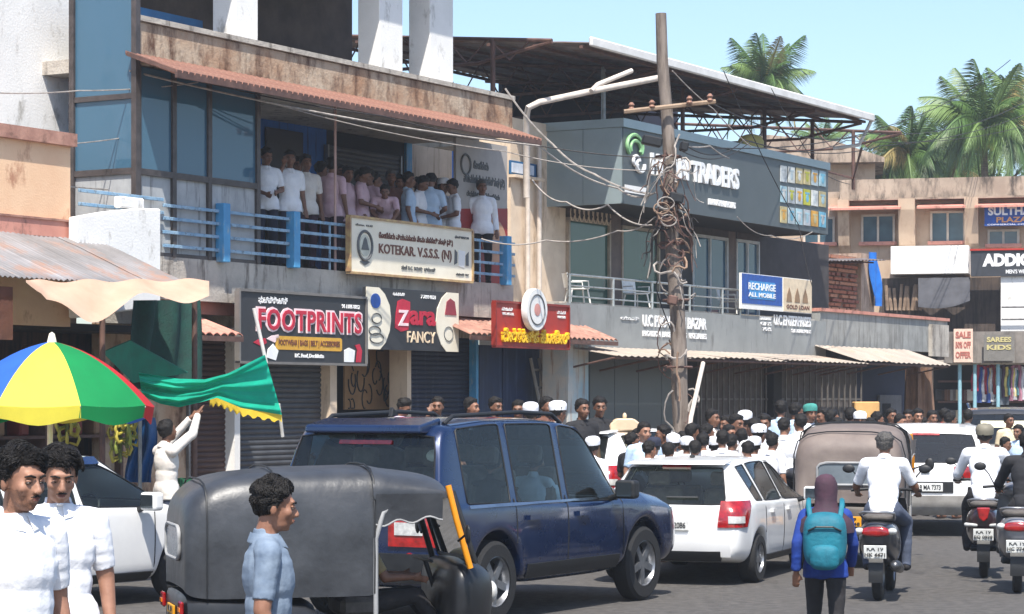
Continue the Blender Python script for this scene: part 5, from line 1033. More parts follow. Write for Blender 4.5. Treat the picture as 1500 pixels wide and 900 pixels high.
# --- auto rickshaws ---
def auto(label, loc, phi, canvas, tub, frame, sc, seatc, hf=-.3):
    th = T('auto_rickshaw', label, 'auto rickshaw', (0,0,0), Frame(loc,-phi)); th.o.scale = (sc,)*3
    def sec(y, w, z0, z1): return xsec(y, [(w*.98,z0),(w*1.0,z0+(z1-z0)*.3),(w,z0+(z1-z0)*.62),(w*.93,z1-.12),(w*.74,z1-.03),(w*.4,z1-.004),(0,z1)])
    h = th.put('hood', loft([sec(-1.31,.5,.78,1.36),sec(-1.305,.54,.75,1.42),sec(-1.27,.61,.72,1.5),sec(-1.16,.645,.7,1.6),sec(-.95,.655,.7,1.665),sec(-.6,.66,.7,1.7),*([sec(-.2,.66,.7,1.705)] if hf > 0 else []),sec(hf-.03,.66,.7,1.71),sec(hf,.66,.7,1.71)], 2, True, False, False), canvas, (0,0,0))
    for v in h.data.vertices: v.co += V((0,0,1))*.012*noise.noise(v.co*3.1)*(1 if v.co.z > 1.3 else .3)+V((1,0,0))*.016*noise.noise(v.co*2.6+V((4,0,0)))*(1 if v.co.x > 0 else -1)
    for y,w in ((-1.15,.655),(-.62,.668),(hf-.01,.668)):
        z1 = {-1.15:1.61,-.62:1.707}.get(y,1.718); k = MB(); k.tube([(w,y,.72),(w*1.005,y,1.0),(w,y,1.34),(w*.93,y,z1-.11),(w*.74,y,z1-.025),(w*.4,y,z1+.004),(0,y,z1+.008),(-w*.4,y,z1+.004),(-w*.74,y,z1-.025),(-w*.93,y,z1-.11),(-w,y,1.34),(-w*1.005,y,1.0),(-w,y,.72)],.008,6); th.part('piping',k,BLKP,h,smooth=60)
    def roofrow(y, w, z0, z1): return xsec(y,[(w,z0),(w,z0+.06),(w*.95,z1-.1),(w*.75,z1-.03),(w*.4,z1-.004),(0,z1)])
    th.put('roof', loft([roofrow(hf-.02,.662,1.44,1.712),roofrow(hf+.08,.66,1.46,1.71),roofrow(.3,.65,1.47,1.69),roofrow(.66,.63,1.47,1.655),roofrow(.78,.61,1.46,1.6),roofrow(.82,.58,1.45,1.53)],2,False,True,False), canvas, (0,0,0))
    for s in (-1,1):   # side flap hanging from the roof edge
        k = MB(); k.grid(lambda u,v: (s*(.665-.02*v+.012*math.sin(u*9)), hf+(.72-hf)*u, 1.5-v*(.24-.05*u+.02*math.sin(u*14))), 16, 3, .004, (s,0,0)); f = th.part('side_flap',k,canvas,smooth=60)
        k = MB(); k.tube([(s*(.65+.012*math.sin(u/16*9)), hf+(.72-hf)*u/16, 1.46-(.2-.05*u/16+.02*math.sin(u/16*14))) for u in range(17)],.008,6); th.part('flap_piping',k,M('piping_grey',(150,150,150),None,5,.6),f)
        k = MB(); k.tube([(s*.6,.78,1.56),(s*.62,.84,1.3),(s*.61,.96,.9)],.026,8); th.part('front_pillar',k,frame if s > 0 else BLKP,smooth=60)
        k = MB(); k.tube([(s*.655,hf+.0,.4),(s*.66,hf,1.15),(s*.655,hf+.06,1.35),(s*.64,hf+.2,1.46)],.02,8); th.part('door_hoop',k,M('piping_grey',(150,150,150),None,5,.6),smooth=60)
        wheel(th, -.85, s*.56, .22, .12, 4)
        k = MB(); k.box(s*.3-.18 if s>0 else -.58, s*.3+.28 if s>0 else -.12, -1.34,-1.31,.5,.56); 
        k = MB(); k.box(s*.5-.07,s*.5+.07,-1.345,-1.315,.56,.68); l = th.part('tail_lamp',k,TAILR,bev=.012); k = MB(); k.box(s*.5-.05,s*.5+.05,-1.352,-1.342,.6,.63); th.part('lamp_lens',k,LAMPO,l)
        k = MB(); k.cap((s*.62,.86,1.12),(s*.78,.88,1.18),.01,.01); k.ell((s*.83,.88,1.18),(.06,.02,.08)); th.part('wing_mirror',k,BLKP,smooth=60)
    # rear window in the hood
    rr = [(.36*math.cos(a*PI/14)*1.0 if False else max(-.36,min(.36,.42*math.cos(a*2*PI/28))), max(-.13,min(.13,.18*math.sin(a*2*PI/28)))) for a in range(28)]
    k = MB(); k.prism([(x,1.12+z) for x,z in rr],-1.325,-1.31,'y'); wn = th.part('rear_window',k,M('film_window',(112,120,126),(96,104,110),4,.25))
    k = MB(); k.tube([(x,-1.325,1.12+z) for x,z in rr+rr[:1]],.016,6); th.part('window_piping',k,M('piping_grey',(150,150,150),None,5,.6),wn,smooth=60)
    # tub
    th.put('rear_body', loft([xsec(-1.32,[(.5,.4),(.56,.5),(.58,.62),(.56,.72),(0,.73)]),xsec(-1.28,[(.58,.32),(.64,.45),(.65,.62),(.63,.74),(0,.75)]),xsec(-.8,[(.6,.3),(.66,.42),(.665,.6),(.65,.72),(0,.72)]),xsec(-.3,[(.6,.28),(.65,.38),(.655,.55),(.64,.7),(0,.7)]),xsec(-.26,[(.58,.28),(.62,.38),(.63,.5),(.6,.6),(0,.6)])],1), tub, (0,0,0))
    k = MB(); k.box(-.62,.62,-.3,.95,.27,.33); th.part('floor',k,tub,bev=.02)
    th.put('front_cowl', loft([xsec(.78,[(.56,.3),(.62,.5),(.62,.8),(.58,.93),(0,.95)]),xsec(.98,[(.52,.3),(.6,.5),(.6,.8),(.54,.95),(0,.98)]),xsec(1.15,[(.3,.34),(.42,.5),(.46,.78),(.36,.9),(0,.92)]),xsec(1.28,[(.14,.4),(.2,.55),(.22,.74),(.16,.8),(0,.82)])],2), tub, (0,0,0))
    k = MB(); k.add([(-.57,1.0,.96),(.57,1.0,.96),(.55,.82,1.5),(-.55,.82,1.5)],[(0,1,2,3)]); th.part('windscreen',k,CGLASS)
    wheel(th, 1.12, .001, .21, .11, 4)
    k = MB(); k.tube([(-.58,1.01,.95),(.58,1.01,.95),(.57,.83,1.5),(-.57,.83,1.5),(-.58,1.01,.95)],.022,8); th.part('windscreen_frame',k,BLKP,smooth=60)
    k = MB(); k.ell((0,1.3,.66),(.09,.05,.09),16,10); th.part('headlamp',k,LAMPW,smooth=60)
    k = MB(); k.grid(lambda u,v: ((v-.5)*.16,1.12+.26*math.cos(u*2.6+.2),.21+.26*math.sin(u*2.6+.2)),12,3,.01); th.part('front_mudguard',k,tub,smooth=60)
    k = MB(); k.tube([(.2,1.03,1.0),(.1,.93,1.28)],.008,6); th.part('wiper',k,BLKP)
    k = MB(); k.box(-.55,.55,-1.0,-.5,.6,.74); st = th.part('passenger_seat',k,seatc,bev=.04); k = MB(); k.obox((0,-1.04,1.0),(1.1,.12,.5),-.12); th.part('seat_back',k,seatc,st,bev=.04)
    k = MB(); k.box(-.28,.28,-.02,.3,.5,.66); th.part('driver_seat',k,seatc,bev=.04); k = MB(); k.obox((0,-.1,.98),(.56,.08,.36),-.1); th.part('driver_backrest',k,seatc,bev=.03)
    k = MB(); k.cap((-.3,.72,.94),(.3,.72,.94),.014,.014); k.cap((0,.74,.93),(0,.88,.5),.02,.02); th.part('handlebar',k,BLKP,smooth=60)
    k = MB(); k.cap((.0,-1.36,.36),(0,-1.36,.36),.01,.01); k = MB(); k.box(-.62,.62,-1.36,-1.325,.36,.43); th.part('bumper',k,BLKP,bev=.012)
    k = MB(); k.box(-.16,.16,-1.345,-1.325,.5,.62); pl = th.part('number_plate',k,PLATEY,bev=.004); k = MB(); text(k,'KA 19',-.1,.1,.567,.607,-1.345,.004,.02); text(k,'AC 3348',-.14,.14,.512,.552,-1.345,.004,.02); th.part('lettering',k,INK,pl)
    return th
CANV = M('canvas_black',(60,62,66),(46,48,52),3,.42,bump=.25,bs=6,bump_d=.03,spec=.5); CANVB = M('canvas_taupe',(122,110,102),(104,92,86),3,.65,bump=.3,bs=6,bump_d=.03)
YEL = M('auto_yellow',(232,150,22),(214,132,16),5,.4); BLKB = M('auto_black',(32,33,36),(24,25,28),6,.4)
A1 = auto('black hooded auto rickshaw in the left foreground with an orange front pillar', (-1.28,17.4,-.02), D(74), CANV, BLKB, YEL, .9, SEATM, .18)
A2 = auto('brown hooded auto rickshaw seen from behind in front of the white crossover', (4.25,29.4,0), D(13), CANVB, M('auto_tub_brown',(78,68,58),(60,52,46),5,.55), YEL, 1.0, SEATM)
# --- scooters ---
def scooter(label, loc, phi, paint, lamp='wide', plate='KA 19 HB 6620', group='scooters with riders in the traffic'):
    th = T('scooter', label, 'scooter', (0,0,0), Frame(loc,-phi), group)
    def s(y, pts): return xsec(y, pts)
    th.put('tail_body', loft([s(-.93,[(.05,.6),(.1,.64),(.11,.7),(.07,.76),(0,.77)]),s(-.9,[(.08,.52),(.14,.6),(.15,.7),(.1,.78),(0,.79)]),s(-.7,[(.11,.42),(.19,.52),(.2,.68),(.15,.79),(0,.8)]),s(-.35,[(.12,.34),(.21,.46),(.21,.64),(.16,.78),(0,.79)]),s(-.1,[(.12,.3),(.18,.4),(.18,.58),(.14,.74),(0,.75)]),s(-.05,[(.1,.3),(.14,.4),(.14,.55),(.1,.7),(0,.71)])],2), paint, (0,0,0))
    th.put('seat', loft([s(-.82,[(.08,.79),(.13,.8),(.13,.84),(.08,.86),(0,.86)]),s(-.6,[(.12,.78),(.17,.8),(.17,.85),(.1,.87),(0,.87)]),s(-.2,[(.1,.76),(.15,.78),(.15,.82),(.09,.84),(0,.84)]),s(.0,[(.07,.74),(.1,.76),(.1,.79),(.06,.8),(0,.8)])],2), SEATM, (0,0,0))
    k = MB(); k.tube([(.15,-.55,.8),(.17,-.8,.87),(.11,-.98,.89),(-.11,-.98,.89),(-.17,-.8,.87),(-.15,-.55,.8)],.014,8); th.part('grab_rail',k,M('rail_silver',(160,160,162),None,5,.35,.7),smooth=60)
    if lamp == 'wide':
        th.put('tail_lamp', loft([s(-.965,[(.03,.66),(.1,.665),(.12,.69),(.08,.73),(0,.735)]),s(-.94,[(.05,.645),(.13,.655),(.15,.69),(.11,.745),(0,.75)]),s(-.86,[(.05,.645),(.15,.655),(.17,.69),(.13,.745),(0,.75)])],2), TAILR, (0,0,0))
        for sx in (-1,1): k = MB(); k.ell((sx*.16,-.9,.7),(.05,.06,.035)); th.part('indicator',k,LAMPW,smooth=60)
    else:
        k = MB(); k.prism([(-.075,.8),(.075,.8),(.05,.68),(0,.64),(-.05,.68)],-.975,-.9,'y'); th.part('tail_lamp',k,TAILR,bev=.015,seg=2)
        for sx in (-1,1): k = MB(); k.cap((sx*.08,-.92,.6),(sx*.19,-.95,.61),.018,.022); th.part('indicator',k,LAMPW,smooth=60)
    k = MB(); k.obox((0,-.985,.5),(.22,.012,.13),.12); pl = th.part('number_plate',k,PLATE,bev=.003); k = MB(); text(k,plate[:5],-.08,.08,.51,.55,-.992,.004,.02); text(k,plate[6:],-.1,.1,.452,.492,-.998,.004,.02); th.part('lettering',k,INK,pl)
    k = MB(); k.grid(lambda u,v: ((v-.5)*.14,-.62-.3*math.cos(u*1.9-.2),.26+.31*math.sin(u*1.9-.2)),10,3,.006); th.part('rear_mudguard',k,BLKP,smooth=60)
    wheel(th,-.62,.001,.25,.1,5); wheel(th,.64,.001,.25,.1,5)
    k = MB(); k.cap((.17,-.1,.28),(.19,-.85,.36),.045,.06); k.cap((.19,-.85,.36),(.19,-.92,.365),.05,.05); th.part('exhaust',k,M('exhaust_grey',(110,110,112),(84,84,86),8,.4,.8),smooth=60)
    k = MB(); k.box(-.17,.17,-.08,.36,.26,.32); th.part('footboard',k,BLKP,bev=.02)
    k = MB(); k.grid(lambda u,v: ((u-.5)*(.46-.16*abs(v-.55)),.4+.12*(1-v)-.16*(2*u-1)**2*.6,.3+.68*v),10,8,.03,(0,1,0)); th.part('front_apron',k,paint,smooth=60)
    k = MB(); k.ell((0,.34,1.03),(.16,.12,.09),16,10); th.part('headset',k,paint,smooth=60)
    k = MB(); k.tube([(-.36,.24,1.06),(-.2,.3,1.07),(0,.33,1.06),(.2,.3,1.07),(.36,.24,1.06)],.016,8); th.part('handlebar',k,BLKP,smooth=60)
    k = MB(); k.cap((0,.4,.95),(0,.62,.28),.04,.03); th.part('fork',k,BLKP,smooth=60)
    for sx in (-1,1):
        k = MB(); k.tube([(sx*.24,.3,1.08),(sx*.3,.3,1.2),(sx*.36,.28,1.27)],.007,6); k.ell((sx*.39,.28,1.28),(.065,.02,.045),12,8); th.part('mirror',k,BLKP,smooth=60)
    return th
# ---------------- utility pole and cables ----------------
PD = 36.0
POLEM = M('pole_concrete',(140,128,118),(104,94,86),5,.95,bump=.6,bs=20,st=(1,1,.25),grime=(82,70,62),gk=.45,gs=(9,9,1.2)); CABLE = M('cable_black',(46,42,42),(34,30,30),9,.7); CABLEG = M('cable_grey',(170,162,154),(130,122,116),9,.7)
t = T('utility_pole','weathered leaning utility pole tangled with cables in front of the traders building','utility pole',wp(1006,785,PD)*1 if False else (wp(1006,785,PD).x,PD,0),WORLD)
def pp(f): return wp(1008-36*f, 790-700*f, PD)
b = MB(); b.tube([pp(i/10)+V((.02*math.sin(i*1.7),0,0)) for i in range(-1,12)],[.15-.0055*i for i in range(13)],10); t.part('shaft',b,POLEM,smooth=60)
b = MB(); b.tube([wp(914,164,PD-.3),wp(1048,149,PD-.1)],.036,6); t.part('crossarm',b,M('wood_arm',(160,138,116),(128,106,88),6,.9))
for px in (925,955,1010,1040): b = MB(); q = wp(px,164-(px-914)*.11,PD-.25); b.lathe([(.02,0),(.05,.03),(.03,.06),(.05,.09),(.02,.13)],10,q); t.part('insulator',b,M('insulator',(150,110,90),None,5,.3),smooth=60)
for px,py,w in ((955,207,.3),(1002,215,.12),(990,290,.22),(975,325,.2),(985,440,.14)): b = MB(); q = wp(px,py,PD-.25); b.obox(q,(w,.16,.14),0,.2,.1); t.part('junction_box',b,BLKP if py < 300 else RUSTS,bev=.02)
for f in (.36,.5,.62,.7,.8): b = MB(); q = pp(f); b.tube([q+V((.19*math.cos(a*PI/8),.19*math.sin(a*PI/8),0)) for a in range(17)],.018,5); t.part('band',b,RUSTS)
for i in range(34):      # short loose ends and loops about the junction
    q0 = wp(978+random.uniform(-6,6),random.uniform(215,360),PD-.2); px = random.choice((-1,1)); ln = random.uniform(.25,.8); dr = random.uniform(.1,.7); b = MB()
    b.tube([q0+V((px*ln*.6*(u/9)**.6+.03*math.sin(u*1.1+i),-.1*math.sin(u*.6),-dr*1.2*(u/9)**1.8+.08*math.sin(u*.9+i*.7))) for u in range(10)],random.choice((.006,.009,.012)),5); t.part('loose_wire',b,random.choice((CABLEG,CABLE,RUSTS)),smooth=60)
# coils and drops wound round the pole
for i in range(30):
    f0 = random.uniform(.3,.82); f1 = f0+random.uniform(-.16,.14); r = random.uniform(.15,.23); a0 = random.random()*6; tw = random.uniform(-4,4); pts = []
    for j in range(11):
        q = pp(f0+(f1-f0)*j/10); a = a0+tw*j/10; pts.append(q+V((r*math.cos(a)*(1+.5*math.sin(j*.6)),r*math.sin(a)-.1,.05*math.sin(j*1.3))))
    b = MB(); b.tube(pts,random.choice((.009,.013,.018)),5); t.part('wound_cable',b,random.choice((CABLEG,RUSTS,M('cable_tan',(150,124,104),(116,94,78),9,.8))),smooth=60)
for i in range(4):
    q = wp(random.uniform(968,1000),random.uniform(295,345),PD-.28); R = random.uniform(.07,.13); b = MB(); b.tube([q+V((R*math.cos(a*.45)*(1+.1*math.sin(a)),-.03*a*.2,R*.8*math.sin(a*.45))) for a in range(30)],.009,5); t.part('cable_coil',b,CABLEG if i%2 else M('cable_tan',(150,124,104),(116,94,78),9,.8),smooth=60)
b = MB(); b.tube([wp(1030,532,PD+.4),wp(1012,612,PD-.4),wp(998,760,PD-.9)],.035,8); one('stay_pipe','pale slanting stay pipe propped beside the utility pole','pipe',b,PIPEW,wp(998,760,PD-.9),WORLD,smooth=60)
def cable(label, pts, r=.014, m=None, sag=.0, n=24):
    """pts: (px, py, depth); a hanging line through them"""
    w = [wp(*p) for p in pts]; P = []
    for a,c in zip(w,w[1:]):
        for i in range(n): t_ = i/n; q = a.lerp(c,t_); q.z -= sag*4*t_*(1-t_); P.append(q)
    P.append(w[-1]); b = MB(); b.tube(P,r*.72,5); one('overhead_cable',label,'cable',b,m or CABLE,w[0],WORLD,smooth=60,group='overhead cables')
cable('pale cable slanting down across the balcony front to the pole',((190,104,31),(790,214,36),(905,276,36.5),(960,282,36)),.02,CABLEG,.1)
cable('thin grey cable crossing the glass room to the white wall',((-40,134,29),(115,133,30.3),(290,121,32)),.012,CABLEG,.03)
cable('lower thin cable on the left of the glass room',((20,212,29),(115,210,30.3),(236,191,32)),.01,CABLEG,.02)
cable('two span cable over the peach wall ending at its corner',((-30,275,28.8),(105,274,30),(158,278,31)),.014,CABLEG,.0)
cable('lower cable over the peach wall',((-30,291,28.8),(95,291,30)),.009,CABLEG,.02)
cable('cable running along the tile awning edge',((265,112,31.5),(560,170,34),(760,208,36),(975,232,36)),.013,CABLE,.05)
cable('second cable below the tile awning edge',((380,146,32.5),(740,222,36),(970,250,36)),.012,CABLEG,.08)
cable('thick cable from the drain pipe down to the pole',((740,130,37),(810,212,37),(870,255,36.5),(955,284,36)),.022,CABLEG,.06)
cable('cable sagging from the corner wall below the grey cladding',((780,264,37.5),(830,296,37),(890,300,36.6),(955,330,36)),.02,CABLEG,.1)
cable('pale cable draped across the downpipes to the pole',((705,350,37),(800,352,37),(905,338,36.5),(960,318,36)),.016,CABLEG,.08)
cable('uppermost black line from the crossarm to the right sky',((1040,150,36),(1275,196,52),(1500,150,70)),.014,CABLE,.3)
cable('black line rising past the palm crowns to the top right',((1000,214,36),(1300,185,52),(1480,88,62)),.014,CABLE,.2)
cable('black line from the pole to the far right palms',((1003,212,36),(1090,205,40),(1290,214,55),(1520,160,72)),.014,CABLE,.2)
cable('cable crossing the upper cladding to the right of the pole',((1000,222,36),(1100,207,41),(1240,206,52),(1500,185,70)),.012,CABLE,.2)
cable('cable dropping from the pole across the traders lettering',((1005,214,36),(1040,214,37),(1068,232,38)),.016,CABLEG,.02)
cable('slanting cable over the fascia to the advertising board',((1060,104,40),(1170,330,44),(1190,420,44)),.012,CABLE,.1)
cable('grey cable from under the cladding to the shed roof',((1080,318,42),(1130,345,44),(1190,340,47)),.012,CABLEG,.1)
cable('slack cable between the eave gutter and the far house',((1130,130,46),(1200,250,52),(1245,270,60)),.012,CABLE,.05)
cable('steep cable from the steel roof down to the grey cladding',((985,104,37),(1045,160,38.5),(1100,215,40)),.014,CABLEG,.03)
cable('cable hanging from the pole down to the shop band',((982,345,36),(960,420,36.4),(990,500,36.2)),.014,CABLE,.05)
# ---------------- palms and trees ----------------
FR = [M('frond_a',(92,122,62),(62,88,40),2.5,.5), M('frond_b',(118,142,80),(84,108,54),2.5,.5), M('frond_dry',(160,148,92),(128,110,66),2.5,.7)]
def frond_mesh(L, droop, seed):
    rnd = random.Random(seed); b = MB(); n = 30; mid = []
    for i in range(n+1):
        s = i/n; mid.append(V((0, L*s*(1-.3*droop*s), L*(.3*s-.85*droop*s**2.2))))
    b.tube(mid,[.035*(1-.85*i/n)+.004 for i in range(n+1)],4)
    for i in range(2,n+1):
        s = i/n; p = mid[i]; tg = (mid[i]-mid[i-1]).normalized(); ll = L*.34*math.sin(PI*min(1,.18+s*.8))**.7*(1-.25*s)
        for sd in (-1,1):
            for q in (0,.5):
                pb = p.lerp(mid[i-1],q); d = (V((sd,0,0))*.8+tg*.55+V((0,0,-.4-.35*droop+rnd.uniform(-.18,.18)))).normalized(); l = ll*rnd.uniform(.85,1.1); w = tg*.0075
                m = pb+d*l*.55; e = pb+d*l+V((0,0,-l*.45)); b.add([pb-w*.6,pb+w*.6,m+w*.9,m-w*.9,e],[(0,1,2,3),(3,2,4)])
    me = b.mesh('frond'); return me
FM = [[frond_mesh(1.0,d,i*9+j) for j,d in enumerate((.25,.55,.9,1.25))] for i in range(1)]
for r_ in FM:
    for q in r_:
        for p in q.polygons: p.use_smooth = True
def palm(label, px, py, d, L, n=24, dry=.1, base=0.0, seed=1, nuts=True):
    rnd = random.Random(seed); c = wp(px,py,d); t = T('palm_tree',label,'palm tree',(c.x+.5,d,base),WORLD,'coconut palms behind the buildings')
    b = MB(); K = 10; b.tube([V((c.x+.5*(1-i/K)**2,d,base+(c.z-base)*i/K)) for i in range(K+1)],[.2-.009*i for i in range(K+1)],10); t.part('trunk',b,M('palm_bark',(140,126,108),(104,92,78),6,.95,bump=.5,st=(1,1,4)),smooth=60)
    for i in range(n):
        a = i*2.399+rnd.uniform(-.25,.25); lvl = i/n; k = min(3,int(lvl*4)); me = FM[0][k]
        o = obj('frond',me,None,t.o,c-V((c.x+.5,d,base))); el = 1.15-1.35*lvl
        o.rotation_euler = (el*.9,rnd.uniform(-.3,.3),a); s = L*rnd.uniform(.85,1.12); o.scale = (s,s,s)
        if not me.materials: me.materials.append(FR[0])
        o.material_slots[0].link = 'OBJECT'; o.material_slots[0].material = FR[2] if rnd.random() < dry else FR[rnd.random() < .45]
    if nuts:
        for i in range(9):
            a = i*.7; b = MB(); b.ell(c+V((.28*math.cos(a),.28*math.sin(a),-.25-.1*(i%3))),(.11,.11,.14),8,6); t.part('coconut',b,M('coconut',(190,160,70),(150,130,60),5,.6),smooth=60)
palm('tall coconut palm with yellow nuts at the right above the plaza parapet',1442,196,80,2.7,44,.15,0,3)
palm('young coconut palm left of the tall nut bearing palm',1330,232,84,2.2,36,.08,0,5,False)
palm('coconut palm at the right edge behind the plaza sign',1512,190,92,2.9,36,.12,0,8,False)
palm('coconut palm crown showing above the white eave of the steel roof',1118,128,88,2.3,34,.08,0,11,False)
palm('low coconut palm between the young palm and the tall palm',1392,262,90,2.3,32,.1,0,13,False)
palm('small palm seen under the steel roof by the far house',1205,218,96,1.6,20,.1,0,17,False)
LEAF = [M('leaf_a',(78,104,48),(54,78,34),3,.6),M('leaf_b',(104,126,66),(74,98,46),3,.6)]
def bush(label,px,py,d,R,seed,n=900):
    rnd = random.Random(seed); c = wp(px,py,d); t = T('leafy_tree',label,'tree',(c.x,d,0),WORLD,'leafy trees behind the plaza'); b = MB(); b.tube([(c.x,d,0),(c.x+.1,d,c.z*.5),(c.x,d,c.z)],[.22,.16,.08],8); t.part('trunk',b,M('bark2',(110,92,76),(80,66,54),6,.95),smooth=60)
    for i in range(6): a = i*1.05; b = MB(); b.tube([(c.x,d,c.z-R*.6),(c.x+R*.5*math.cos(a),d+R*.5*math.sin(a),c.z),(c.x+R*.75*math.cos(a),d+R*.75*math.sin(a),c.z+R*.3)],[.08,.05,.02],6); t.part('limb',b,M('bark2',(110,92,76)))
    b = MB()
    cl = [V((rnd.gauss(0,.45)*R,rnd.gauss(0,.45)*R,rnd.gauss(0,.3)*R)) for _ in range(14)]
    for i in range(n):
        q = c+rnd.choice(cl)+V((rnd.gauss(0,.2),rnd.gauss(0,.2),rnd.gauss(0,.17)))*R; u = V((rnd.uniform(-1,1),rnd.uniform(-1,1),rnd.uniform(-1,1))).normalized()*.13; w = u.orthogonal().normalized()*.06; b.add([q-u,q+w,q+u,q-w],[(0,1,2,3)])
    o = t.part('crown',b,LEAF[seed%2]); o['kind'] = 'stuff'
bush('dark leafy tree behind the plaza parapet right of the young palm',1300,255,88,1.5,1); bush('pale leafy tree under the tall palm crown',1450,252,92,2.2,2,1500); bush('leafy treetop behind the left of the plaza parapet',1255,262,86,1.0,3,600)
# ---------------- umbrella, cloth and stall things ----------------
ud = 25.8; uc = wp(76,500,ud); zr = wp(0,594,ud).z; R = 1.13
t = T('market_umbrella','big rainbow striped market umbrella at the left','umbrella',(uc.x,ud,0),WORLD); UC = {'y':(250,236,84),'g':(0,146,78),'r':(214,44,52),'b':(50,110,214)}
UM = {k:CLOTHT('umbrella_'+k,v,tuple(int(q*.93) for q in v),.35,3) for k,v in UC.items()}
seq = 'ygrbygrb'.replace('ygrbygrb','ygrgyrbb'); seq = ['y','g','r','b','y','g','r','b']
for i in range(8):
    a0 = -PI/2+.06-PI/8+i*PI/4; a1 = a0+PI/4
    def pan(u,v):
        a = a0+(a1-a0)*u; sc = 1-.035*math.sin(PI*u)*v; r = R*v*sc; z = uc.z-(uc.z-zr)*(.30*v+.70*v**2.1)-.02*math.sin(PI*u)*v; return (uc.x+r*math.cos(a),ud+r*math.sin(a),z)
    b = MB(); b.grid(pan,6,10); p = t.part('panel',b,UM[seq[i]],smooth=60)
    b = MB(); b.grid(lambda u,v: V(pan(u,1))+V((0,0,-.16*v+.03*v*math.cos(u*2*PI)))-V((math.cos((a0+a1)/2),math.sin((a0+a1)/2),0))*.03*v,8,2); t.part('valance',b,UM[seq[i]],p,smooth=60)
    b = MB(); b.tube([V(pan(0,v/6))-V((0,0,.02)) for v in range(7)],.008,5); t.part('rib',b,STEEL)
b = MB(); b.tube([(uc.x-.02,ud,0),(uc.x-.02,ud,uc.z)],.032,8); t.part('pole',b,M('pole_cream',(228,220,190),None,6,.5),smooth=60); b = MB(); b.lathe([(.001,.1),(.03,.08),(.05,.0),(.06,-.04)],12,(uc.x,ud,uc.z+.0)); t.part('finial',b,M('finial_cream',(238,232,206),None,6,.5),smooth=60); b = MB(); b.lathe([(.25,0),(.25,.08),(.05,.12),(.04,.4)],16,(uc.x-.02,ud,0)); t.part('foot',b,CONC,smooth=40)
gd = 28.3; TOP = [(203,546),(228,550),(260,555),(300,556),(335,547),(362,533),(388,520)]; BOT = [(208,580),(235,592),(262,597),(292,590),(318,583),(354,598),(413,608)]
def pl(P,u): u *= len(P)-1; i = min(int(u),len(P)-2); f = u-i; return tuple(P[i][k]*(1-f)+P[i+1][k]*f for k in (0,1))
def clo(u,v):
    a = pl(TOP,u); c = pl(BOT,u); px = a[0]+(c[0]-a[0])*v; py = a[1]+(c[1]-a[1])*v; d = gd-.9*u+.35*math.sin(u*4)+(.09*math.sin(v*13+u*5)+.05*math.sin(v*29+u*3))*(1-.2*u); return wp(px,py,d)
t = T('green_cloth','bright green cloth with a yellow fringe held up on a stick','cloth',wp(300,600,gd),WORLD); b = MB(); b.grid(clo,44,30); t.part('sheet',b,CLOTHT('cloth_green',(10,190,156),(4,164,134),.4),smooth=80)
b = MB(); b.grid(lambda u,v: V(clo(.6+.4*u,1))+V((0,-.02,-.0-.08*v+.02*math.sin(u*60)*v)),40,2,.006,(0,1,0)); t.part('fringe',b,M('fringe_yellow',(232,200,60),(214,180,44),9,.7),smooth=60)
b = MB(); b.tube([wp(372,452,27.4),wp(390,532,27.5)],.022,8); t.part('stick',b,M('stick_white',(220,214,206),None,6,.5),smooth=60); b = MB(); b.tube([wp(408,592,27.3),wp(414,640,27.4)],.02,8); t.part('lower_stick',b,M('stick_white',(220,214,206),None,6,.5))
BAN = [M('banana_a',(196,178,74),(160,150,56),6,.5),M('banana_b',(150,160,70),(120,130,54),6,.5)]
def bananas(label,px,py,d,seed,n=26):
    rnd = random.Random(seed); c = wp(px,py,d); t = T('banana_bunch',label,'bananas',(c.x,d,c.z-.35),WORLD,'banana bunches hung at the stall'); b = MB(); b.tube([c+V((0,0,.35)),c-V((0,0,.3))],.025,6); t.part('stalk',b,M('stalk',(110,120,60)),smooth=60)
    for i in range(n):
        a = i*1.3+rnd.random(); z = .22-.5*i/n; q = c+V((0,0,z)); o = V((math.cos(a),math.sin(a),0)); b = MB(); r = rnd.uniform(.1,.14); b.tube([q+o*.03,q+o*r+V((0,0,-.03)),q+o*(r+.03)+V((0,0,.04)),q+o*(r+.01)+V((0,0,.11))],[.012,.022,.022,.008],6); t.part('banana',b,BAN[rnd.random()<.45],smooth=60)
bananas('yellow banana bunch hanging under the right rim of the umbrella',186,620,28.9,1); bananas('banana bunch hanging left of the umbrella pole',98,618,29.2,2,20); bananas('small lower banana bunch beside the blue sheet',176,642,29.0,3,18)
b = MB(); b.grid(lambda u,v: wp(186+40*u+4*math.sin(v*5),612+95*v,29.2)+V((0,.06*math.sin(u*14+v*3),0)),22,10,.006,(0,1,0)); one('blue_plastic_sheet','deep blue plastic sheet hanging behind the man with raised arms','plastic sheet',b,M('sheet_blue',(20,84,140),(14,64,112),4,.4),wp(206,707,29.2),WORLD,smooth=70)
b = MB(); b.tube([wp(205,610,28.8),wp(205,785,28.8)],.025,8); one('stall_prop','thin grey pole standing in front of the blue plastic sheet','pole',b,STEEL,wp(205,785,28.8),WORLD,smooth=60)
t = T('green_crate','green plastic crate on the pavement by the brown shutter','crate',(wp(285,690,29.5).x,29.5,.13),WORLD); c = wp(285,690,29.5); GC = M('crate_green',(40,110,70),(30,90,56),6,.5)
for k in range(2):
    z = .13+.46*k
    for i in range(4):
        m = Matrix.Translation((c.x,29.5,z)) @ Matrix.Rotation(i*PI/2+.4,4,'Z')
        for j in range(5): b = MB(); b.box(-.24,.24,-.25,-.235,.03+j*.085,.09+j*.085,m); t.part('crate_slat',b,GC)
        b = MB(); b.box(-.25,-.22,-.25,-.22,0,.45,m); t.part('corner_post',b,GC)
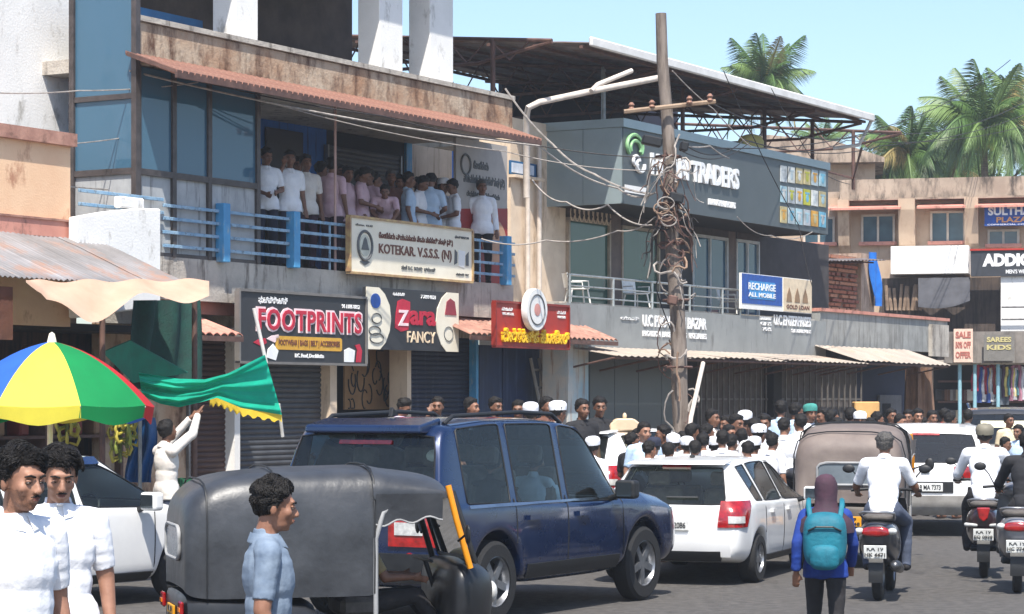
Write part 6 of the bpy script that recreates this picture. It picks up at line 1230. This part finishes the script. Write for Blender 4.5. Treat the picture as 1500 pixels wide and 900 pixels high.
# cream drum bin by the traders front
c = wp(915,600,33.5); t = T('water_dispenser','cream box shaped water dispenser with a peaked lid in the crowd','water dispenser',(c.x,33.5,0),WORLD); CB = M('plastic_cream',(214,190,158),(196,170,140),5,.5)
b = MB(); b.box(c.x-.17,c.x+.17,33.33,33.67,0,1.22); t.part('pedestal',b,CB,bev=.03); b = MB(); b.prism([(c.x-.19,1.22),(c.x+.19,1.22),(c.x+.21,1.55),(c.x-.21,1.55)],33.3,33.7); t.part('tank',b,CB,bev=.03,seg=2); b = MB(); b.prism([(c.x-.22,1.555),(c.x+.22,1.555),(c.x+.22,1.65),(c.x+.12,1.73),(c.x-.12,1.73),(c.x-.22,1.65)],33.28,33.72); l = t.part('lid',b,CB,bev=.02); b = MB(); b.ell((c.x,33.5,1.76),(.03,.03,.05)); t.part('knob',b,CB,l,smooth=60); b = MB(); b.cap((c.x,33.28,1.35),(c.x,33.22,1.33),.015,.012); t.part('tap',b,STEEL)
t = T('wooden_ladder','narrow grey ladder leaning against the navy doors','ladder',(ft(798,.2),.2,.13)); xa, xc = ft(792,.3), ft(804,.3)
for x in (xa,xc): b = MB(); b.tube([(x,-.1,.13),(x,.5,2.7)],.03,6); t.part('rail',b,M('ladder_grey',(150,146,140),None,6,.7))
for i in range(8): b = MB(); z = .4+i*.3; y = -.1+.6*(z-.13)/2.57; b.tube([(xa,y,z),(xc,y,z)],.02,6); t.part('rung',b,M('ladder_grey',(150,146,140)))
c = wp(1268,590,48); b = MB(); b.box(c.x-.25,c.x+.25,47.8,48.2,.13,1.95); one('cardboard_carton','tall plain cardboard carton standing by the dark doorway','carton',b,M('carton_tan',(206,164,104),(188,146,90),4,.8),(c.x,48,.13),WORLD,bev=.02)
# ---------------- people in the scene ----------------
G1 = 'people crowding the balcony'; G2 = 'crowd in front of the shops'
def bal(px,y,pose_,rz,sc,sh,tr,label,head='hair',skin=1,long=False,**k):
    y = .16+.55*y; person(proto(pose_,long),label,FAC.m @ V((ft(px,y),y,FL)),rz,sc,sh,tr,head,skin,G1,**k)
bal(390,.5,'hands',.45,1.0,WHITE,NAVY,'leftmost man on the balcony in white shirt looking at his hands')
bal(424,.4,'phone',.5,1.0,WHITE,NAVY,'balcony man in white shirt with a phone held to his ear')
bal(448,.62,'stand',.35,1.0,OFFW,MAROON,'balcony man in off white shirt right of the man on the phone',must=True)
bal(470,1.05,'stand2',2.7,.98,PINK,MAROON,'balcony man at the back turned to the wall left of the thin post')
bal(486,.45,'stand',2.75,1.0,PINK,MAROON,'balcony man in pink shirt with his back turned by the thin post')
bal(509,.75,'stand2',1.0,.96,PINK,MAROON,'balcony boy in pink shirt turned right beside the thin post')
bal(530,.6,'look_down',1.5,.97,PINK,MAROON,'balcony man in pink shirt bending his head left of the leaning child')
bal(527,1.35,'stand',.2,.97,GREYS,DARKT,'balcony man in grey at the back behind the pink shirts')
bal(549,1.0,'stand2',2.2,.95,OFFW,DARKT,'balcony boy in off white turned away behind the leaning child')
bal(563,.3,'lean',.1,.87,PINK,MAROON,'child in pink shirt leaning over the cream board',)
bal(573,1.0,'stand',.0,1.0,BROWNC,DARKT,'older balcony man in brown behind the leaning child',must=True,hairm=HAIRG)
bal(598,.6,'stand2',1.8,.98,LBLUE,NAVY,'balcony man in pale blue shirt seen from the side')
bal(612,1.25,'stand',.5,.98,BLACKC,DARKT,'balcony man in black at the back right of the pale blue shirt')
bal(630,.42,'look_down',2.95,1.0,LBLUE,NAVY,'balcony man in pale blue shirt with his broad back to the street')
bal(649,.8,'phone',.9,.98,WHITE,NAVY,'balcony man in white with his hand at his head near the right end',head='cap')
bal(664,.45,'hands',-1.3,.97,WHITE,NAVY,'balcony man in white shirt facing left with folded hands')
bal(706,.35,'stand',.1,1.0,WHITE,DARKT,'rightmost balcony man in long sleeved white shirt before the notice board',long=True,hairm=HAIRG,must=True)
bal(352,.35,'look_down',.7,.97,WHITE,NAVY,'man in white shirt standing behind the glass panes') if False else None
def cr(px,top,d,pose_,rz,sh,label,head='hair',skin=1,tr=None,long=False,z=0,**k):
    s = 3500/d; h = 2-(top-585)/s-z; sc = max(.8,min(1.09,h/1.725)); z0 = 2-(top-585)/s-1.725*sc
    X = (px-750)/s; zz = max(0,z0) if z0 < .35 else z0
    person(proto(pose_,long),label,(X,d,max(0,min(z0,.16))),rz,sc,sh,tr or DARKT,head,skin,G2,shoes=False,**k)
cr(587,574,35.5,'look_down',1.2,LILAC,'person in lilac shirt by the brown poster seen over the SUV roof')
cr(641,563,35.5,'phone',.2,GREYS,'man in grey shirt on the phone in front of the navy shutter',must=True)
cr(690,582,34.5,'stand',.9,BROWNC,'person in brown standing by the light blue post',skin=0)
cr(725,578,34.5,'stand2',1.2,BLACKC,'man in black turned right in front of the navy doors')
cr(760,586,33,'stand',-.3,DARKT,'dark shirted man left of the two white skullcaps')
cr(777,590,31.5,'stand',2.8,WHITE,'man in white skullcap just above the front of the SUV roof',head='cap',long=True)
cr(801,577,33.5,'stand',.5,BROWNC,'bearded man in brown between two white skullcaps',must=True)
cr(817,588,31,'stand2',2.7,WHITE,'man in white skullcap and white kurta beside the roof rail',head='cap',long=True)
cr(853,584,33,'stand',.4,BLACKC,'young man in black shirt left of the other black shirted man')
cr(878,580,33.3,'stand2',.6,BLACKC,'man in black shirt left of the cream water dispenser',must=True)
cr(868,640,28.5,'stand',2.6,WHITE,'man in white skullcap half hidden behind the SUV windscreen',head='cap',long=True)
cr(944,618,30.3,'stand',.25,LBLUE,'man in pale blue facing the camera right of the water dispenser',skin=2)
cr(925,634,31,'stand2',2.3,BLACKC,'dark haired man left of the pale blue shirted man')
cr(958,641,29.6,'stand',2.8,WHITE,'man in a navy skullcap among the white shirts',head='cap',capm=NAVY)
cr(986,636,29.8,'stand',3.0,WHITE,'man in white skullcap with his back to us above the white hatchback',head='cap',long=True)
cr(972,622,32,'stand2',-1.0,BLACKC,'man with dark hair behind the navy skullcap')
cr(1014,620,31.2,'stand',1.6,WHITE,'young man in white facing right left of the utility pole foot')
cr(1035,621,31,'stand2',2.4,WHITE,'young man in white just right of the utility pole foot')
cr(1018,645,29.9,'stand',2.9,WHITE,'short boy in white below the pole foot')
cr(1043,599,36,'stand',.8,OFFW,'man in off white further back right of the pole')
cr(1058,630,30.3,'stand',3.0,WHITE,'boy in white with round black hair right of the pole',long=True)
cr(1078,606,32.5,'stand2',1.2,WHITE,'tall man in white looking right at the middle of the crowd',must=True)
cr(1091,602,33.5,'stand',2.7,WHITE,'man in white skullcap behind the tall man in white',head='cap')
cr(1104,612,31.5,'stand',-2.6,WHITE,'man in white kurta with his back turned left of the pale blue shirt',long=True)
cr(1119,606,33,'stand2',.3,OFFW,'man in off white facing us left of the pale blue shirt')
cr(1105,640,29.9,'stand',2.8,WHITE,'broad man in white standing behind the white hatchback bonnet',long=True,head='cap')
cr(1144,586,37,'stand',2.8,LBLUE,'standing man in pale blue shirt with dark trousers in the middle distance',tr=NAVY)
cr(1166,590,37.2,'stand2',2.5,LBLUE,'second man in pale blue shirt right of the first one',tr=NAVY)
cr(1187,592,36.5,'stand',.2,WHITE,'man in a green and white cap behind the brown auto rickshaw',head='cap',capm=GREEN_C)
cr(1206,597,38,'stand2',-.6,WHITE,'man in white right of the green cap')
cr(1218,600,37,'stand',1.5,WHITE,'young man in white facing right above the rickshaw hood')
cr(1246,597,39,'stand',2.5,BROWNC,'man in brown in front of the cardboard carton')
cr(1259,603,37,'stand2',.4,GREYS,'man in grey bending right of the cardboard carton',head='cap')
cr(1306,598,41,'stand',.2,WHITE,'man in white with dark beard left of the tree trunk',must=True)
cr(1285,603,40,'stand2',2.2,WHITE,'man in white before the dark doorway')
cr(1331,600,41,'stand',-.5,WHITE,'man in white below the tree trunk')
cr(1344,598,42,'stand2',.6,CREAM,'man in cream right of the tree trunk',skin=2)
cr(1366,601,41,'stand',.1,WHITE,'man in white facing us above the white crossover')
cr(1384,598,45,'stand',1.2,RED_C,'person in red near the far shop posts')
cr(1392,604,40,'stand2',2.4,WHITE,'man in white between the crossover and the dark grey SUV')
cr(1418,600,46,'stand',2.4,GREYS,'person in grey in front of the far shelves')
cr(1132,612,39,'stand',1.0,WHITE,'man in white partly behind the first pale blue shirt')
cr(1000,603,38,'stand',.4,OFFW,'man in off white behind the utility pole foot')
cr(1064,608,36,'stand2',-.4,WHITE,'man in white at the back between pole and tall man')
cr(1472,640,36,'stand2',1.6,WHITE,'man in white walking between the two right hand scooters',z=0)
cr(1492,622,38,'stand',-.8,LBLUE,'man in pale blue at the right edge behind the scooters')
cr(1478,606,44,'stand',.3,CREAM,'man in cream at the right edge beside the dark grey SUV')
cr(1226,612,36,'stand2',.2,WHITE,'man in white just above the middle of the rickshaw hood')
cr(1275,612,37.5,'stand',-.4,OFFW,'man in off white over the right end of the rickshaw hood',skin=2)
cr(1318,606,39,'stand2',1.4,LBLUE,'man in pale blue left of the white crossover roof',skin=0)
cr(1355,612,43,'stand',.8,CREAM,'man in cream shirt behind the crossover roof',must=True)
cr(1000,632,31.5,'stand2',-.7,OFFW,'man in off white looking left beside the white skullcap')
cr(1046,640,30.6,'stand',2.7,WHITE,'man in white kurta and skullcap right of the short boy',head='cap',long=True)
cr(1072,636,31.2,'stand2',2.9,LBLUE,'boy in pale blue seen from behind below the tall man')
cr(1087,628,31.9,'stand',2.5,OFFW,'man in off white kurta between the tall man and the broad man',long=True)
cr(1124,630,33,'stand2',2.9,WHITE,'young man in white before the pale blue shirts')
cr(934,628,32.4,'stand',-.4,WHITE,'man in white beside the cream water dispenser')
for i,(px,top,d,p,rz,sh,hd,lab) in enumerate((
 (951,646,29.3,'stand2',2.6,WHITE,'hair','boy in white squeezed between the navy skullcap and the pale blue shirt'),
 (1006,640,30.2,'stand',2.9,WHITE,'cap','man in white skullcap left of the short boy below the pole'),
 (1030,634,30.0,'stand2',-2.7,WHITE,'hair','young man in white with his back to us directly below the pole'),
 (1068,622,32.0,'stand',.5,WHITE,'hair','man in white facing us just left of the tall man in white'),
 (1112,622,31.0,'stand2',2.8,OFFW,'cap','man in off white with skullcap right of the broad man in white'),
 (1131,634,30.6,'stand',2.4,WHITE,'hair','young man in white at the right end of the hatchback roof'),
 (1149,612,34.0,'stand2',2.9,WHITE,'hair','man in white in front of the first pale blue shirt'),
 (1172,606,35.0,'stand',-2.8,OFFW,'hair','man in off white in front of the second pale blue shirt'),
 (1096,646,29.4,'stand2',-2.5,WHITE,'hair','boy in white right behind the hatchback roof aerial'),
 (979,648,29.2,'stand',2.6,OFFW,'hair','boy in off white in front of the white skullcap man'))):
    cr(px,top,d,p,rz,sh,lab,hd,long=(i%3==0),skin=i%3)
bal(436,1.2,'stand2',.2,1.0,OFFW,DARKT,'balcony man in off white at the back between the phone man and his neighbour')
bal(498,1.2,'stand',.3,.99,WHITE,DARKT,'balcony man in white at the back just right of the thin post',must=True)
bal(541,.95,'stand',-.6,.97,PINK,MAROON,'balcony boy in pink between the bending man and the leaning child')
bal(586,.9,'stand2',.6,.96,WHITE,NAVY,'balcony boy in white left of the pale blue shirt',skin=0)
bal(616,.6,'look_down',1.2,.97,WHITE,NAVY,'balcony boy in white looking down beside the broad pale blue back')
bal(676,.9,'stand',.4,.98,BLACKC,DARKT,'balcony man in black between the folded hands and the rightmost man')
bal(641,1.3,'stand',-.2,1.0,GREYS,DARKT,'balcony man in grey at the back above the broad pale blue back',hairm=HAIRG)
# man with raised arms at the green cloth
d = 27.3; person(proto('raise',True),'man in pale long sleeved shirt with both arms raised to the green cloth',((244-750)/3500*d,d,0),2.2,1.03,OFFW,JEANS,'hair',1)
# riders
def rider(label,loc,phi,sh,tr,head='hair',capm=None,long=False,hairm=None,sc=1.0): 
    person(proto('rider',long),label,loc,PI-phi,sc,sh,tr,head,1,None,capm=capm,hairm=hairm)
scooter('black scooter with a wide red tail lamp behind the woman in blue',(3.8,24.4,0),D(14),M('scooter_charcoal',(52,52,56),(42,42,46),6,.35,coat=.6),'wide','KA 19 HK 4471')
rider('man in white T-shirt riding the scooter behind the brown auto rickshaw',(3.8,24.4,0),D(14),WHITE,JEANS,hairm=HAIRG)
scooter('dark motor scooter with a red triangular tail lamp at the right',(5.42,27.4,0),D(12),M('scooter_maroon',(52,28,32),(40,22,26),6,.3,coat=.7),'tri','KA 19 EQ 0938')
rider('man in long white shirt and grey cap riding the scooter with triangular lamp',(5.42,27.4,0),D(12),WHITE,DARKT,'peak',M('cap_khaki',(126,120,104)),True,sc=1.03)
scooter('silver scooter with a white number plate at the right edge',(5.35,25.3,0),D(12),M('scooter_silver',(150,150,154),(130,130,134),6,.35,.4,coat=.5),'wide','KA 19 HC 7745')
rider('man in black jacket riding the silver scooter at the right edge',(5.46,25.3,0),D(12),BLACKC,DARKT,'hair',None,True)
scooter('parked black scooter standing among the crowd behind the hatchback',(3.3,30.6,0),D(70),M('scooter_charcoal',(52,52,56)),'tri','KA 19 EN 2210',group='parked scooters')
# woman with scarf and backpack
d = 17.5; X = (1209-750)/3500*d; wo = person(proto('walk',True),'woman in plum headscarf and royal blue jacket with a teal backpack',(X,d,0),PI-.15,.84,ROYAL,DARKT,'scarf',0,capm=MAROON)
TEAL = M('bag_teal',(10,112,130),(8,92,110),6,.7,bump=.4,bs=20)
t = T('backpack','teal backpack worn by the woman in the plum headscarf','backpack',(X,d-.2,.85),Frame((X,d,0),-.15)); t.o.location = (X,d,.72); t.base = V((0,0,0)); t.fr = t.fr
me = loft([[(w*math.copysign(abs(math.cos(a))**.6,math.cos(a)),-.13-q*.17*1,.06+z+h*math.copysign(abs(math.sin(a))**.6,math.sin(a))) for a in [k*PI/8 for k in range(16)]] for q,w,h,z in ((0,.14,.18,.2),(.1,.165,.21,.2),(.6,.16,.205,.2),(.9,.13,.17,.19),(1,.08,.1,.18))],2); o = t.put('bag',me,TEAL,(0,0,0))
me = loft([[(w*math.copysign(abs(math.cos(a))**.6,math.cos(a)),-.27-q*.07,.02+z+h*math.copysign(abs(math.sin(a))**.6,math.sin(a))) for a in [k*PI/8 for k in range(16)]] for q,w,h,z in ((0,.115,.1,.12),(.5,.11,.095,.12),(1,.07,.06,.12))],2); t.put('front_pocket',me,TEAL,(0,0,0))
for s in (-1,1): b = MB(); b.tube([(s*.1,-.16,.38),(s*.12,-.1,.5),(s*.12,.0,.54),(s*.13,.08,.47),(s*.14,.1,.3)],.02,6); t.part('strap',b,TEAL,smooth=60)
b = MB(); b.tube([(-.12,-.29,.33),(-.06,-.31,.36),(.06,-.31,.36),(.12,-.29,.33)],.007,5); t.part('zip',b,BLKP)
# passenger and driver inside the first rickshaw, driver of the SUV and hatchback
def inside(fr_o, off, rz, label, sh, pose_='sit', head='hair', sc=.95, capm=None):
    m = Matrix.Translation(fr_o.location) @ Matrix.Rotation(fr_o.rotation_euler[2],4,'Z'); p = m @ V(off); person(proto(pose_),label,p,fr_o.rotation_euler[2]+PI+rz,sc,sh,DARKT,head,1,None,capm=capm,shoes=False)
# ---- foreground men, finer ----
def locks(P, n, L, mat, seed, curl=1.0, parent=None):
    """combed wavy strands: each follows the scalp, in a direction that drifts smoothly over the head"""
    rnd = random.Random(seed); H = head_mtx(P.J); Hi = H.inverted(); cand = [(p.center.copy(), p.normal.copy()) for p in P.hair.polygons]; b = MB(); C = V((0,.01,.02)); off = V((seed*3.1,0,0))
    for i in range(n):
        c, nn = rnd.choice(cand); q = Hi @ c; top = q.z > .045
        Ls = (L if top else L*.35)*rnd.uniform(.6,1.2); nl = (q-C).normalized()
        f = q*14+off; dr = V((.55+.9*noise.noise(f), -.25+.9*noise.noise(f+V((9,0,0))), .2)) if top else V((0,.3,-1))
        dl = (dr-nl*dr.dot(nl)).normalized(); sd = nl.cross(dl); ph = noise.noise(f*.8)*6+rnd.uniform(-.5,.5); pts = []; R0 = (q-C).length
        for j in range(7):
            s_ = j/6; p = q+dl*Ls*s_+sd*.005*curl*math.sin(ph+s_*5); rad = R0+.001+(.011 if top else .002)*math.sin(PI*min(1,s_*.9+.05)); pts.append(H @ (C+(p-C).normalized()*rad))
        r = rnd.uniform(.0013,.0026); b.tube(pts,[r*.8,r,r*1.1,r,r*.9,r*.6,r*.2],4)
    me = b.mesh('locks'); fixmesh(me,80); o = obj('hair_locks',me,mat,parent); o['kind'] = 'stuff'; return o
def fore(label, J, loc, rz, sc, sh, skin, beard=False, must=False, n=520, L=.045, seed=1, hairz=None):
    P = make_proto(J, .0075, hi=True); o = person(P,label,loc,rz,sc,sh,NAVY,'hair',skin,None,must=must)
    hm = [c for c in o.children if c.name.startswith('hair')][0]; locks(P,n,L,HAIRM,seed,1.2,hm)
    H = head_mtx(J); Hi = H.inverted()
    if beard:
        keep = []
        for p in P.body.polygons:
            q = Hi @ p.center; keep.append(-.125 < q.z < -.03 and abs(q.x) < .085 and q.y < .02 and (abs(q.x) > .03 or q.z < -.078) and q.y > -.14 and not (q.z > -.05-.0*q.y and q.y < -.03 and abs(q.x) < .05))
        me = sub_shell(P.body,keep,.0012,.0006,60,0,3)
        if me: obj('beard',me,M('stubble',(138,98,76),(104,72,56),160,.7),o)
    return o, P
jm = pose(hy=.12,hp=.12,hed=(0,-.03,1.585)); fore('bearded young man in white shirt at the far left foreground',jm,((26-750)/372,9.4,.12),.78,.985,WHITE,2,True,True,2200,.05,4)
jm = pose(hy=.05,hp=.3,hed=(0,-.04,1.58)); fore('young man with moustache and white shirt looking down, second from left in the foreground',jm,((86-750)/324,10.8,.12),.28,.97,WHITE,2,False,True,2200,.05,5)
jm = pose(hy=.0,hp=.12,hed=(0,-.03,1.585)); fore('young man in blue check shirt seen in profile before the black rickshaw',jm,((394-750)/318,11.0,0),1.75,.95,CHECK,0,False,False,2000,.036,6)
# occupants
SV = [o for o in COL.objects if o.get('label','').startswith('dark blue SUV')][0]; inside(SV,(.38,.28,-.06),0,'driver in pale shirt at the wheel of the dark blue SUV',LBLUE); inside(SV,(.38,-.5,-.06),.0,'dark clothed passenger in the back seat of the dark blue SUV',BLACKC)
inside(A1.o,(.15,-.75,-.2),.3,'passenger with dark hair seated inside the black rickshaw',BROWNC,sc=.86)
inside(A1.o,(.0,.3,-.22),0,'driver in khaki seated at the front of the black rickshaw',M('khaki',(150,130,90)),sc=.86)
inside(A2.o,(0,.1,-.12),0,'driver seated in the brown auto rickshaw',M('khaki',(150,130,90)),sc=.92)
# ---------------- light street haze ----------------
b = MB(); b.box(-120,160,-12,140,-1.0,14.5); hz = one('haze','x','x',b,None,(0,0,0),WORLD); del hz['label']; del hz['category']; hz['kind'] = 'stuff'
hm_ = bpy.data.materials.new('haze_air'); hm_.use_nodes = True; n_ = hm_.node_tree.nodes
for x in list(n_): n_.remove(x)
o_ = n_.new('ShaderNodeOutputMaterial'); v_ = n_.new('ShaderNodeVolumePrincipled'); v_.inputs['Color'].default_value = (.86,.9,.95,1); v_.inputs['Density'].default_value = .001; v_.inputs['Anisotropy'].default_value = .3
hm_.node_tree.links.new(v_.outputs[0], o_.inputs['Volume']); hz.data.materials.append(hm_)
